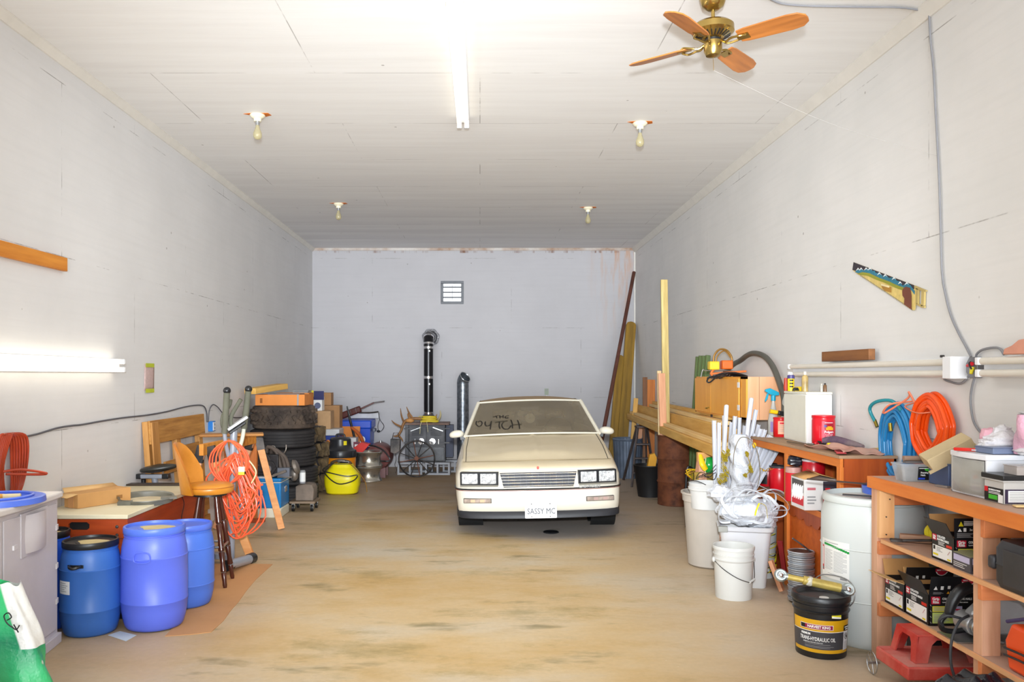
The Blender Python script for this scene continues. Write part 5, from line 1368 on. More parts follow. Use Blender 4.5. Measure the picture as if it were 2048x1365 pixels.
# ================================================================ RIGHT WALL AND BACK-RIGHT CORNER
o = MB().tube([P(1211, 845, 12.6)*1.358-P(1268, 545, 14.1)*.358+Vector((0, 0, .03)), P(1268, 545, 14.1)], .03, mat('rusty_brown_pipe', (94, 54, 42), .7, .1, var=.35), 14, sm=1).build('steel_pipe')
tag(o, 'long rusty brown pipe leaning into the back right corner', 'pipe')
def lean(name, label, a, b, w_, t_, m, roll=0, cat='timber', group=None, bevel=.004):
    a = Vector(a); b = Vector(b); X = (b-a).normalized()
    if X.z < .8: return board(name, label, cat, a, b, w_, t_, m, roll, group, bevel)
    Y = Vector((0, 1, 0)).cross(X).normalized(); Z = X.cross(Y)      # broad side towards the door
    o = MB().box(0, (b-a).length, -w_/2, w_/2, -t_/2, t_/2, m).build(name, M=Matrix(((X.x, Y.x, Z.x, a.x), (X.y, Y.y, Z.y, a.y), (X.z, Y.z, Z.z, a.z), (0, 0, 0, 1))), bevel=bevel)
    return tag(o, label, cat, group)
# round ended dark timbers
def timber(label, a, b, w_, t_):
    a = Vector(a); b = Vector(b); d = b-a; L_ = d.length
    pts = [(0, -w_/2), (L_-w_*.35, -w_/2), (L_-w_*.12, -w_*.38), (L_, -w_*.1), (L_, w_*.1), (L_-w_*.12, w_*.38), (L_-w_*.35, w_/2), (0, w_/2)]
    mb = MB().prism(pts, -t_/2, t_/2, OLIVE)
    X = d.normalized(); Y = Vector((0, 1, 0)).cross(X).normalized(); Z = X.cross(Y)
    M = Matrix(((X.x, Y.x, Z.x, a.x), (X.y, Y.y, Z.y, a.y), (X.z, Y.z, Z.z, a.z), (0, 0, 0, 1)))
    return tag(mb.build('wooden_post', M=M, bevel=.008), label, 'post')
timber('tall wide olive-brown wooden post leaning in the back right corner', (2.30, 13.55, .02), (P(1262, 645, 14.3).x, 14.3, P(1262, 645, 14.3).z), .17, .09)
timber('shorter narrow olive-brown wooden post leaning beside the car mirror', (2.09, 13.2, .02), (P(1240, 712, 13.9).x, 13.9, P(1240, 712, 13.9).z), .12, .09)

# lumber pile lying over the rusty barrel and stepladder
def lum(label, fx, fz, nx, nz, w_, t_, m, fy=13.55, ny=7.25, roll=0):
    return board('lumber', label, 'lumber', (fx, fy, fz), (nx, ny, nz), w_, t_, m, roll, 'lumber lying over the rusty barrel')
lum('lowest front board of the long lumber pile, edge facing the car', 2.46, .935, 2.10, .93, .09, .09, TREAT)
lum('lowest board behind the front one of the long lumber pile', 2.555, .935, 2.20, .93, .09, .09, TREAT)
lum('lowest board nearest the wall in the long lumber pile', 2.63, .935, 2.31, .93, .09, .09, TREAT, 12.6)
lum('pale second-layer front board of the long lumber pile', 2.50, 1.0, 2.14, .995, .09, .036, PALE)
lum('wide board standing on edge in the middle of the lumber pile', 2.58, 1.055, 2.25, 1.055, .04, .15, TREAT)
lum('pale board leaning on the back of the lumber pile', 2.655, 1.03, 2.345, 1.03, .09, .09, PALE, 12.6)
lum('top narrow board of the long lumber pile', 2.63, 1.15, 2.325, 1.15, .09, .038, PALE, 12.6, 7.8)
lum('topmost board at the wall side of the long lumber pile', 2.66, 1.19, 2.42, 1.19, .06, .038, TREAT, 12.6, 8.0)

# rusty barrel with upright boards
def drum(name, label, x, y, r, h, m, cat='barrel', open_top=True, n=56):
    t = thing(name, label, cat, (x, y, 0))
    pr = [(0, .012), (r*.97, .012), (r*.99, 0), (r*1.01, .006), (r, .02), (r, h*.31), (r+.012, h*.335), (r, h*.36), (r, h*.64), (r+.012, h*.665), (r, h*.69), (r, h-.02), (r+.012, h-.012), (r+.012, h), (r-.006, h), (r-.006, .03), (0, .03)]
    MB().lathe(pr, m, n).build('shell', t); return t
drum('rusty_barrel', 'open rusty brown steel barrel holding upright boards', 2.43, 10.27, .215, .865, RUST)
lean('upright_board', 'tallest mottled pale board standing upright in the rusty barrel', P(1334, 868, 10.3)+Vector((0, 0, -.45)), P(1328, 560, 10.5), .085, .04, wood('mouldy_pale_board', (232, 208, 140), (176, 148, 74), 'X'), roll=90, cat='board')
lean('upright_board', 'right pinkish board standing upright in the rusty barrel, front one', P(1329, 870, 10.22)+Vector((0, 0, -.5)), P(1323, 747, 10.22), .085, .038, PINEP, roll=90, cat='board')
lean('upright_board', 'left thin pale board standing upright in the rusty barrel', P(1322, 870, 10.27)+Vector((0, 0, -.5)), P(1318, 742, 10.3), .05, .04, wood('cream_board', (238, 214, 168), (214, 180, 126), 'X'), roll=90, cat='board')

# grey bin with wood scraps behind ladder
gt_ = thing('dented_grey_bin', 'ribbed blue-grey bin of wood offcuts in the back right corner', 'bin', (2.33, 13.0, 0))
GB_ = mat('blue_grey_bin', (98, 110, 128), .5, .2, var=.25)
def ribb(u, v):
    a = 2*pi*u; r = (.2+.03*v)*(1+.02*(1 if sin(24*a) > 0 else 0)); return (r*cos(a), r*sin(a), .6*v)
m = MB(); m.grid(ribb, 144, 2, GB_, cu=True); m.lathe([(.235, .58), (.245, .6), (.235, .62), (.225, .6)], GB_, 40, close=False); m.lathe([(0, .01), (.2, .01), (.2, 0)], GB_, 40, close=False); m.build('body', gt_)
sc = [((1262, 880), (1272, 797), .07, TREAT, 'tall yellow-brown offcut at the left of the ribbed grey bin'), ((1275, 880), (1285, 824), .06, PINEP, 'short pinkish offcut in the middle of the ribbed grey bin'), ((1293, 875), (1292, 795), .08, PINEP, 'pink board end poking up beside the lumber pile end'), ((1301, 870), (1302, 760), .12, wood('orange_scrap', (216, 132, 50), (180, 98, 30), 'X'), 'wide orange board standing behind the far end of the lumber pile'), ((1290, 872), (1290, 755), .07, OLDW, 'brown upright board behind the far end of the lumber pile')]
for (b0, b1, w_, m_, lb_) in sc:
    d = 13.0 if b1[0] < 1288 and b1[1] > 790 else (12.85 if w_ == .08 else 12.72)
    a_ = P(b0[0], b0[1], d); a_.z = max(.05, a_.z-.35) if d < 13.5 else .02; b_ = P(b1[0], b1[1], d+.12)
    lean('wood_offcut', lb_, a_, b_, w_, .03, m_, roll=90, cat='offcut')
# stepladder
LADM = mat('ladder_metal', (84, 74, 72), .5, .4, var=.4)
ld = thing('step_ladder', 'small dark paint-splashed metal stepladder under the far lumber end', 'stepladder', (0, 0, 0), 0)
ld.matrix_basis = T(2.32, 12.1, 0); LO = Vector((2.32, 12.1, 0))
for (x0, y0, x1, y1) in ((2.18, 11.85, 2.32, 12.15), (2.52, 11.85, 2.46, 12.15), (2.2, 12.65, 2.33, 12.25), (2.56, 12.65, 2.46, 12.25)):
    MB().bar(Vector((x0, y0, 0))-LO, Vector((x1, y1, .84))-LO, .025, .035, LADM).build('leg', ld)
for z in (.2, .4, .6):
    f = z/.84; MB().bar(Vector((2.18+.14*f, 11.85+.3*f, z))-LO, Vector((2.52-.06*f, 11.85+.3*f, z))-LO, .08, .02, LADM).build('step', ld)
MB().box(-.02, .16, -.02, .18, .84, .86, LADM).build('top', ld)
# black tub with orange-yellow piece
bt = thing('black_tub', 'black rubber tub left of the rusty barrel holding yellow-orange wood', 'tub', (2.25, 10.95, 0))
MB().lathe([(0, 0), (.15, 0), (.205, .40), (.215, .41), (.215, .42), (.197, .42), (.14, .02), (0, .02)], mat('black_tub_rubber', (24, 24, 26), .5), 36).build('body', bt)
o = MB().prism([(-.05, 0), (.05, 0), (.06, .3), (.02, .36), (-.04, .33)], -.04, .04, mat('orange_yellow_wood', (232, 164, 30), .5), RX(90)).build('wood_piece', M=T(2.24, 10.95, .22) @ RY(8)); tag(o, 'yellow-orange rounded wood piece sticking out of the black tub', 'wood piece')

# green posts leaning on the wall
GPM = wood('green_weathered_post', (112, 130, 66), (56, 84, 50), 'X')
for k, (bx_, tx_, ty_, lb_) in enumerate(((1376, 1396, 714, 'leftmost of the green weathered posts leaning on the right wall'), (1384, 1402, 712, 'second green weathered post from the left on the right wall'), (1392, 1409, 712, 'third green weathered post from the left, beside the orange cabinet'), (1402, 1416, 711, 'rightmost green weathered post leaning beside the orange cabinet'))):
    d = 9.95-.12*k; b_ = P(tx_, ty_, d); b_.x = min(b_.x, XR-.04); a_ = Vector((2.56-.0*k, d+.2-.02*k, .02))
    lean('green_post', lb_, a_, b_, .05, .05, GPM, cat='post', group='green weathered posts')
lean('wood_offcut', 'small pale offcut standing between the green posts and the lumber', (2.62, 9.66, .02), (2.64, 9.7, 1.2), .05, .03, PINEP, cat='offcut')

# orange wall cabinet
wc = thing('wall_cabinet', 'orange varnished wall cabinet with two doors above the lumber pile', 'cabinet', (2.57, 8.32, 1.2))
CAB = wood('cabinet_orange', (244, 176, 70), (232, 156, 52), 'Z', rough=.4, knots=False)
CABS = wood('cabinet_side_pine', (230, 176, 134), (218, 160, 116), 'Z', rough=.5, knots=False)
y0, y1 = -.87, .87
MB().box(-.15, .15, y0, y1, 0, .39, CABS).build('carcass', wc, bevel=.002)
m = MB(); m.box(-.168, -.15, y0, y0+.16, 0, .39, CAB); m.box(-.168, -.15, y0, y1, .37, .39, CAB); m.box(-.168, -.15, y0, y1, 0, .02, CAB); m.box(-.168, -.15, y1-.03, y1, 0, .39, CAB); m.build('face_frame', wc)
for a_, b_, kn in ((y0+.17, .22, False), (.225, y1-.02, True)):
    d_ = MB().box(-.182, -.168, a_, b_, .015, .375, CAB).build('door', wc, bevel=.004)
    if kn: MB().tube([(-.184, a_+.05, .07), (-.205, a_+.06, .065), (-.205, a_+.11, .06), (-.184, a_+.12, .055)], .005, mat('brass_pull', (150, 130, 60), .3, .8), 8).build('handle', d_)
    else:
        for z in (.08, .29): MB().box(-.186, -.182, a_-.03, a_+.03, z, z+.05, ENAMEL).build('hinge', d_)
MB().box(-.152, .152, y0-.0015, y0, .0, .39, CABS).build('side_face', wc)
MB().box(-.05, -.047, y0-.003, y0-.0015, 0, .39, mat('groove_brown', (150, 96, 60), .7)).build('groove', wc)  # darker brown strip draws the groove line
lean('cabinet_prop', 'dark square prop post under the orange wall cabinet', (2.43, 8.6, .02), (2.43, 8.6, 1.195), .045, .045, mat('dark_prop_wood', (44, 30, 24), .6), cat='post')
# jumble on the cabinet
def K(px, py, d=8.4): return P(px, py, d)
o = MB().bar(K(1420, 748), K(1492, 743), .03, .02, mat('orange_bar_paint', (224, 120, 50), .5)).build('orange_bar', bevel=.002); tag(o, 'orange bar lying across the jumble on top of the wall cabinet', 'bar')
yb = thing('yellow_clamp', 'yellow block end with bent brown rod on top of the wall cabinet', 'clamp', K(1427, 740))
q = K(1427, 740)
MB().box(-.05, .05, -.05, .05, .0, .085, mat('clamp_yellow', (238, 200, 34), .4)).build('block', yb, bevel=.01)
MB().tube([(.0, 0, .08), (.01, 0, .15), (.06, 0, .205), (.13, 0, .20), (.18, 0, .14), (.19, 0, .08)], .010, mat('ochre_rod', (150, 110, 50), .4, .5), 8).build('rod', yb)
MB().tube([(.02, -.02, .08), (.03, -.02, .13), (.08, -.02, .185), (.12, -.02, .185), (.17, -.02, .12)], .007, mat('ochre_rod', (150, 110, 50), .4, .5), 8).build('rod', yb)
MB().tube([(0, 0, 0), (-.02, 0, -.03), (-.01, 0, -.07)], .012, mat('orange_bar_paint', (224, 120, 50), .5), 8).build('hook', yb)
o = MB().box(-.055, .055, -.05, .05, 0, .09, mat('clamp_orange', (228, 104, 28), .45)).build('orange_block', M=T(K(1453, 739)), bevel=.012); tag(o, 'orange block on top of the wall cabinet, right of the yellow one', 'block')
cd = MB(); rnd = random.Random(9)
for k in range(5):
    cd.tube([K(1415+6*k, 757, 8.1), K(1430+8*k, 752, 8.0+.1*k), K(1452+4*k, 746, 8.2), K(1470+6*k, 753, 8.3), K(1486, 751, 8.3)], .009, BLKPL, 7)
cd.tube([K(1440, 753, 8.0), K(1420, 755, 7.95), K(1414, 763, 7.93), K(1420, 765, 7.93), K(1432, 756, 7.97), K(1448, 753, 8.1)], .008, BLKPL, 7)
tag(cd.build('tangled_power_cord'), 'black power cord tangled on top of the wall cabinet', 'cord')
o = MB().tube([K(1402, 755, 8.6), K(1406, 740, 8.6), K(1412, 742, 8.6), K(1440, 741, 8.6), K(1470, 743, 8.6)], .006, STEEL, 6).build('bent_wire'); tag(o, 'bent grey wire standing on the left of the wall cabinet top', 'wire')
hz = [Vector((2.60, 8.75, 1.64)), Vector((2.63, 8.55, 1.72)), Rr(1480, 722, .06), Rr(1495, 711, .06), Rr(1508, 707, .06), Rr(1525, 711, .06), Rr(1538, 722, .06), Rr(1550, 742, .06), Rr(1562, 775, .07), Rr(1568, 797, .08), Rr(1569, 825, .10)]
o = MB().tube(hz, .026, mat('dark_green_grey_hose', (86, 84, 76), .5, var=.15), 14).build('large_hose'); tag(o, 'thick dark hose arching from the cabinet top to the white box', 'hose')

# ---- shelf unit with orange wood frame
su = thing('shelf_unit', 'orange wooden shelf unit with a dusty counter behind the white drum', 'shelf unit', (2.35, 5.35, 0))
SUW = wood('shelf_orange_y', (228, 132, 48), (200, 104, 32), 'Y', knots=False); SUZ = wood('shelf_orange_z', (228, 134, 50), (198, 102, 32), 'Z', knots=False)
SIDE = wood('shelf_side_brown', (184, 86, 30), (152, 62, 18), 'Z', rough=.4, knots=False)
DUSTY = mat('dusty_counter', (176, 142, 110), .8, var=.12, scale=5, dust=(150, 122, 98))
LN = 1.9
MB().box(-.02, .36, 0, LN, 1.06, 1.08, DUSTY).build('counter', su, bevel=.002)
m = MB(); m.box(-.015, .005, 0, LN, 1.005, 1.06, SUW); m.build('front_rail', su)
for y in (0, .93, LN-.05): MB().box(-.015, .01, y, y+.055, 0, 1.005, SUZ).build('post', su, bevel=.002)
MB().box(.01, .35, 0, .018, .0, 1.06, SIDE).build('side_panel', su); MB().box(.01, .35, LN-.02, LN, 0, 1.06, SIDE).build('side_panel', su)
MB().box(.01, .35, .93, .95, 0, 1.0, SIDE).build('divider', su)
MB().box(.0, .35, .018, LN-.02, .64, .66, DUSTY).build('shelf', su); MB().box(-.005, .012, .055, LN-.05, .62, .66, SUW).build('shelf_lip', su)
MB().box(.01, .35, .05, LN, .02, .04, SIDE).build('bottom', su)
MB().box(.335, .35, .0, .95, .66, 1.06, SUZ).build('back_panel', su)
pn_ = [(.10, .0), (.93, .0), (.93, .6), (.10, .6)]
MB().prism([(.055, .02), (.93, .02), (.93, .62), (.055, .62)], 0, .012, wood('door_orange', (206, 100, 26), (178, 78, 16), 'X', knots=False), T(.012, 0, 0) @ RZ(90) @ RX(90)).build('door', su)
sca = [(.055, .62), (.93, .62)]+[(.93-.875*k/24, .56-.018*abs(sin(pi*k/4))-(.02 if 8 < k < 16 else 0)) for k in range(25)]
MB().prism(sca, 0, .01, SIDE, T(-.002, 0, 0) @ RZ(90) @ RX(90)).build('scalloped_valance', su)

def can(name, label, x, y, z, r, h, c, cat, lidc=None, group=None):
    t = thing(name, label, cat, (x, y, z), 0, group)
    m_ = mat('can_%d_%d_%d' % c, c, .3, var=.05)
    MB().lathe([(0, 0), (r*.95, 0), (r*.98, .006), (r*.98, h*.12), (r, h*.14), (r, h*.84), (r*.97, h*.86), (r*.97, h*.93), (0, h*.93)], m_, 40).build('canister', t)
    MB().lathe([(0, h*.92), (r*1.01, h*.92), (r*1.02, h*.93), (r*1.02, h), (r*.9, h), (r*.88, h*.985), (0, h*.985)], lidc or m_, 40).build('lid', t)
    return t
f1_ = can('coffee_canister', 'big red plastic coffee canister on the counter in front of the white box', 2.548, 6.12, 1.081, .081, .225, (214, 14, 34), 'canister')
m = MB(); R = .0815
m.patch(R, -.02, .072, .02, .185, mat('magenta_label', (196, 20, 60), .4), off=.001)
m.patch(R, -.005, .068, .128, .168, mat('label_deep_red', (170, 12, 40), .4), off=.0015)
m.patch(R, .008, .064, .120, .14, mat('label_gold', (240, 176, 30), .4), off=.002); m.patch(R, .018, .05, .14, .148, mat('label_gold', (240, 176, 30), .4), off=.002)
m.patch(R, -.006, .012, .142, .158, mat('label_blue', (70, 60, 150), .4), off=.0025)
m.text('Folgers', .024, WHITE, T(0, 0, .106), wrap=(R+.002, .38), bold=.02); m.text('CLASSIC ROAST', .0085, WHITE, T(0, 0, .086), wrap=(R+.002, .38)); m.text('GROUND COFFEE', .006, WHITE, T(0, 0, .076), wrap=(R+.002, .38))
m.patch(R, -.0, .06, .026, .029, WHITE, off=.002); m.patch(R, -.0, .06, .172, .176, WHITE, off=.002)
m.build('printed_label', f1_).matrix_basis = RZ(-16)
m = MB()
for x in (-.062, -.05): m.patch(R, x, x+.006, .06, .15, mat('grip_highlight', (240, 70, 80), .2), off=.001)  # lighter red strips paint a highlight on the canister grip
m.build('grip_highlight_strips', f1_)
f2_ = can('coffee_canister', 'smaller red canister with a pale orange label, left of the white box', 2.56, 7.02, 1.081, .062, .165, (206, 22, 26), 'canister')
m = MB(); m.patch(.0625, -.045, .045, .025, .135, mat('pale_orange_label', (238, 176, 140), .5), off=.001); m.patch(.0625, -.03, .03, .11, .125, REDP, off=.0015)
for z in (.05, .065, .08, .095): m.patch(.0625, -.035, .035, z, z+.003, GREYP, off=.0016)
m.build('printed_label', f2_)
# things poking out of the small canister
o = MB().tube([P(1540, 823, 7.02), P(1558, 826, 7.02)], .018, mat('tool_yellow', (238, 194, 20), .4), 12, sm=1).build('yellow_tool'); tag(o, 'yellow tool handle resting on the smaller red canister', 'tool handle')
o = MB().bar(P(1556, 826, 7.0), P(1570, 829, 7.0), .04, .04, BLKPL).build('black_tool', bevel=.006); tag(o, 'black tool head on the smaller red canister', 'tool head')
sb = thing('spray_bottle', 'clear spray bottle with a turquoise trigger beside the smaller red canister', 'spray bottle', (P(1545, 860, 7.22).x, 7.2, 1.081))
CL = mat('cloudy_plastic', (208, 206, 198), .2, var=.08, alpha=.75)
MB().lathe([(0, 0), (.045, 0), (.047, .02), (.045, .13), (.035, .19), (.02, .25), (.014, .29), (.014, .31), (0, .31)], CL, 28).build('bottle', sb)
MB().patch(.047, -.04, .04, .03, .12, mat('lavender_label', (150, 130, 186), .5), off=.001).build('label', sb)
TQ = mat('turquoise_trigger', (20, 158, 190), .35)
m = MB(); m.cyl((0, 0, .30), (0, 0, .35), .02, TQ, 14); m.prism([(-.075, .385), (-.07, .40), (-.03, .41), (.045, .375), (.05, .35), (.02, .345), (-.03, .355)], -.014, .014, TQ, RX(90)); m.prism([(-.055, .365), (-.04, .365), (-.05, .32), (-.07, .29), (-.075, .30)], -.008, .008, TQ, RX(90)); m.build('trigger_head', sb, bevel=.003)
sb2 = thing('round_bottle', 'pale bottle with an orange base partly behind the white box', 'bottle', (2.64, 7.12, 1.081))
MB().lathe([(0, 0), (.04, 0), (.042, .1), (.035, .16), (.03, .30), (.012, .36), (0, .36)], CL, 24).build('bottle', sb2); MB().lathe([(0, .0), (.045, .0), (.048, .06), (.044, .13), (0, .13)], mat('orange_bottle_base', (238, 104, 40), .5), 24).build('orange_sleeve', sb2)
MB().lathe([(0, .36), (.014, .36), (.02, .42), (.014, .5), (0, .5)], mat('red_cap_tool', (198, 66, 44), .4), 16).build('cap', sb2)
wf = thing('white_box_cabinet', 'small white metal cabinet standing on the dusty counter', 'cabinet', (2.592, 6.53, 1.081))
WM = mat('white_metal', (240, 240, 238), .3, var=.03); WM2 = mat('ivory_metal', (226, 224, 210), .35, var=.04)
MB().box(-.098, .098, -.23, .23, 0, .375, WM).build('body', wf, bevel=.006); MB().box(-.104, -.098, -.225, .225, .01, .37, WM2).build('door', wf, bevel=.003); MB().box(-.102, .1, -.233, .233, .375, .395, WM2).build('top_lid', wf, bevel=.005)
# on top of it
def bott(name, label, px, py, d, r, h, mt, capm, cat='bottle', z=1.477):
    p = P(px, py, d); t = thing(name, label, cat, (p.x, d, z))
    MB().lathe([(0, 0), (r, 0), (r, h*.7), (r*.8, h*.78), (r*.45, h*.82), (r*.45, h*.85), (0, h*.85)], mt, 24).build('bottle', t)
    MB().lathe([(0, h*.84), (r*.55, h*.84), (r*.5, h), (0, h)], capm, 18).build('cap', t); return t
gb = bott('glue_bottle', 'yellow plastic bottle with purple collar and white cap on the white box', 1582, 778, 6.66, .026, .15, mat('yellow_bottle', (244, 206, 20), .35), WHITE)
MB().lathe([(.02, .1), (.028, .1), (.028, .125), (.02, .13)], mat('purple_collar', (76, 66, 128), .4), 20).build('collar', gb)
m = MB()
for z in (.03, .055, .08): m.patch(.0265, -.02, .008, z, z+.012, BLACK, off=.001)
m.build('lettering', gb)
bott('glass_jar', 'tall stained amber bottle on the white box', 1610, 780, 6.42, .024, .155, mat('stained_glass_jar', (186, 160, 104), .3, var=.35, scale=20), mat('dirty_white_cap', (214, 208, 196), .5))
tm = thing('tape_measure', 'yellow and black tape tool lying between two bottles on the white box', 'tape measure', (P(1600, 775, 6.52).x, 6.55, 1.477))
m = MB(); m.prism([(-.035, 0), (.04, 0), (.04, .02), (.015, .038), (-.02, .034), (-.04, .015)], -.02, .02, mat('tape_yellow', (220, 186, 30), .4), RX(90)); m.prism([(-.045, .004), (.0, .004), (-.01, .03), (-.035, .028)], -.022, .022, BLKPL, RX(90)); m.build('case', tm, bevel=.003)
bott('small_vial', 'small clear vial on the right side of the white box top', 1643, 779, 6.34, .011, .062, CL, mat('dirty_white_cap', (214, 208, 196), .5))
bott('small_vial', 'small brown vial beside the clear one on the white box top', 1650, 779, 6.34, .013, .066, mat('brown_vial_glass', (120, 84, 50), .3), IRON)
# counter top clutter
def onC(px, py): 
    d = (1.6-1.083)*1650/(py-752); return P(px, py, d)
rc_ = MB(); rnd = random.Random(2)
def cloth(u, v):
    return (-.13+.26*u+.02*sin(5*v), -.30+.6*v+.03*sin(4*u), .012+.012*sin(7*u+3*v)+.009*sin(13*v+4*u)+.006*cos(17*u))
rc_.grid(cloth, 30, 40, mat('pink_leather_scraps', (206, 150, 132), .7, var=.18, scale=7, dust=(180, 150, 136))); o = rc_.build('leather_sheet', M=T(2.50, 5.68, 1.083), solid=.004); tag(o, 'dusty pink leather sheet crumpled on the near end of the counter', 'leather')
o = MB().grid(lambda u, v: (-.14+.28*u, -.03+.06*v, .006+.004*sin(9*u)), 12, 3, mat('red_fabric_edge', (190, 66, 70), .8)).build('red_cloth', M=T(2.40, 5.50, 1.09) @ RZ(70), solid=.004); tag(o, 'reddish cloth strip under the edge of the pink leather', 'cloth')
o = MB().tube([Vector((2.52, 6.05, 1.12)), Vector((2.58, 5.98, 1.13)), Vector((2.64, 5.85, 1.115)), Vector((2.67, 5.75, 1.105))], .03, mat('purple_rolled_cloth', (94, 70, 92), .8, var=.2, dust=(130, 116, 116)), 12, rs=[.026, .034, .026, .014]).build('rolled_cloth', bevel=0); tag(o, 'dark purple rolled cloth lying behind the red canister by the wall', 'cloth')
tl = MB()
for k in range(9):
    x = 2.46+rnd.uniform(-.04, .14); y = 5.98+rnd.uniform(-.08, .06); a = rnd.uniform(0, 3)
    tl.bar((x, y, 1.098+.002*k), (x+.05*cos(a), y+.05*sin(a), 1.1+.002*k), .012, .012, [BLKPL, STEEL, YELP, REDP][k % 4])
tl = tl.build('small_tools'); tag(tl, 'scatter of small screws and tool bits beside the red canister', 'tools'); tl['kind'] = 'stuff'
o = MB().tube([(2.37, 6.35, 1.092), (2.40, 6.1, 1.095), (2.43, 5.95, 1.095)], .012, mat('grey_brown_strap', (110, 92, 72), .8), 8, flat=.5).build('strap'); tag(o, 'grey-brown strap along the counter edge before the red canister', 'strap')
o = MB().prism([(-.06, -.1), (.05, -.12), (.07, .02), (.02, .12), (-.05, .08)], 0, .01, OLDW).build('wood_chip', M=T(2.43, 5.98, 1.082)); tag(o, 'thin brown wood piece on the counter in front of the red canister', 'wood piece')
o = MB().bar((2.66, 5.42, 1.09), (2.69, 5.6, 1.1), .03, .02, mat('yellow_handle_paint', (228, 200, 30), .4)).build('yellow_screwdriver'); tag(o, 'yellow tool handle on the counter corner beside the blue hose', 'tool handle')

# in the shelf unit
c_ = can('coffee_canister', 'red canister with dark lettering on the shelf behind the white strips', 2.46, 7.05, .661, .075, .19, (200, 16, 30), 'canister', mat('black_lid', (40, 42, 48), .4)); m = MB(); m.patch(.0755, -.09, -.03, .02, .15, BLACK, off=.001); m.text('OPS', .03, WHITE, T(0, 0, .11), wrap=(.077, -.8), bold=.02); m.build('dark_label', c_)
c_ = can('coffee_canister', 'red canister with a dark grey lid on the shelf left of the post', 2.46, 6.78, .661, .078, .2, (216, 18, 34), 'canister', mat('grey_lid', (66, 66, 70), .4)); MB().patch(.0785, .05, .075, .03, .11, mat('pale_blue_label', (150, 200, 220), .4), off=.001).build('label', c_)
c_ = can('coffee_canister', 'open red canister with a yellow label on the shelf right of the post', 2.475, 6.12, .80, .08, .18, (196, 16, 34), 'canister', mat('pale_cone', (214, 206, 208), .5)); MB().patch(.0855, -.07, -.01, .02, .09, mat('gold_label', (240, 180, 80), .4), off=.001).build('label', c_)
MB().lathe([(.07, .18), (.03, .215), (0, .22)], mat('pale_cone', (214, 206, 208), .5), 30).build('paper_cone', c_)
t = thing('wood_riser', 'low block under the open red canister on the shelf', 'block', (2.475, 6.12, .661)); MB().box(-.1, .1, -.1, .1, 0, .137, SIDE).build('block', t)
o = MB().lathe([(0, 0), (.056, 0), (.056, .04), (0, .04)], mat('pinkish_tin', (196, 150, 140), .4), 28).build('flat_tin', M=T(2.44, 6.2, .80)); tag(o, 'flat pinkish tin on the shelf just right of the post', 'tin'); o.location = (2.36, 6.215, .872)
o = MB().lathe([(0, 0), (.058, 0), (.058, .21), (0, .21)], REDP, 28).build('red_tin', M=T(2.36, 6.215, .661)); tag(o, 'red tin under the flat pinkish tin on the shelf', 'tin')
o = MB().ball((0, 0, .05), (.06, .05, .04), mat('black_bag_plastic', (36, 38, 48), .25), warp=.07).build('black_bag', M=T(2.47, 6.2, .79)); tag(o, 'black crumpled bag on the shelf behind the pinkish tin', 'bag'); o.location = (2.38, 6.215, .908)
bx = thing('soda_carton', 'open red, white and black drinks carton on the shelf in front of the unit', 'carton', (2.42, 5.75, .661))
SW = mat('carton_white', (228, 226, 224), .5, var=.03)
m = MB(); m.box(-.11, .13, -.15, .15, 0, .165, SW); m.build('carton', bx, bevel=.002)
m = MB(); F = T(-.1105, 0, 0) @ FACE_L
m.rect(F, -.13, .13, .02, .075, REDP, .0); m.rect(F, -.13, .13, .09, .155, mat('carton_grey', (84, 80, 80), .5), .0)
for k in range(5): m.tube([(-.1125, .11-.045*k, .05), (-.1125, .09-.045*k, .12), (-.1125, .075-.045*k, .06), (-.1125, .06-.045*k, .13)], .005, WHITE, 5)
F = T(0, -.1505, 0) @ FACE_F
m.rect(F, .02, .125, .02, .06, REDP); m.rect(F, .02, .125, .075, .155, mat('carton_dark', (60, 54, 66), .5)); m.rect(F, .035, .07, .09, .12, REDP, .001); m.lines(F, -.09, -.0, .1, .13, 1, mat('faded_red_print', (206, 110, 120), .5)); m.lines(F, -.09, -.02, .03, .08, 3, GREYP); m.build('carton_print', bx)
MB().add([(-.11, -.15, .165), (-.11, .15, .165), (-.0, .15, .19), (-.0, -.15, .19)], [(0, 1, 2, 3)], CARD).build('flap', bx, solid=.003)
MB().add([(.13, -.15, .165), (.13, .15, .165), (.0, .15, .2), (.0, -.15, .19)], [(3, 2, 1, 0)], CARD).build('flap', bx, solid=.003)
bx.matrix_basis = T(2.37, 5.87, .661) @ S(1, .82, 1.3)

# ---- unlit strip lights on the right wall, wood, cable
s1_ = strip('wall_strip_light', 'unlit twin tube strip light on the right wall above the blue hose', (XR, 7.05, 1.645), 2.46, RZ(-90) @ RX(90), TUBE_OFF)
MB().box(2.39, 2.475, -.062, .062, -.0, .11, ENAMEL).build('end_cover', s1_, bevel=.004)
s2_ = strip('wall_strip_light', 'unlit twin tube strip light at the right frame edge beside the open junction box', (XR, 4.38, 1.645), 2.44, RZ(-90) @ RX(90), TUBE_OFF)
jb = thing('junction_box', 'open grey octagonal junction box with red and yellow wire nuts', 'junction box', M=T(XR, 4.49, 1.645) @ FACE_L)
m = MB(); oc8 = [(.055*cos(a), .062*sin(a)) for a in [pi/8+k*pi/4 for k in range(8)]]
m.prism(oc8, 0, .045, mat('junction_grey', (128, 128, 132), .45, .6, var=.2)); m.build('box', jb, bevel=.002)
m = MB(); m.cyl((-.03, .01, .05), (.02, .02, .055), .008, REDP, 10, .011); m.build('red_wire_nut', jb); MB().cyl((.015, .0, .05), (.02, -.035, .06), .012, YELP, 10, .008).build('yellow_wire_nut', jb)
MB().tube([(.0, .03, .05), (.02, .02, .07), (.025, -.01, .06)], .005, IRON, 6).build('wires', jb)
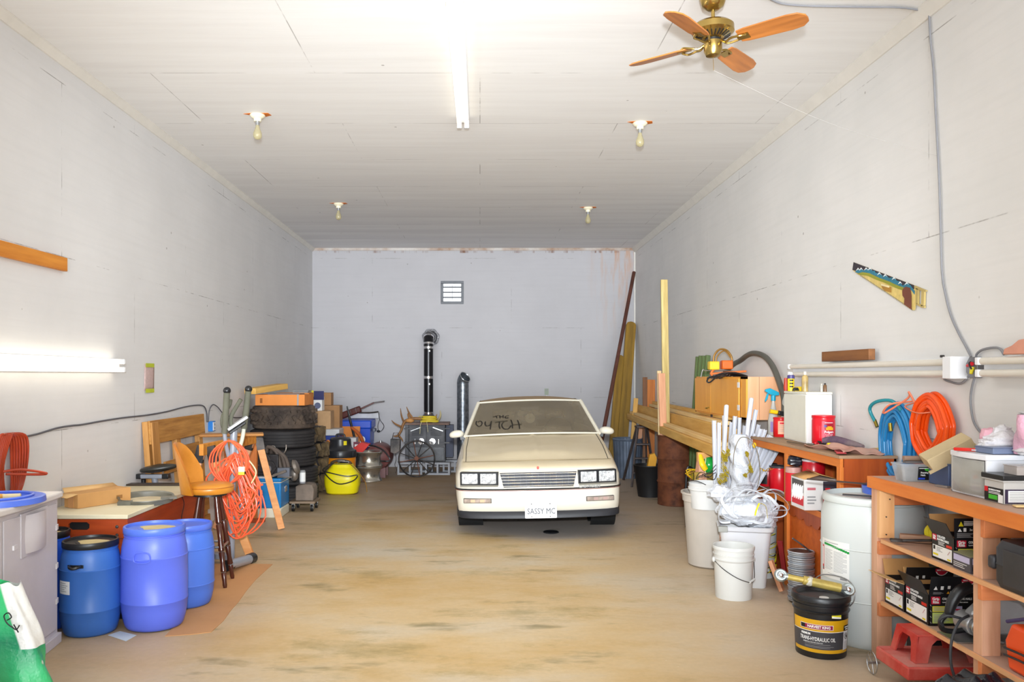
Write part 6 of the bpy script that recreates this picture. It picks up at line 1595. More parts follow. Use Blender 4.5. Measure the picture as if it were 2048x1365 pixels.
o = board('wood_offcut', 'brown wood offcut resting on top of the unlit strip light', 'offcut', Rr(1649, 714, .05), Rr(1744, 709, .05), .045, .075, OLDW)
GCR = mat('pale_grey_cable', (134, 134, 138), .5, var=.08)
wcab = [Rr(*q, .012) for q in ((1858, 22), (1861, 80), (1867, 140), (1871, 220), (1876, 312), (1879, 380), (1881, 450), (1884, 545), (1891, 590), (1902, 632), (1918, 668), (1931, 692), (1942, 714))]
o = MB().tube(wcab, .0065, GCR, 8).build('wall_cable'); tag(o, 'grey cable running down the right wall from the ceiling to the junction box', 'cable')
ccab = [Vector(((px-960)/1650*(3696/(752-py)), 3696/(752-py), ZC-.012)) for px, py in ((1530, -12), (1560, 2), (1600, 7), (1660, 9), (1730, 10), (1800, 11), (1850, 18))]
o = MB().tube(ccab, .0065, GCR, 8).build('ceiling_cable'); tag(o, 'grey cable along the ceiling from the fan side to the right wall', 'cable')
for pts, lb_ in (([(1940, 748), (1930, 762), (1918, 768), (1900, 764), (1890, 760), (1888, 756)], 'short grey cable looping from the junction box to the strip light end'), ([(1950, 752), (1944, 775), (1941, 800), (1944, 830), (1950, 850), (1962, 866)], 'grey cable dropping from the junction box behind the plastic bags'), ([(1952, 716), (1954, 708), (1965, 700), (1985, 696), (2000, 698), (2008, 710)], 'short grey cable arching over the right strip light')):
    o = MB().tube([Rr(px, py, .014) for px, py in pts], .0065, GCR, 8).build('wall_cable'); tag(o, lb_, 'cable')
MB_ = MB().cyl((0, 0, 0), (-.02, 0, 0), .008, IRON, 10); o = MB_.build('screw_hook', M=T(Rr(1888, 713))); tag(o, 'dark screw head above the strip light end', 'screw')
ck = thing('pink_clay_piece', 'pinkish flat piece lying on the right strip light at the frame edge', 'clay piece', Rr(2040, 709, .06))
MB().prism([(-.09, .0), (.1, -.0), (.1, .075), (.03, .07), (-.02, .045), (-.08, .03)], -.03, .03, mat('terracotta_pink', (222, 156, 132), .7), FACE_L @ RZ(0)).build('slab', ck, bevel=.006)

# ---- painted saw
sw_ = thing('painted_saw', 'handsaw painted with mountains, meadow and a brown bear hanging on the right wall', 'saw', (0, 0, 0))
SP = lambda px, py, off=.012: Rr(px, py, off)
def wallpoly(mb, pts, m, off, th=.0008):
    P3 = [SP(x, y, 0) for x, y in pts]; P2 = [(-(p.y-5.5), p.z-2.2) for p in P3]
    mb.prism(P2, off, off+th, m, T(XR, 5.5, 2.2) @ FACE_L); return mb
sw_.matrix_basis = T(XR, 5.5, 2.2)
Z = lambda x, y: (1680+x/6.827, 480+y/6.827)
def wp(name, pts, c, off):
    mb = MB(); wallpoly(mb, [Z(*p) for p in pts], c, off); return mb
blade = [(203, 305), (1045, 625), (1062, 660), (1065, 800), (1050, 930), (1040, 962), (1000, 960), (640, 715), (240, 460), (187, 410)]
bl = wp('b', blade, mat('saw_meadow', (224, 198, 118), .45, var=.15, scale=30), .008).build('blade', sw_, world=True)
m = wp('b', [(203, 305), (1045, 625), (1040, 665), (1000, 690), (900, 640), (760, 590), (600, 520), (430, 440), (270, 440), (187, 410)], mat('saw_night_sky', (48, 40, 48), .4), .0092)
ridge = [(225, 440), (268, 385), (290, 410), (310, 382), (340, 420), (378, 380), (400, 400), (430, 380), (470, 430), (490, 420), (510, 455), (560, 445), (600, 490), (640, 470), (690, 520), (760, 510), (800, 560), (845, 570), (875, 630), (935, 580), (985, 620), (1045, 700), (1040, 750), (1000, 690), (900, 660), (760, 600), (600, 540), (430, 465), (260, 455)]
wallpoly(m, [Z(*p) for p in ridge], mat('saw_mountain_blue', (44, 124, 150), .4, var=.3, scale=60), .0102)
for pk in ((268, 385), (310, 382), (378, 380), (430, 380), (560, 445), (640, 470), (760, 510), (845, 570), (935, 580)):
    wallpoly(m, [Z(pk[0], pk[1]-4), Z(pk[0]+28, pk[1]+34), Z(pk[0]+6, pk[1]+16), Z(pk[0]-30, pk[1]+38)], WHITE, .0112)
wallpoly(m, [Z(*p) for p in [(255, 462), (330, 440), (430, 458), (560, 520), (700, 570), (800, 620), (895, 650), (880, 690), (780, 655), (640, 590), (520, 545), (400, 492), (300, 478)]], mat('saw_olive_hill', (150, 150, 36), .4), .0113)
wallpoly(m, [Z(*p) for p in [(885, 670), (920, 640), (985, 655), (1002, 760), (1003, 955), (900, 880), (905, 800), (878, 760), (875, 700)]], mat('saw_bear_brown', (120, 66, 46), .5), .0118)
wallpoly(m, [Z(*p) for p in [(590, 625), (650, 640), (700, 650), (722, 640), (725, 720), (640, 700), (600, 660)]], mat('saw_animal_ochre', (176, 128, 48), .5), .0116); wallpoly(m, [Z(*p) for p in [(585, 600), (700, 630), (695, 655), (590, 625)]], mat('saw_pale_hill', (240, 224, 176), .5), .0119)
m.build('painting', sw_, world=True)
m = MB()
for k in range(34):
    t_ = k/33; x = 300+(1000-300)*t_; y = 490+(950-490)*t_
    wallpoly(m, [Z(x-6, y-14), Z(x+6, y-8), Z(x+10, y+22)], mat('saw_teeth', (150, 146, 140), .3, .6), .0095)
m.build('teeth', sw_, world=True)
hm = mat('saw_handle_wood', (190, 168, 104), .5, var=.2)
m = MB()
for pts in ([(1045, 625), (1205, 690), (1205, 705), (1150, 700), (1050, 665)], [(1070, 660), (1100, 672), (1095, 880), (1068, 865)], [(1145, 695), (1185, 705), (1178, 900), (1140, 905)], [(1068, 862), (1185, 905), (1182, 930), (1150, 925), (1070, 885)]):
    wallpoly(m, [Z(*p) for p in pts], hm, .004, .012)
m.build('handle', sw_, world=True)

# ---- hoses on the right wall
def hosecoil(name, label, px, pytop, pybot, c, rad, w0, loops, ends=None, seed=1, d0=None, skew=0):
    m_ = mat(name+'_plastic', c, .25, var=.06); rnd = random.Random(seed); mb = MB()
    d = d0 or 4488/(px-960); zt = 1.6-(pytop-752)/1650*d; zb = 1.6-(pybot-752)/1650*d
    for k in range(loops):
        t = k/(loops-1); hw = w0*(.66+.34*t)+rnd.uniform(-.006, .006); sh_ = rnd.uniform(-.012, .012); top = zt-.085*(1-t)-rnd.uniform(0, .008); bot = zb+.07*(1-t)+rnd.uniform(-.012, .012); xo = XR-.02-rad-.045*abs(sin(k*1.7))
        Y = d+sh_
        mb.tube([(xo, Y, top), (xo-.005, Y-hw*.62, top-.05), (xo, Y-hw*.95, top-.15), (xo, Y-hw, (top+bot)/2), (xo, Y-hw*.8+skew, bot+.08), (xo, Y+skew, bot), (xo, Y+hw*.8+skew, bot+.08), (xo, Y+hw, (top+bot)/2), (xo, Y+hw*.95, top-.15), (xo-.005, Y+hw*.62, top-.05)], rad, m_, 10, closed=True, sm=5)
    return mb, m_, d, zt, zb
mb, mm, d, zt, zb = hosecoil('orange_hose', '', 1882, 785, 925, (246, 84, 14), .0125, .195, 12, seed=4)
zb0 = zb
hk = thing('orange_hose_coil', 'bright orange air hose coiled on a nail on the right wall', 'hose', (XR, d, 1.2))
mb.v = [v for v in mb.v]; mb.build('coil', hk, world=True)
t_ = MB(); t_.tube([(XR-.02, d-.06, 1.40), (XR-.1, d-.0, 1.38), (XR-.105, d+.1, 1.38), (XR-.1, d+.22, 1.41), (XR-.02, d+.27, 1.43)], .004, mat('orange_twine', (232, 128, 92), .7), 6); t_.build('tie_cord', hk, world=True)
mb, mm, d2, zt, zb = hosecoil('blue_hose', '', 1800, 806, 968, (40, 132, 190), .0115, .195, 10, seed=8, d0=5.27)
hb = thing('blue_hose_coil', 'blue air hose with brass ends coiled on the right wall beside the orange one', 'hose', (XR, d2, 1.1))
mb.tube([(XR-.13, d2+.14, 1.30), (XR-.15, d2+.17, 1.38), (XR-.14, d2+.1, 1.43), (XR-.1, d2-.02, 1.44), (XR-.08, d2-.1, 1.38)], .011, mat('teal_hose_end', (30, 130, 140), .3), 10)
mb.build('coil', hb, world=True)
BRF = mat('brass_fitting', (150, 130, 50), .3, .8)
MB().cyl((XR-.13, d2+.145, 1.31), (XR-.125, d2+.12, 1.265), .011, BRF, 12).build('brass_end', hb, world=True)
MB().cyl((XR-.13, d2-.06, 1.30), (XR-.13, d2-.07, 1.25), .012, BRF, 12).build('brass_end', hb, world=True)
MB().tube([(XR-.02, d2-.12, 1.44), (XR-.14, d2-.08, 1.42), (XR-.14, d2+.0, 1.36), (XR-.06, d2-.14, 1.46), (XR-.07, d2-.17, 1.50), (XR-.05, d2-.2, 1.44), (XR-.03, d2-.22, 1.40)], .006, mat('orange_twine', (232, 128, 92), .7), 6).build('tie_cord', hb, world=True)
# ================================================================ BINS, PAILS, DRUM ON THE RIGHT
# grey trash can
tc = thing('trash_can', 'large taupe round trash can holding white vinyl strips', 'trash can', (1.955, 6.98, 0))
TG = mat('taupe_plastic', (184, 176, 166), .45, var=.06)
MB().lathe([(0, 0), (.17, 0), (.19, .015), (.225, .54), (.235, .545), (.238, .60), (.25, .605), (.25, .62), (.232, .62), (.228, .6), (.185, .03), (0, .03)], TG, 56).build('body', tc)
m = MB()
for a in (.10,): m.patch(.198, .02, .13, .1, .5, mat('taupe_panel', (186, 180, 172), .5), off=.004, r2=.224)
m.build('raised_panel', tc, bevel=.002)
# white bucket lids / folded white plastic sitting on the rim at the left
wb = thing('white_bucket', 'white plastic bucket nested in the top of the taupe trash can', 'bucket', (1.88, 6.86, .50))
MB().lathe([(0, 0), (.12, 0), (.135, .15), (.145, .155), (.147, .175), (.14, .18), (.147, .21), (.142, .215), (.132, .2), (.118, .02), (0, .02)], mat('white_bucket_plastic', (208, 208, 206), .35, var=.03), 44).build('body', wb)
MB().tube([(-.147, 0, .19), (-.15, -.05, .23), (-.1, -.1, .235), (-.04, -.14, .21)], .0035, IRON, 6).build('handle', wb)
# vinyl strips
VIN_ = mat('white_vinyl', (210, 212, 220), .3, var=.02)
pv = [((1427, 842), (1430, 975), 6.95, 0), ((1437, 846), (1436, 975), 6.9, 1), ((1453, 810), (1444, 975), 7.0, 2), ((1447, 832), (1449, 980), 7.05, 1), ((1469, 833), (1458, 985), 7.1, 0), ((1478, 836), (1472, 985), 7.1, 1), ((1462, 845), (1453, 985), 7.15, 0), ((1503, 796), (1478, 990), 7.0, 2), ((1511, 820), (1480, 990), 7.05, 0), ((1516, 850), (1484, 985), 7.1, 1), ((1520, 858), (1490, 985), 6.95, 0), ((1529, 860), (1492, 985), 6.9, 1), ((1542, 872), (1494, 990), 6.85, 3), ((1553, 885), (1498, 990), 6.8, 3), ((1558, 893), (1500, 992), 6.75, 0), ((1488, 852), (1474, 985), 7.15, 1), ((1500, 860), (1482, 985), 7.12, 0), ((1508, 868), (1486, 985), 7.0, 1)]
names = ['leftmost', 'second from the left', 'tall rounded, third from the left', 'fourth from the left', 'fifth from the left', 'short one left of the wrapped roll', 'narrow one behind the wrapped roll', 'tallest', 'long slanted one right of the tallest', 'short slanted one behind the middle', 'slanted one above the yellow tag', 'slanted one right of the yellow tag', 'wide slanted one on the right', 'wide lower one on the far right', 'rightmost and most slanted', 'hidden short one behind the roll top', 'short middle one between roll and tallest', 'short middle one beside the yellow tag']
for k, (t0, b0, d, kind) in enumerate(pv):
    a = P(b0[0], b0[1], d); b = P(t0[0], t0[1], d+.1)
    dr = (b-a).normalized(); a = a-dr*.28
    w_ = (.03, .026, .034, .052)[kind]; mb = MB(); Ln = (b-a).length
    if kind == 2: mb.box(0, Ln, -w_/2, w_/2, -.02, .02, VIN_)
    elif kind == 3:
        mb.box(0, Ln, -w_/2, w_/2, -.003, .003, VIN_); mb.box(0, Ln, -w_/2, -w_/2+.006, -.02, .003, VIN_); mb.box(0, Ln, w_/2-.006, w_/2, -.02, .003, VIN_); mb.box(0, Ln, -.004, .004, -.02, .003, VIN_)
    else:
        mb.box(0, Ln, -w_/2, w_/2, -.003, .003, VIN_); mb.box(0, Ln, -w_/2, -w_/2+.005, -.003, .022, VIN_); mb.box(0, Ln, w_/2-.005, w_/2, -.003, .022, VIN_)
    X = dr; Zz = Vector((0.15, -1, 0)); Y = Zz.cross(X).normalized(); Zz = X.cross(Y)
    M = Matrix(((X.x, Y.x, Zz.x, a.x), (X.y, Y.y, Zz.y, a.y), (X.z, Y.z, Zz.z, a.z), (0, 0, 0, 1)))
    o = mb.build('vinyl_strip', M=M, bevel=.002 if kind != 2 else .012)
    tag(o, 'white vinyl strip in the trash can, '+names[k], 'vinyl strip', 'white vinyl strips in the trash can')
# wrapped roll
wr = thing('wrapped_roll', 'upright roll wrapped in crinkled clear film among the vinyl strips', 'roll', (P(1484, 985, 6.72).x, 6.72, .5))
FILM = mat('clear_crinkled_film', (206, 209, 216), .15, var=.05, scale=14, bump=1.0)
def roll(u, v):
    a = 2*pi*u; r = (.078+.010*sin(9*v*pi+2*a)+.006*sin(5*a+14*v))*(1 if v < .9 else 1-(v-.9)*3); return (r*cos(a)-.02*v, r*sin(a), .62*v)
MB().grid(roll, 48, 40, FILM, cu=True).build('film', wr)
MB().tube([(-.09, -.06, .38), (-.085, -.08, .5), (-.04, -.09, .6), (.04, -.09, .585), (.10, -.08, .48), (.12, -.08, .32), (.10, -.07, .2)], .003, mat('brown_wire', (120, 108, 84), .4), 6).build('wire_loop', wr)
# tinsel-like yellow-green twine
tw = MB(); rnd = random.Random(21)
def clump(mb, px, py, w_, h_, n_, m_, d=6.62, r=.0026):
    for k in range(n_):
        c = P(px+rnd.uniform(-w_, w_), py+rnd.uniform(-h_, h_), d+rnd.uniform(-.03, .03)); q = rnd.uniform(.007, .013); a = rnd.uniform(0, 3)
        mb.tube([c+Vector((q*cos(t+a), q*.5*sin(2*t), q*sin(t))) for t in (0, 1.57, 3.14, 4.7)], r, m_, 5, closed=True, sm=3)
OLG = mat('olive_gold_chain', (170, 150, 30), .35, .3, var=.2)
for seg in ((1447, 955, 7, 8), (1450, 945, 6, 8), (1449, 930, 4, 10), (1452, 915, 3, 10), (1456, 905, 3, 6), (1446, 910, 2, 8), (1444, 962, 8, 5)): clump(tw, seg[0], seg[1], seg[2], seg[3], 12, OLG)
tag(tw.build('olive_chain'), 'tangle of olive-gold chain hanging left of the wrapped roll', 'chain')
tw = MB(); 
for seg in ((1499, 935, 3, 8), (1502, 940, 3, 6), (1491, 952, 3, 3), (1494, 910, 1, 4)): clump(tw, seg[0], seg[1], seg[2], seg[3], 8, OLG)
tw.tube([P(1494, 905, 6.62), P(1497, 918, 6.62), P(1502, 938, 6.62), P(1491, 952, 6.62)], .003, OLG, 5)
tag(tw.build('olive_chain'), 'small clump of olive-gold chain right of the wrapped roll', 'chain')
for (px, py, lb_) in ((1509, 891, 'round yellow tag stuck on a vinyl strip'), (1491, 972, 'yellow tag low between the vinyl strips')):
    t = MB(); t.ball((0, 0, 0), (.016, .006, .022), mat('golden_tag', (222, 176, 20), .35), 16, 8, warp=.03); o = t.build('yellow_tag', M=T(P(px, py, 6.72))); tag(o, lb_, 'tag')
o = MB(); 
for k in range(5): o.tube([P(1530, 943, 6.7), P(1522+5*k, 940+3*(k % 3)-3, 6.68), P(1520+7*k, 945-2*k, 6.68)], .006, mat('golden_tag', (222, 176, 20), .35), 6, flat=.3)
tag(o.build('yellow_ribbon_bow'), 'small yellow ribbon bow tied on the right vinyl strips', 'ribbon')
o = MB(); 
for k in range(4): o.tube([P(1397+8*k, 955, 6.55), P(1392+4*k, 958-3*k, 6.7), P(1400+9*k, 945+5*k, 6.8), P(1415+6*k, 948, 6.85), P(1432, 930+8*k, 6.9)], .003, IRON, 5)
tag(o.build('thin_wire'), 'thin dark wire springing round the vinyl strips', 'wire')

# tangled translucent straps on the white bin
SB_ = thing('plastic_straps', 'heap of tangled translucent white plastic straps on the white bin', 'plastic straps', (2.02, 6.32, .47))
ST = mat('translucent_strap', (226, 230, 236), .25, var=.05, alpha=.82)
CR = mat('crumpled_clear_plastic', (222, 225, 232), .2, var=.08, bump=1.0, scale=10, alpha=.9)
MB().ball((.02, -.0, .10), (.21, .16, .115), CR, 40, 26, warp=.055, seed=2).build('crumpled_sheet', SB_)
MB().ball((.14, .02, .02), (.12, .1, .08), CR, 30, 18, warp=.06, seed=5).build('crumpled_sheet', SB_)
MB().ball((-.16, .08, .22), (.09, .08, .06), CR, 24, 16, warp=.07, seed=9).build('crumpled_sheet', SB_)
rnd = random.Random(31)
for k in range(16):
    cx_, cz_ = rnd.uniform(-.10, .12), rnd.uniform(.08, .2); rx, rz_ = rnd.uniform(.10, .2), rnd.uniform(.07, .15); yy = rnd.uniform(-.16, -.05); ph = rnd.uniform(0, 6)
    pts = []
    for q in range(7):
        t = ph+q*.62; x = cx_+rx*cos(t); z = cz_+rz_*sin(t)*.9+.02*sin(3*t+k)
        pts.append((max(-.27, min(.3, x)), yy+.03*sin(2*t+k), max(.03, z)))
    MB().tube(pts, .011, ST, 8, flat=.22, sm=5).build('strap', SB_)
MB().tube([(.17, -.1, .1), (.24, -.1, .15), (.285, -.1, .13), (.29, -.1, .09), (.25, -.1, .065), (.18, -.1, .06)], .009, VIN_, 8, flat=.6).build('strap', SB_)
MB().tube([(.1, -.06, .21), (.18, -.04, .26), (.27, .0, .25), (.33, .04, .215)], .014, VIN_, 8, flat=.4).build('strap', SB_)
MB().tube([(.06, -.175, .18), (.035, -.185, .13), (.025, -.185, .09)], .009, YELP, 6, flat=.25, sm=3).build('yellow_ribbon', SB_)
MB().tube([(.07, -.175, .18), (.105, -.185, .16), (.115, -.185, .1), (.12, -.18, .07)], .007, YELP, 6, flat=.25, sm=3).build('yellow_ribbon', SB_)

# white rectangular bin
wn = thing('white_bin', 'scuffed white rectangular plastic bin in front of the taupe trash can', 'bin', (2.03, 6.33, 0), -14)
WBN = mat('scuffed_white_plastic', (206, 206, 210), .4, var=.05, scale=5, dust=(206, 204, 200))
def rrect(hx, hy, r=.05, n=6):
    out = []
    for cx_, cy_, a0 in ((hx-r, hy-r, 0), (-hx+r, hy-r, 90), (-hx+r, -hy+r, 180), (hx-r, -hy+r, 270)):
        for k in range(n+1): a = radians(a0+90*k/n); out.append((cx_+r*cos(a), cy_+r*sin(a)))
    return out
def shell(mb, rings, m_):
    n = len(rings[0][0]); vs = []; fs = []
    for pts, z in rings: vs += [(x, y, z) for x, y in pts]
    for j in range(len(rings)-1):
        for i in range(n): fs.append((j*n+i, j*n+(i+1) % n, (j+1)*n+(i+1) % n, (j+1)*n+i))
    fs.append(tuple(range(n))[::-1]); fs.append(tuple((len(rings)-1)*n+i for i in range(n)))
    return mb.add(vs, fs, m_)
shell(MB(), [(rrect(.15, .11), 0), (rrect(.185, .14), .42), (rrect(.20, .155), .43), (rrect(.205, .16), .455), (rrect(.195, .15), .462), (rrect(.182, .137), .455), (rrect(.147, .107), .02)], WBN).build('body', wn)
MB().box(-.2, -.13, -.162, -.12, .42, .462, mat('grey_grip', (150, 150, 144), .6)).build('grip', wn, bevel=.004)
MB().box(.13, .2, .08, .13, .42, .468, mat('grey_grip', (150, 150, 144), .6)).build('grip', wn, bevel=.004)
m = MB(); MQ = T(-.187, 0, .27) @ RY(4.5) @ FACE_L; m.rect(MQ, -.08, .1, -.1, .15, mat('peach_label', (238, 190, 160), .5)); m.rect(MQ, -.08, .1, .09, .15, mat('orange_label_band', (226, 120, 70), .5), .001); m.lines(T(-.001, 0, 0) @ MQ, -.06, .08, -.09, .08, 6, GREYP); m.build('worn_label', wn)

# white pail
def pail(name, label, x, y, r, h, m_, cat='bucket', rimm=None, rz=0):
    t = thing(name, label, cat, (x, y, 0), rz)
    MB().lathe([(0, 0), (r*.86, 0), (r*.87, .006), (r*.935, h*.72), (r*.97, h*.73), (r*.99, h*.755), (r*.94, h*.77), (r*.95, h*.83), (r*.985, h*.835), (r*.985, h*.85), (r*.95, h*.855), (r*.96, h*.93), (r*1.0, h*.935), (r*1.01, h*.985), (r*.985, h), (r*.93, h*.995), (r*.90, h*.7), (r*.83, .02), (0, .02)], m_, 56).build('body', t)
    return t
wp_ = pail('white_pail', 'white five-gallon pail with a wire handle, nearest of the white containers', 1.835, 5.97, .147, .375, mat('white_pail_plastic', (206, 206, 202), .35, var=.03))
m = MB(); m.tube([(-.146, 0, .27), (-.10, -.10, .22), (-.02, -.145, .17), (.06, -.142, .14), (.105, -.105, .135), (.135, -.05, .17), (.146, 0, .27)], .003, IRON, 6); m.build('wire_handle', wp_)
m = MB(); m.cyl((.07, -.14, .137), (.12, -.095, .15), .008, mat('white_pail_plastic', (206, 206, 202), .35, var=.03), 10); m.build('grip', wp_)
for s_ in (-1, 1): MB().ball((s_*.145, 0, .27), (.012, .02, .02), mat('white_pail_plastic', (206, 206, 202), .35, var=.03), 12, 8).build('handle_lug', wp_)
MB().lathe([(0, .30), (.13, .31), (.134, .32), (0, .325)], mat('pail_debris', (214, 208, 190), .9, var=.3, bump=.6, scale=20, dust=(90, 84, 78)), 30).build('contents', wp_)

# white blue-grey drum
dr = thing('white_drum', 'tall translucent white plastic drum with a printed label beside the workbench', 'drum', (2.395, 5.13, 0))
dr.matrix_basis = T(2.40, 5.045, 0) @ S(.97, .97, .945)
DW = mat('drum_white', (208, 214, 212), .35, var=.03, scale=2)
MB().lathe([(0, .015), (.27, .015), (.285, 0), (.295, .01), (.3, .05), (.302, .28), (.306, .285), (.302, .29), (.302, .60), (.306, .605), (.302, .61), (.300, .80), (.285, .86), (.28, .88), (.292, .885), (.296, .90), (.29, .925), (.27, .93), (.262, .90), (0, .895)], DW, 72).build('body', dr)
MB().lathe([(0, .897), (.03, .897), (.03, .915), (0, .915)], DW, 20, T(.12, -.1, 0)).build('bung', dr)
lab = MB(); R = .303
X0l, X1l, Z0l, Z1l = -.325, -.085, .40, .645
lab.patch(R, X0l, X1l, Z0l, Z1l, mat('drum_label_paper', (238, 238, 234), .5, var=.03), off=.001, n=14)
def band(m_, x0, x1, za, zb, th, n=12):
    for k in range(n):
        u0 = k/n; u1 = (k+1)/n; z_ = za+(zb-za)*(u0**1.8)
        lab.patch(R, x0+(x1-x0)*u0, x0+(x1-x0)*u1, z_, z_+th, m_, off=.002, n=1)
band(GRNP, -.29, -.085, .607, .575, .014, 14)
lab.patch(R, -.315, -.295, .44, .60, REDP, off=.002, n=2); lab.patch(R, -.311, -.300, .475, .59, WHITE, off=.0025, n=2); lab.patch(R, -.31, -.298, .445, .46, mat('teal_print', (40, 120, 110), .5), off=.003, n=1)
for k in range(17):
    z_ = .455+k*.0078
    lab.patch(R, -.28, -.205 if k % 3 else -.22, z_, z_+.0028, mat('fine_print', (176, 176, 176), .6), off=.002, n=3); lab.patch(R, -.195, -.10 if k % 4 else -.125, z_-.004, z_-.0015, mat('fine_print', (176, 176, 176), .6), off=.002, n=4)
lab.patch(R, -.29, -.16, .625, .63, mat('fine_print', (176, 176, 176), .6), off=.002, n=4); lab.patch(R, -.145, -.10, .408, .420, GREYP, off=.002, n=2); lab.patch(R, -.25, -.13, .43, .432, GREYP, off=.002, n=4)
lab.build('printed_label', dr).matrix_basis = RZ(-34)
# blue lid and dark bars lying on the drum
bl_ = thing('blue_tub', 'bright blue plastic lid lying on the white drum behind the workbench post', 'lid', (2.50, 4.98, .884))
MB().lathe([(0, 0), (.15, 0), (.175, .004), (.18, .05), (.172, .052), (.165, .012), (0, .012)], BL, 44).build('dish', bl_)
o = MB().box(0, .62, -.012, .012, 0, .008, mat('rusty_dark_bar', (70, 56, 50), .5, .4, var=.3)).build('steel_bar', M=T(2.16, 5.16, .995) @ RZ(-38)); tag(o, 'long dark steel bar with a rusty hook resting over the blue lid', 'steel bar')
o.matrix_basis = T(2.08, 5.24, .94) @ RZ(-42); 
o = MB().box(0, .46, -.01, .01, 0, .008, BLKPL).build('steel_bar', M=T(2.18, 4.96, .882) @ RZ(-30)); tag(o, 'shorter black bar lying on the rim of the white drum', 'steel bar')

# hydraulic oil pail
op = pail('oil_pail', 'black five-gallon hydraulic oil pail with a gold and grey label', 1.972, 4.775, .158, .35, BLKPL, 'pail')
m = MB(); m.lathe([(0, .325), (.125, .325), (.135, .345), (.155, .35), (.162, .34), (.162, .318), (.156, .315)], BLKPL, 48); m.build('lid', op)
MB().lathe([(0, .325), (.026, .325), (.026, .334), (0, .334)], mat('white_spout', (222, 222, 220), .4), 24, T(-.01, -.07, .002)).build('spout_cap', op)
lb_ = MB(); r1, r2 = .1365, .1475
def lp2(x0, x1, z0, z1, m_, off, n=10):
    rr = lambda z: .136+(.1475-.136)*(z/.25)
    lb_.grid(lambda u, v: ((rr(z0+(z1-z0)*v)+off)*sin((x0+(x1-x0)*u)/.142), -(rr(z0+(z1-z0)*v)+off)*cos((x0+(x1-x0)*u)/.142), z0+(z1-z0)*v), n, 1, m_)
GOLD = mat('label_gold_band', (222, 168, 24), .35, var=.12); LGR = mat('label_dark_grey', (66, 66, 72), .4, var=.1)
lp2(-.2, .17, .035, .225, GOLD, .0015, 20); lp2(-.2, .115, .055, .155, LGR, .0022, 16); lp2(-.2, .115, .154, .157, WHITE, .0026, 16)
lp2(.115, .165, .05, .158, mat('label_pale', (226, 228, 234), .4), .0024, 4); lp2(.115, .168, .16, .19, BLACK, .0024, 4); lp2(-.2, .17, .222, .228, BLKPL, .002, 16)
MAG = mat('label_magenta', (150, 22, 70), .4)
lp2(-.135, .045, .168, .196, WHITE, .0026, 12); lp2(-.132, .042, .170, .194, MAG, .003, 12); lp2(-.132, -.105, .170, .194, BLACK, .0032, 3)
rt_ = .1475
lb_.text('HARVEST KING', .020, WHITE, T(0, 0, .182), wrap=(.1485, -.22), bold=.03, sx=.92); lb_.text('TRANS-HYDRAULIC OIL', .030, WHITE, T(0, 0, .112), wrap=(.1455, -.28), bold=.01, sx=.62); lb_.text('PREMIUM', .017, WHITE, T(0, 0, .138), wrap=(.146, -.72), bold=.03, sx=.8)
lb_.text('SUPERIOR ALL WEATHER OPERATION', .008, WHITE, T(0, 0, .092), wrap=(.1445, -.45), sx=.8)
for z_ in (.082, .071, .064): lp2(-.11, (.06, .03, .05)[int((z_*1000) % 3)], z_, z_+.0022, GREYP, .003, 8)
lp2(.12, .155, .05, .052, GREYP, .003, 2)
for k in range(7): lp2(.121, .158, .058+k*.006, .060+k*.006, mat('fine_print', (176, 176, 176), .6), .003, 2)
lb_.text('WARNING', .008, WHITE, T(0, 0, .18), wrap=(.149, .98)); lb_.text('DANGER', .007, WHITE, T(0, 0, .169), wrap=(.149, .98))
c0 = [((.142+.004)*0, 0)]
for k in range(14):
    a = 2*pi*k/14; a2 = 2*pi*(k+1)/14
    for rr in (.016,):
        x1_, z1_, x2_, z2_ = .139+rr*cos(a), .128+rr*sin(a), .139+rr*cos(a2), .128+rr*sin(a2)
        R_ = .1445; f = lambda x, z: Vector((R_*sin(x/.142), -R_*cos(x/.142), z)); lb_.bar(f(x1_, z1_), f(x2_, z2_), .002, .002, BLACK)
lb_.bar(f(.132, .136), f(.147, .121), .006, .002, BLACK); lb_.bar(f(.145, .134), f(.135, .123), .004, .002, BLACK)
lb_.build('printed_label', op).matrix_basis = RZ(-14)
ps = MB(); rr = .150; ps.grid(lambda u, v: (rr*sin((.0+.06*u)/.15), -rr*cos((.0+.06*u)/.15), .238+.022*v-.006*u), 4, 1, mat('yellow_sticker', (236, 226, 40), .4)); ps.grid(lambda u, v: ((rr+.0005)*sin((.002+.056*u)/.15), -(rr+.0005)*cos((.002+.056*u)/.15), .2385+.009*v-.006*u), 4, 1, WHITE); ps.build('price_sticker', op)
MB().tube([(.158, -.02, .27), (.175, -.04, .31), (.18, -.03, .38), (.15, .03, .42), (.05, .08, .43), (-.02, .06, .4)], .0035, mat('wire_steel', (150, 150, 150), .3, .8), 8).build('wire_handle', op)
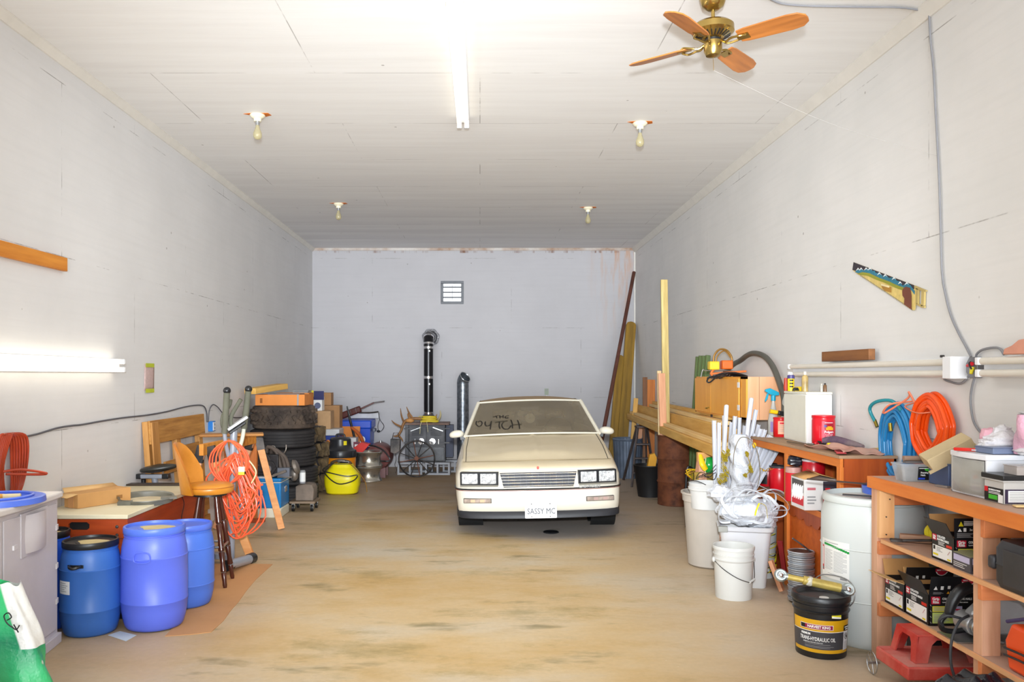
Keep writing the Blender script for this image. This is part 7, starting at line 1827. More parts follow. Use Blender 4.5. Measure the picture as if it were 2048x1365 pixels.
# hydraulic cylinder / top link lying on the pail
hl = thing('hydraulic_link', 'dusty yellow turnbuckle link with steel ball ends lying across the oil pail lid', 'turnbuckle', (1.972, 4.775, .36))
a_ = Vector((-.25, .02, .085)); b_ = Vector((.155, -.05, .01))
DY = mat('dusty_yellow_steel', (182, 160, 84), .45, .3, var=.3, scale=14); ZN = mat('zinc_steel', (178, 186, 184), .3, .8, var=.2)
dv = (b_-a_)
m = MB(); m.cyl(a_+dv*.14, a_+dv*.38, .017, DY, 18); m.build('threaded_rod', hl)
m = MB(); m.cyl(a_+dv*.36, a_+dv*.86, .026, DY, 20); m.build('barrel_tube', hl, bevel=.003)
m = MB(); m.ball(a_+dv*.44, (.03, .03, .028), mat('clear_tape_wrap', (226, 222, 206), .15, alpha=.7), 18, 10, warp=.05); m.build('plastic_wrap', hl)
for c_, ax in ((a_+dv*.06, .036), (a_+dv*.96, .036)):
    m = MB(); Q = T(c_) @ RZ(-20) @ RX(70); m.torus((0, 0, 0), .026, .012, ZN, 28, 10, Q, sz=1.3); m.v = m.v
    m = MB(); m.torus(c_, .026, .012, ZN, 28, 10, RZ(-10) @ RX(68), sz=1.4); m.build('eye_end', hl)
    m = MB(); m.ball(c_, .021, CHROME, 18, 12); m.build('ball', hl)
m = MB(); m.cyl(a_+dv*.84, a_+dv*.92, .024, ZN, 6); m.build('lock_nut', hl); MB().cyl(a_+dv*.10, a_+dv*.15, .02, ZN, 12).build('collar', hl)

# between: striped yellow bucket, wire spool, sticks
yb_ = thing('yellow_strap_bucket', 'white bucket with yellow ribbons beside the shelf unit post', 'bucket', (2.225, 6.62, 0))
MB().lathe([(0, 0), (.13, 0), (.15, .40), (.142, .40), (.125, .02), (0, .02)], mat('white_bucket_plastic', (208, 208, 206), .35, var=.03), 40).build('body', yb_)
m = MB(); rnd = random.Random(12)
for k in range(16):
    z_ = rnd.uniform(.05, .36); m.tube([(-.142, -.03, z_), (-.09, -.115, z_+rnd.uniform(-.03, .03)), (0, -.15, z_+rnd.uniform(-.03, .03)), (.09, -.12, z_+rnd.uniform(-.03, .03)), (.14, -.03, z_)], .006, YELP if k % 3 else IRON, 5, flat=.3, sm=4)
m.build('yellow_ribbon', yb_)
MB().ball((0, 0, .42), (.13, .13, .05), mat('dark_rag', (70, 70, 76), .8), warp=.06).build('dark_rag', yb_)
board('red_stake', 'dark red painted wooden stake leaning beside the yellow ribbon bucket', 'stake', P(1570, 1152, 6.2)+Vector((0, .0, .0)), P(1560, 1083, 6.14), .035, .02, mat('dark_red_paint', (126, 24, 28), .5), bevel=.002)
board('pine_stake', 'short pale pink pine offcut leaning from the white bin to the floor', 'offcut', P(1564, 1183, 6.05), P(1541, 1122, 6.1), .045, .03, PINEP)
ws_ = thing('wire_spool', 'spool of galvanised wire standing in front of the orange door', 'wire spool', (2.27, 5.83, 0))
m = MB()
for k in range(26): m.torus((0, 0, .02+.0135*k), .082+.004*sin(k*2.1), .0075, mat('galvanised_wire', (176, 182, 190), .35, .7, var=.2), 32, 6, RX(2*sin(k)))
m.build('wire', ws_); MB().lathe([(0, .005), (.08, .005), (.08, .36), (0, .36)], IRON, 24).build('core', ws_)
MB().tube([(.06, -.02, .36), (-.02, -.04, .42), (-.08, -.05, .46)], .006, GALV, 6).build('loose_end', ws_)
# green and yellow bottle + wooden sawhorse end near lumber
g_ = thing('green_bottle', 'round green bottle tied up behind the leftmost vinyl strip', 'bottle', P(1424, 931, 7.5))
MB().ball((-.02, 0, 0), (.075, .06, .075), mat('green_glass', (24, 150, 60), .15, var=.2), 22, 14).build('bottle', g_)
MB().tube([(-.07, -.05, .07), (-.08, -.06, -.02), (-.07, -.05, -.09)], .004, mat('cream_cord', (214, 206, 160), .4), 6).build('cord', g_)
o = MB().tube([P(1401, 910, 7.5), P(1405, 928, 7.45), P(1412, 940, 7.45)], .022, mat('bright_yellow_plastic', (242, 204, 24), .4), 10, flat=.6, rs=[.014, .03, .024]).build('yellow_bottle'); tag(o, 'bright yellow plastic piece left of the green bottle', 'plastic piece')
sh2 = thing('trestle', 'wooden trestle under the near end of the lumber pile', 'trestle', (2.2, 7.75, 0))
MB().box(-.16, .26, -.03, .03, .80, .88, PINE).build('beam', sh2, bevel=.003)
for x0, x1 in ((-.12, -.15), (.2, .24)):
    for sy in (-1, 1): MB().bar((x0, sy*.02, .82), (x1, sy*.22, 0.01), .07, .03, PINEZ).build('leg', sh2)
MB().box(-.2, .1, -.015, .015, .62, .70, wood('olive_ply', (170, 140, 50), (140, 110, 34), 'X'), T(0, -.05, 0)).build('cross_board', sh2)
o = MB().box(-.16, .16, -.012, .012, 0, .5, wood('olive_ply_z', (176, 146, 56), (146, 116, 38), 'Z')).build('ply_sheet', M=T(2.60, 9.45, .28) @ S(.6,1,1)); tag(o, 'olive-yellow plywood sheet behind the rusty barrel under the lumber', 'plywood')
o.location.z = 0.0; o.scale = (.6, 1, 1.68)
# rusty plant-like wire and handle thing between barrel and trash can
ct = thing('hand_truck', 'small black cart frame with a grey wheel between the rusty barrel and trash can', 'cart', (P(1378, 1035, 8.6).x, 8.6, 0))
MB().tube([(-.03, 0, .02), (-.035, 0, .3), (-.02, 0, .62), (.02, 0, .64), (.06, 0, .6)], .012, BLKPL, 8, sm=3).build('frame', ct)
MB().tube([(-.03, 0, .03), (.04, 0, .02), (.08, 0, .04), (.06, 0, .2), (.03, 0, .34)], .01, BLKPL, 8, sm=3).build('frame', ct)
MB().lathe([(0, -.02), (.07, -.02), (.08, 0), (.07, .02), (0, .02)], mat('grey_wheel', (120, 122, 126), .5), 24, T(.03, 0, .2) @ RX(90) @ RY(30)).build('wheel', ct)
o = MB()
rnd = random.Random(6)
o.tube([P(1382, 956, 8.3), P(1380, 990, 8.32), Vector((P(1380, 990, 8.32).x+.02, 8.34, .005))], .008, RUST, 6)
for k in range(10): o.tube([P(1385, 960, 8.3), P(1375+rnd.uniform(-4, 10), 945+rnd.uniform(-6, 6), 8.3), P(1366+rnd.uniform(0, 34), 938+rnd.uniform(-4, 14), 8.3)], .006, (RUST, mat('golden_tag', (222, 176, 20), .35), OLG)[k % 3], 6, sm=3)
tag(o.build('rusty_wire_tangle'), 'rusty brown wire tangle with yellow bits in front of the rusty barrel', 'wire')
o = board('orange_offcut', 'tiny orange block on the floor beside the trash can base', 'offcut', P(1378, 1079, 8.05), P(1388, 1077, 8.05), .04, .04, mat('orange_paint', (238, 132, 52), .5)); o.location.z = .021; o.rotation_euler = (0, 0, 0)
# ================================================================ NEAR WORKBENCH ON THE RIGHT
BW_ = thing('workbench', 'long pine and orange wood workbench with two open shelves, right foreground', 'workbench', (2.25, 4.78, 0))
DTOP = mat('dusty_bench_top', (196, 160, 140), .75, var=.1, scale=4, dust=(176, 146, 128))
def W_(mb, name, **k): return mb.build(name, BW_, world=True, **k)
PPZ = wood('bench_post', (234, 184, 150), (206, 148, 112), 'Z'); PPX = wood('bench_cross_rail', (236, 150, 94), (208, 116, 64), 'X'); PLY = wood('bench_shelf_edge', (238, 184, 134), (222, 160, 108), 'Y', knots=False)
m = MB(); m.box(2.262, 2.715, 2.56, 4.765, .978, .999, BENCHW); m.box(2.245, 2.262, 2.55, 4.785, .955, 1.0195, BENCHW); m.box(2.262, 2.715, 4.765, 4.785, .955, 1.0195, BENCHW); W_(m, 'top_frame')
W_(MB().box(2.2625, 2.716, 2.55, 4.7645, 1.0, 1.02, DTOP), 'top', bevel=.002)
W_(MB().box(2.68, 2.718, 2.55, 4.76, .88, .975, wood('grey_ledger', (170, 160, 128), (140, 130, 100), 'Y')), 'ledger')
for y, x in ((4.70, 2.262), (3.75, 2.282), (2.75, 2.282)):
    W_(MB().box(x, x+.085, y, y+.068, 0, .955, PPZ), 'post', bevel=.002)
p_ = MB(); p_.box(2.262, 2.347, 4.672, 4.70, .68, .955, wood('bench_pad', (240, 186, 130), (224, 162, 104), 'Z'))
for q in ((.80), (.90), (.70)): p_.cyl((2.30+.02*(q == .9), 4.672, q), (2.30+.02*(q == .9), 4.668, q), .004, IRON, 8)
W_(p_, 'post_pad')
for y in (4.672, 3.72, 2.72):
    for z in (.585, .235): W_(MB().box(2.262, 2.70, y, y+.03, z, z+.072, PPX), 'cross_rail', bevel=.002)
    W_(MB().box(2.28, 2.70, y+.01, y+.04, .865, .95, PPX), 'cross_rail', bevel=.002)
for z in (.657, .307):
    m = MB(); m.box(2.275, 2.70, 2.55, 4.66, z, z+.018, DTOP); m.box(2.262, 2.275, 2.55, 4.66, z-.002, z+.019, PLY); W_(m, 'shelf')
ZS1, ZS2, ZT = .677, .327, 1.021

BX = mat('nail_box_black', (22, 22, 26), .4, var=.1); BXL = mat('nail_box_lime', (196, 214, 110), .5, var=.05); BXY = mat('nail_box_yellow', (222, 214, 70), .5, var=.05); BXR = mat('nail_box_red', (204, 26, 56), .4, var=.05)
BXO = mat('nail_box_orange_red', (222, 50, 30), .4, var=.05); LAV = mat('lavender_print', (196, 190, 222), .5, var=.03)
def nailbox(label, x, y, z, dx, dy, dz, flaps, rz=0, side=True):
    t = thing('nail_box', label, 'box', (x, y, z), rz, 'collated framing nail boxes')
    m = MB()
    th = .003
    m.box(0, dx, 0, dy, 0, th, BX); m.box(0, dx, 0, th, 0, dz, BX); m.box(0, dx, dy-th, dy, 0, dz, BX); m.box(0, th, 0, dy, 0, dz, BX); m.box(dx-th, dx, 0, dy, 0, dz, BX)
    m.build('carton', t)
    m = MB(); m.box(th+.001, dx-th-.001, th+.001, dy-th-.001, th, dz*.8, CARDIN); m.build('liner', t)
    # long face (towards camera)
    m = MB(); F = T(0, -.0005, 0) @ FACE_F; k = dz/.16
    m.rect(F, .012, .058, .112*k, .152*k, BXR, 0); m.text('Grip', .019, WHITE, F @ T(.035, .140*k, .0008), bold=.03); m.text('Rite', .019, WHITE, F @ T(.035, .123*k, .0008), bold=.03)
    m.text('COLLATED FRAMING NAILS', .0155, WHITE, F @ T(.068, .140*k, .0005), align='LEFT', bold=.02, sx=.78*min(1, dx/.25)); m.text('CLAVOS DE SECUENCIA PARA ARMAR', .0085, WHITE, F @ T(.068, .122*k, .0005), align='LEFT', sx=.9*min(1, dx/.25))
    m.rect(F, .018, .125, .072*k, .102*k, BXY); m.rect(F, .018, .125, .012*k, .068*k, BXL); m.lines(F @ T(0, 0, .0005), .024, .11, .016*k, .06*k, 6, GREYP); m.lines(F @ T(0, 0, .0005), .024, .11, .076*k, .098*k, 3, GREYP)
    if dx > .16:
        m.rect(F, .13, .17, .06*k, .102*k, LAV); m.rect(F @ T(0, 0, .0005), .135, .16, .08*k, .088*k, BXR); m.rect(F, .13, .2, .012*k, .055*k, LAV)
    for q in range(4): m.bar((.006, -.001, (.02+.03*q)*k), (.012, -.001, (.012+.03*q)*k), .002, .001, WHITE)
    m.build('front_print', t)
    # short face (towards the aisle)
    m = MB(); F = T(-.0005, dy, 0) @ FACE_L
    m.rect(F, .006, .045, .115*k, .152*k, BXR); m.text('Grip', .014, WHITE, F @ T(.025, .140*k, .0008), bold=.03); m.text('Rite', .014, WHITE, F @ T(.025, .126*k, .0008), bold=.03)
    m.text('COLLATED', .016, WHITE, F @ T(.05, .144*k, .0006), align='LEFT', bold=.02, sx=.9*dy/.2); m.text('FRAMING NAILS', .016, WHITE, F @ T(.05, .126*k, .0006), align='LEFT', bold=.02, sx=.9*dy/.2); m.lines(F, .06, .12, .092*k, .116*k, 3, WHITE)
    m.rect(F, dy-.07, dy-.02, .092*k, .108*k, BXO); m.rect(F, .01, dy-.02, .012*k, .086*k, WHITE)
    m.rect(F @ T(0, 0, .0005), .016, .034, .058*k, .082*k, BLACK); m.rect(F @ T(0, 0, .0005), .014, .06, .024*k, .036*k, YELP); m.rect(F @ T(0, 0, .0005), dy-.06, dy-.03, .016*k, .026*k, YELP)
    m.lines(F @ T(0, 0, .0005), .045, .10, .05*k, .08*k, 4, GREYP); m.bar((-.0015, .055, .05*k), (-.0015, .035, .075*k), .004, .001, mat('faint_pink', (214, 170, 170), .5))
    m.build('end_print', t)
    for kind in flaps:
        if kind == 'front':       # tall printed flap standing up on the long face
            h = .105*k; Q = T(0, 0, dz) @ RX(-12 if False else 14) 
            m = MB(); m.box(0, dx, 0, .003, 0, h, BX, Q); F = Q @ T(0, -.0005, 0) @ FACE_F
            m.prism([(.02, .03), (.04, .03), (.03, .05)], 0, .0005, WHITE, F); m.rect(F, .055, .07, .03, .05, WHITE); m.rect(F, .09, .104, .035, .052, WHITE)
            m.prism([(.088, .008), (.104, .008), (.096, .022)], 0, .0005, mat('hazard_amber', (226, 160, 40), .4), F)
            m.lines(F, .02, .075, .004, .018, 3, GREYP); m.lines(F, .105, .15, .006, .024, 3, WHITE)
            if dx > .22:
                m.prism([(.19+.034*cos(a), .085+.034*sin(a)) for a in [pi*j/10 for j in range(10, 21)]], 0, .0006, WHITE, F); m.prism([(.19+.028*cos(a), .083+.028*sin(a)) for a in [pi*j/10 for j in range(10, 21)]], 0, .0009, BXR, F); m.rect(F @ T(0, 0, .001), .155, .225, .074, .092, BXR); m.text('MAX TRAX', .011, WHITE, F @ T(.19, .083, .0015), bold=.02)
                m.text('Red is grip with no limits', .008, WHITE, F @ T(.19, .035, .0005))
            m.build('flap', t)
        if kind == 'square':      # upright square warning flap
            m = MB(); m.box(.0, .12, 0, .003, dz, dz+.10, BX); F = T(0, -.0005, dz) @ FACE_F
            m.prism([(.02, .062), (.044, .062), (.032, .086)], 0, .0005, YELP, F); m.lines(F, .046, .11, .064, .088, 4, WHITE); m.prism([(.016, .036), (.036, .036), (.026, .052)], 0, .0005, WHITE, F); m.rect(F, .044, .058, .036, .054, WHITE); m.text('3x', .016, WHITE, F @ T(.08, .045, .0005)); m.lines(F, .012, .105, .006, .03, 5, GREYP); m.build('flap', t)
        if kind == 'left': 
            m = MB(); m.box(-.003, 0, 0, dy, 0, .085, BX, T(0, 0, dz) @ RY(-28)); m.build('flap', t)
        if kind == 'left_open':
            m = MB(); m.box(-.003, 0, 0, dy*.98, 0, .10, CARDIN, T(0, 0, dz) @ RY(-72)); m.build('flap', t)
        if kind == 'back':
            m = MB(); m.box(.0, dx, 0, .003, 0, .09, CARD, T(0, dy-.003, dz) @ RX(-18)); m.build('flap', t)
        if kind == 'right':
            m = MB(); m.box(0, .003, 0, dy, 0, .09, CARD, T(dx, 0, dz) @ RY(20)); m.build('flap', t)
    return t
nailbox('open black nail box on the lower bench shelf, front one with a tall printed flap', 2.285, 4.20, ZS2, .255, .23, .155, ('front', 'left', 'back'))
nailbox('open black nail box on the lower shelf behind the front one, flap folded out', 2.285, 4.44, ZS2, .255, .215, .15, ('left_open', 'back', 'front'))
nailbox('open black nail box on the upper bench shelf with a square warning flap', 2.30, 4.0, ZS1, .27, .2, .13, ('square', 'left', 'back', 'right'))
t = thing('flat_nail_box', 'small flat grey and black box on the upper bench shelf before the nail box', 'box', (2.285, 3.845, ZS1), 0)
m = MB(); m.box(0, .2, 0, .14, 0, .075, mat('charcoal_print', (78, 76, 84), .4)); F = T(-.0005, .14, 0) @ FACE_L; m.rect(F, .005, .135, .04, .068, LAV); m.lines(F, .005, .13, .008, .034, 3, WHITE, fill=.3); F = T(0, -.0005, 0) @ FACE_F; m.rect(F, .01, .12, .04, .068, LAV); m.rect(F, .01, .12, .01, .03, BLACK); m.build('carton', t); MB().box(0.001, .199, .001, .139, .075, .077, mat('olive_lid', (150, 152, 112), .5)).build('lid', t)
# upper shelf tools
w_ = thing('wrench', 'long dark wrench lying on the upper bench shelf', 'wrench', (0, 0, 0)); w_.matrix_basis = T(2.30, 4.53, ZS1+.018) @ RZ(-20)
m = MB(); m.bar((0, 0, 0), (.30, -.0, .022), .022, .012, IRON); m.prism([(-.045, -.02), (-.01, -.024), (.02, -.01), (.02, .01), (-.01, .024), (-.045, .02), (-.03, .008), (-.03, -.008)], -.008, .008, IRON); m.build('body', w_, bevel=.003)
board('wood_strip', 'brownish flat wood strip lying behind the wrench on the upper bench shelf', 'wood strip', (2.34, 4.60, ZS1+.022), (2.66, 4.45, ZS1+.022), .05, .04, wood('brown_strip', (180, 140, 110), (140, 100, 76), 'X'))
rp = MB(); rnd = random.Random(8)
for k in range(12): rp.torus((2.50, 4.50-.014*k+.06, ZS1+.06+.004*sin(k)), .038+.004*sin(k*1.3), .008, mat('yellow_rope_bright', (234, 222, 40), .6), 20, 6, RX(90) @ RY(4*sin(k)))
tag(rp.build('yellow_rope'), 'coil of bright yellow rope on the upper bench shelf behind the wrench', 'rope')
o = MB().torus((2.45, 4.22, ZS1+.006), .035, .005, mat('brown_ring', (150, 110, 86), .6), 24, 6).build('metal_ring'); tag(o, 'flat brown ring on the upper bench shelf left of the nail box', 'ring')
o = MB().torus((2.60, 4.57, .60), .05, .014, mat('yellow_rope_bright', (234, 222, 40), .6), 24, 8, RX(90)).build('yellow_loop'); tag(o, 'small yellow loop hanging under the upper bench shelf', 'loop')
o = MB().box(-.05, .05, -.02, .02, 0, .09, mat('brown_leather_dark', (160, 110, 84), .7)).build('leather_pouch', M=T(2.60, 4.22, ZS1)); tag(o, 'brown pouch standing behind the upper nail box', 'pouch')
o.location.z = ZS1; o.scale.z = 2.4
# black tool case
cs = thing('tool_case', 'black plastic tool case on the upper bench shelf at the right frame edge', 'tool case', (2.43, 3.36, ZS1))
CS = mat('case_black', (52, 52, 56), .45, var=.2, scale=10)
shell(MB(), [(rrect(.16, .27, .04), 0), (rrect(.17, .28, .04), .03), (rrect(.17, .28, .04), .095), (rrect(.172, .282, .04), .10), (rrect(.17, .28, .04), .105), (rrect(.17, .28, .04), .17), (rrect(.155, .265, .04), .205)], CS).build('shell', cs)
m = MB(); m.box(-.176, -.168, -.2, .2, .02, .175, CS); m.build('raised_panel', cs, bevel=.006)
m = MB(); m.box(-.175, -.05, .27, .312, .07, .13, CS); m.build('latch', cs, bevel=.012)
o = MB().ball((0, 0, .06), (.12, .1, .07), mat('teal_plastic', (60, 140, 170), .25, bump=.6), 28, 16, warp=.05).build('teal_bag', M=T(2.60, 3.62, ZS1+.20)); tag(o, 'teal plastic packet on top of the black tool case', 'packet'); o.location = (2.5, 3.42, ZS1+.205)
# circular saw on the lower shelf
cw = thing('circular_saw', 'silver and black circular saw lying on the lower bench shelf', 'circular saw', (2.365, 4.06, ZS2))
SV = mat('saw_silver', (196, 198, 200), .3, .6, var=.12)
m = MB(); m.prism([(-.09, 0), (.16, 0), (.2, .03), (.2, .1), (.15, .16), (.06, .185), (-.02, .165), (-.08, .11), (-.1, .05)], -.03, .03, SV, T(.09, -.05, .02) @ RX(90)); m.build('blade_guard', cw, bevel=.01)
m = MB(); m.cyl((.02, -.10, .07), (.02, .02, .07), .05, SV, 22); m.cyl((.02, -.13, .07), (.02, -.10, .07), .042, STEEL, 22); m.build('motor', cw, bevel=.006)
MB().rect(FACE_F @ T(.03, .08, .131), -.02, .025, -.012, .012, mat('saw_badge_orange', (222, 96, 40), .4)).build('badge', cw)
m = MB(); m.tube([(-.09, -.05, .10), (-.07, -.05, .17), (-.03, -.05, .225), (.02, -.05, .245)], .024, BLKPL, 14, rs=[.018, .026, .03, .028]); m.tube([(-.10, -.05, .11), (-.125, -.05, .08), (-.115, -.05, .04), (-.06, -.05, .03), (-.0, -.05, .04)], .013, BLKPL, 12); m.build('handle', cw)
MB().box(-.10, .24, -.14, .03, .0, .005, STEEL).build('base_plate', cw)
m = MB(); m.tube([(-.02, -.10, .12), (-.09, -.14, .10), (-.135, -.16, .02), (-.15, -.18, -.08), (-.13, -.2, -.16), (-.06, -.22, -.22), (-.03, -.24, -.3)], .0065, mat('dark_grey_cord', (52, 54, 58), .5), 8); m.tube([(-.12, -.06, .06), (-.15, -.08, .09), (-.12, -.1, .12), (-.06, -.11, .11)], .0065, mat('dark_grey_cord', (52, 54, 58), .5), 8); m.build('power_cord', cw)
MB().tube([(.0, -.16, .01), (.06, -.18, .02), (.1, -.17, .01)], .007, STEEL, 8).build('fence_rod', cw)
# orange reel
rl = thing('cord_reel', 'orange plastic cord reel with a grey hub on the lower shelf at the right edge', 'reel', (2.36, 3.42, ZS2))
m = MB(); m.prism([(-.16, 0), (.16, 0), (.19, .10), (.15, .19), (-.14, .205), (-.185, .12)], -.07, .07, mat('reel_orange', (240, 80, 26), .35, var=.05), FACE_L); m.build('housing', rl, bevel=.014)
MB().cyl((-.072, -.13, .095), (-.09, -.13, .095), .07, mat('reel_grey', (112, 122, 128), .4), 28).build('hub', rl); MB().cyl((-.09, -.13, .095), (-.10, -.13, .095), .035, BLKPL, 24).build('hub_core', rl)
MB().cyl((-.07, -.05, .17), (-.078, -.05, .17), .008, IRON, 10).build('bolt', rl)
m = MB()
for z in (.09, .06): m.tube([(-.08, .17, z), (-.085, .05, z+.01), (-.1, -.08, z+.015), (-.1, -.13, z+.01)], .005, BLKPL, 6)
m.build('cord', rl)
o = MB().tube([(2.30, 3.6, ZS2+.2), (2.32, 3.5, ZS2+.24), (2.34, 3.42, ZS2+.27), (2.35, 3.38, ZS2+.265)], .008, mat('purple_cord', (62, 52, 96), .4), 8).build('cable_end'); tag(o, 'dark purple cable end lying over the orange reel', 'cable')

# red cart with stool
CR_ = mat('dusty_red_plastic', (198, 44, 34), .55, var=.15, scale=4, dust=(206, 122, 108)); CRT = mat('very_dusty_red', (206, 150, 138), .8, var=.1, scale=6, dust=(196, 70, 60))
ct_ = thing('red_cart', 'dusty red plastic tray cart with thin wire wheels under the bench', 'cart', (2.10, 4.05, 0))
m = MB(); m.box(0, .46, 0, .33, .10, .165, CR_); m.build('tray', ct_, bevel=.008); MB().box(.008, .452, .008, .322, .165, .168, CRT).build('dusty_deck', ct_)
for x, y in ((.02, .35), (.44, .35), (.02, -.02), (.44, -.02)):
    if y < 0: 
        MB().torus((x+.05, .03, .04), .03, .006, IRON, 20, 6, RY(90)).build('wheel', ct_); continue
    m = MB(); Q = T(x-.02, y+.02, .062) @ RY(90); m.torus((x-.02, y+.02, .062), .058, .003, STEEL, 36, 6, RY(90) @ RX(0))
    for k in range(10): a = 2*pi*k/10; m.cyl((x-.02, y+.02, .062), (x-.02, y+.02+.057*cos(a), .062+.057*sin(a)), .0012, STEEL, 5)
    o = m.build('wheel', ct_); MB().cyl((x-.04, y+.02, .062), (x+.02, y+.02, .062), .007, STEEL, 10).build('axle', ct_)
o = None
rs_ = thing('red_stool', 'dusty red plastic step stool with arched openings standing in the red cart', 'stool', (2.33, 4.22, .169))
H = .134
def wallarch(w0, w1, h, m_, M):
    """tapering stool wall with an arched opening"""
    mb = MB(); n = 12
    out_l = [(-w0, 0), (-w1, h)]; oi = [(-w0*.62, 0)]+[(-w0*.62*(1-.28*t)*cos(pi/2*t**1.5*.999) if False else -w0*(.62-.2*t), h*.80*t) for t in (0.2, .5, .8)]+[(-w0*.30, h*.82)]
    hole = oi+[(-x, y) for x, y in oi[::-1]]
    poly = [(-w0, 0), (-w1, h), (w1, h), (w0, 0)]+[(x, y) for x, y in hole[::-1]]
    mb.prism(poly, -.004, .004, m_, M); return mb
for sgn, ax in ((-1, 'y'), (1, 'y')):
    wallarch(.17, .135, H, CR_, T(0, sgn*.118, 0) @ RX(sgn*9) @ RX(90)).build('side_wall', rs_)
    wallarch(.125, .10, H, CR_, T(sgn*.165, 0, 0) @ RY(-sgn*9) @ RZ(90) @ RX(90)).build('end_wall', rs_)
MB().box(-.145, .145, -.105, .105, H-.008, H, CR_).build('seat_top', rs_, bevel=.006)
# dark stool / bracket behind
o = MB().box(-.12, .1, -.08, .08, 0, .22, mat('dark_grey_block', (52, 50, 54), .6)).build('black_crate', M=T(2.46, 4.60, 0)); tag(o, 'dark grey crate on the floor behind the red cart', 'crate')
o.location = (2.5, 4.52, 0)
# black plastic sheet
bp = thing('black_plastic_sheet', 'crumpled shiny black plastic sheet heaped at the foot of the bench', 'plastic sheet', (2.06, 3.44, 0))
PLS = mat('shiny_black_film', (22, 23, 30), .2, var=.2, bump=1.0, scale=3)
def heap(u, v):
    a = 2*pi*u; r = v
    x = .42*r*cos(a)*(1+.08*sin(5*a)); y = .27*r*sin(a)*(1+.1*sin(4*a+1))
    h = .33*(1-r**2.2)+.03*abs(sin(13*x+17*y))*(1-r*.5)-.02*abs(sin(31*y-17*x+1))+.02*abs(sin(43*x+19*y))*(1-r)
    return (x, y, max(.004, h))
MB().grid(heap, 150, 64, PLS, cu=True).build('sheet', bp)
board('floor_board', 'pale plywood board low at the right frame edge beside the black plastic', 'board', (2.50, 3.6, .02), (2.45, 2.75, .02), .28, .02, PINE)
board('wood_block', 'short orange wood block lying below the black plastic sheet', 'wood block', (2.30, 3.20, .03), (2.52, 3.16, .03), .09, .05, PINE)

# ---------------- things on the bench top
nt_ = thing('nail_tub', 'clear plastic tub of nails with a black label on the bench top', 'tub', (2.40, 4.56, ZT), 0)
CPL = mat('clear_tub_plastic', (206, 208, 208), .2, var=.1, alpha=.45, scale=20)
shell(MB(), [(rrect(.082, .05, .015), 0), (rrect(.1, .062, .015), .088), (rrect(.104, .066, .015), .09), (rrect(.104, .066, .015), .096), (rrect(.08, .048, .015), .094)], CPL).build('tub', nt_)
m = MB(); m.box(-.075, .075, -.042, .042, .004, .07, mat('bright_nails', (176, 178, 180), .35, .6, var=.5, scale=90, bump=1)); m.build('nails', nt_)
F = T(.03, -.0525, .002) @ RX(7.8) @ FACE_F; m = MB(); m.rect(F, -.04, .05, .006, .08, BLACK); m.prism([(.02+.026*cos(a), .066+.01*sin(a)) for a in [k*pi/8 for k in range(16)]], .0002, .0008, mat('label_lime_green', (70, 190, 50), .4), F)
m.text('Framing', .013, WHITE, F @ T(-.005, .048, .001), bold=.02); m.text('Nails', .013, WHITE, F @ T(-.012, .034, .001), bold=.02); m.rect(F @ T(0, 0, .0005), -.036, .0, .01, .02, mat('label_blue_strip', (40, 70, 190), .4)); m.rect(F @ T(0, 0, .0005), .02, .045, .03, .05, mat('peach_hand', (222, 160, 130), .5)); m.lines(F @ T(0, 0, .001), -.036, .03, .068, .076, 1, WHITE); m.build('printed_label', nt_)
rl_ = thing('paint_roller', 'brown and grey scraper roller lying on the nail tub', 'roller', (0, 0, 0)); rl_.matrix_basis = T(2.385, 4.55, ZT+.098)
MB().box(-.045, .055, -.02, .02, .0, .012, mat('grey_blade', (118, 112, 110), .4, .4)).build('blade', rl_); MB().cyl((-.05, -.0, .026), (.05, .0, .024), .014, mat('brown_roller', (150, 120, 100), .6), 14).build('cylinder', rl_)
gb_ = thing('metal_box', 'blue-grey metal box on the bench between the nail tub and white drawer', 'box', (2.50, 4.36, ZT))
MB().box(-.075, .11, -.09, .1, 0, .115, mat('slate_blue_metal', (78, 94, 130), .4, .2)).build('body', gb_, bevel=.004); MB().box(-.077, .112, -.092, .102, .115, .122, mat('slate_blue_lid', (96, 108, 134), .4, .2)).build('lid', gb_)
sc_ = thing('screwdriver', 'orange-handled chisel lying over the blue-grey metal box', 'chisel', (0, 0, 0)); sc_.matrix_basis = T(2.46, 4.34, ZT+.14)
MB().tube([(-.07, 0, 0), (-.04, 0, .002), (.0, 0, .0)], .012, mat('orange_handle', (214, 130, 50), .35), 12, rs=[.008, .015, .010]).build('handle', sc_); MB().bar((0, 0, 0), (.12, -.02, -.004), .014, .006, STEEL).build('blade', sc_)
cbx = thing('long_carton', 'beige dusty cardboard tube box tilted over the metal box by the orange hose', 'box', (0, 0, 0))
a_, b_ = P(1843, 925, 4.35), P(1938, 880, 4.30); a_.x += .02
d_ = (b_-a_); M_ = T(a_) @ d_.to_track_quat('X', 'Z').to_matrix().to_4x4() @ RX(12); cbx.matrix_basis = M_
BEI = mat('beige_dusty_card', (206, 184, 142), .8, var=.1, dust=(180, 160, 124))
m = MB(); ln = d_.length; m.box(0, ln, -.06, .06, -.035, .03, BEI); m.build('body', cbx, bevel=.004); MB().box(ln-.12, ln+.02, -.05, .045, -.085, -.036, BEI).build('end_flap', cbx, bevel=.004); MB().box(-.02, .16, -.06, -.05, -.045, -.03, BEI).build('lower_flap', cbx)
MB().box(.12, .14, -.063, -.06, -.01, .0, BLACK).build('scratch', cbx)
o = MB().ball((0, 0, 0), (.03, .02, .012), mat('orange_rag', (238, 106, 36), .7), 14, 8, warp=.1).build('orange_scrap', M=T(2.46, 4.44, ZT+.13)); tag(o, 'small orange scrap beside the chisel handle', 'scrap')
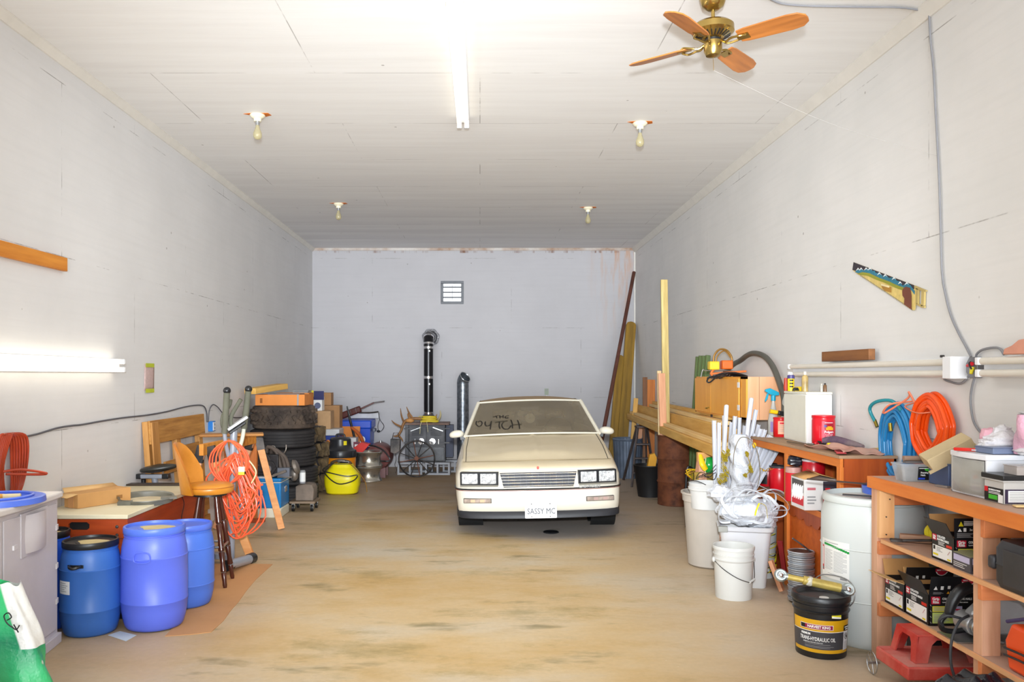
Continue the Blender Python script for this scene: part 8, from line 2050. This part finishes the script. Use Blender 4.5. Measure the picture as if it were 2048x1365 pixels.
o = MB().bar((2.39, 4.32, ZT+.006), (2.41, 4.24, ZT+.006), .02, .01, STEEL).build('small_key'); tag(o, 'small steel bit lying on the bench before the metal box', 'bit')

# drawer unit
du = thing('drawer_unit', 'white plastic drawer unit with a cloudy see-through drawer on the bench', 'drawer unit', (2.37, 3.86, ZT))
WF = mat('white_frame_plastic', (236, 238, 244), .3, var=.03); CLD = mat('cloudy_drawer', (206, 204, 194), .25, var=.08, alpha=.45)
m = MB(); m.box(0, .345, 0, .012, 0, .2, WF); m.box(0, .345, .278, .29, 0, .2, WF); m.box(0, .345, 0, .29, 0, .01, WF); m.box(.33, .345, 0, .29, 0, .2, WF); m.build('frame', du, bevel=.002)
tp_ = [(.347, -.004), (.347, .294)]+[(-.003-.022*sin(pi*k/10), .294-.298*k/10) for k in range(11)]
MB().prism(tp_, .18, .207, WF).build('top', du, bevel=.004)
def dr_(u, v): return (-.002-.02*sin(pi*u), .012+.266*u, .012+.165*v)
m = MB(); m.grid(dr_, 14, 3, CLD); m.build('drawer_front', du, solid=.003)
MB().box(.01, .32, .018, .272, .012, .016, CLD).build('drawer_floor', du)
t_ = thing('glue_pack', 'red, white and purple packet standing inside the cloudy drawer', 'packet', (2.395, 3.98, ZT+.018))
m = MB(); m.box(-.004, .02, -.045, .045, 0, .085, mat('pack_pale_blue', (150, 196, 226), .4)); F = T(-.0045, .045, 0) @ FACE_L; m.prism([(.02, .075), (.06, .085), (.07, .07), (.03, .06)], .0, .0006, REDP, F); m.rect(F, .008, .085, .004, .05, mat('pack_white', (230, 226, 236), .4)); m.text('CLEAR SEAL', .014, mat('pack_purple', (96, 50, 160), .4), F @ T(.046, .042, .001), bold=.02, sx=.9); m.rect(F @ T(0, 0, .0008), .012, .08, .012, .028, mat('pack_purple', (96, 50, 160), .4)); m.build('pack', t_)
o = MB().cyl((0, 0, 0), (.015, 0, 0), .03, IRON, 24).build('dark_disc', M=T(2.39, 4.07, ZT+.05)); tag(o, 'dark round disc inside the cloudy drawer', 'disc')
o = MB().box(0, .02, -.03, .03, 0, .045, mat('pink_pack', (226, 170, 166), .5)).build('pink_packet', M=T(2.40, 3.9, ZT+.018)); tag(o, 'pink packet inside the cloudy drawer beside the printed one', 'packet')
ZD = ZT+.209
fb = thing('flat_case', 'slate-blue flat plastic case on top of the white drawer unit', 'case', (2.43, 3.92, ZD), 4)
MB().box(-.02, .165, -.04, .09, 0, .032, mat('slate_case', (116, 130, 158), .4)).build('case', fb, bevel=.004); MB().box(-.021, .166, -.041, .091, .026, .029, mat('slate_case_dark', (86, 98, 124), .4)).build('seam', fb)
kn = thing('utility_knife', 'red folding knife lying left of the slate-blue case', 'knife', (0, 0, 0)); kn.matrix_basis = T(2.375, 4.04, ZD+.009) @ RZ(-38)
MB().prism([(-.05, -.004), (-.03, -.014), (.045, -.012), (.05, .0), (.04, .012), (-.03, .010)], -.008, .008, mat('knife_red', (206, 36, 24), .3)).build('handle', kn, bevel=.003); MB().bar((.03, -.014, 0), (.05, -.014, 0), .01, .006, STEEL).build('blade', kn)
PB = mat('white_bag_film', (232, 230, 232), .25, var=.05, bump=.9, scale=14, alpha=.96)
wb_ = thing('white_plastic_bag', 'crumpled white plastic bag behind the slate-blue case on the drawer unit', 'plastic bag', (2.545, 4.02, ZD))
m = MB(); m.ball((.0, 0, .05), (.085, .08, .055), PB, 36, 24, warp=.05, seed=3); m.ball((-.07, -.01, .03), (.05, .05, .035), PB, 28, 18, warp=.08, seed=6); m.ball((.0, -.0, .10), (.04, .03, .03), PB, 20, 12, warp=.1, seed=2); m.build('bag', wb_)
MB().ball((-.045, .03, .07), (.045, .03, .045), mat('pink_contents', (214, 160, 172), .5, bump=.4), 20, 12, warp=.05).build('pink_contents', wb_)
pb = thing('pink_plastic_bag', 'tall clear bag of pink stuff at the right frame edge on the drawer unit', 'plastic bag', (2.625, 3.83, ZD))
m = MB(); m.grid(lambda u, v: ((.12-.055*abs(v-.45)**1.2+.012*sin(6*pi*u+5*v))*cos(2*pi*u)-.02, (.1-.03*v)*sin(2*pi*u), .004+.185*v), 40, 20, mat('pink_bag', (230, 178, 200), .25, var=.12, scale=9, bump=.8), cu=True); m.build('pink_body', pb)
m = MB(); m.ball((-.01, 0, .19), (.10, .07, .03), PB, 30, 14, warp=.08, seed=4); m.build('gathered_top', pb)
m = MB(); m.ball((0, 0, .02), (.13, .1, .03), PB, 30, 14, warp=.04, seed=1); m.build('clear_skirt', pb)
# screw tub
st2 = thing('screw_tub', 'lidded clear tub with black, green and white label, front of the drawer unit', 'tub', (2.35, 3.70, ZT))
m = MB(); m.box(0, .24, 0, .145, 0, .10, mat('clear_tub_side', (214, 212, 208), .25, var=.08, alpha=.85)); m.build('tub', st2, bevel=.004)
m = MB(); m.box(-.008, .248, -.008, .153, .10, .108, mat('clear_tub_side', (214, 212, 208), .25, var=.08, alpha=.85)); m.box(-.01, .25, -.01, .155, .108, .13, BLKPL); m.build('lid', st2, bevel=.003)
m = MB(); F = T(-.0012, .145, 0) @ FACE_L; m.rect(F, .004, .142, .004, .068, BLACK); m.rect(F @ T(0, 0, .0004), .004, .03, .045, .068, REDP); m.rect(F @ T(0, 0, .0004), .035, .10, .014, .034, mat('label_lime_green', (70, 190, 50), .4)); m.rect(F @ T(0, 0, .0004), .105, .14, .004, .04, WHITE); m.text('EXTERIOR SCREWS', .010, WHITE, F @ T(.036, .056, .0008), align='LEFT', bold=.02); m.lines(F @ T(0, 0, .0008), .036, .13, .038, .05, 2, WHITE); m.build('side_label', st2)
m = MB(); F = T(0, -.0012, 0) @ FACE_F; m.rect(F, .004, .236, .004, .068, mat('label_purple_dark', (52, 40, 70), .4)); m.rect(F @ T(0, 0, .0004), .018, .236, .010, .062, WHITE); m.lines(F @ T(0, 0, .0008), .024, .2, .014, .058, 6, GREYP, fill=.3); m.build('front_label', st2)
cb2 = thing('clear_box', 'small clear plastic box on top of the screw tub lid', 'box', (2.455, 3.74, ZT+.131))
MB().box(-.05, .1, -.045, .05, 0, .038, mat('clear_small_box', (196, 186, 180), .2, var=.1, alpha=.7)).build('body', cb2, bevel=.003); MB().box(-.052, .102, -.047, .052, .038, .042, mat('clear_small_box', (196, 186, 180), .2, var=.1, alpha=.7)).build('lid', cb2)
board('wood_shim', 'pale thin wood shim on the bench top in front of the screw tub', 'shim', (2.35, 3.63, ZT+.005), (2.50, 3.60, ZT+.008), .04, .008, PALE)
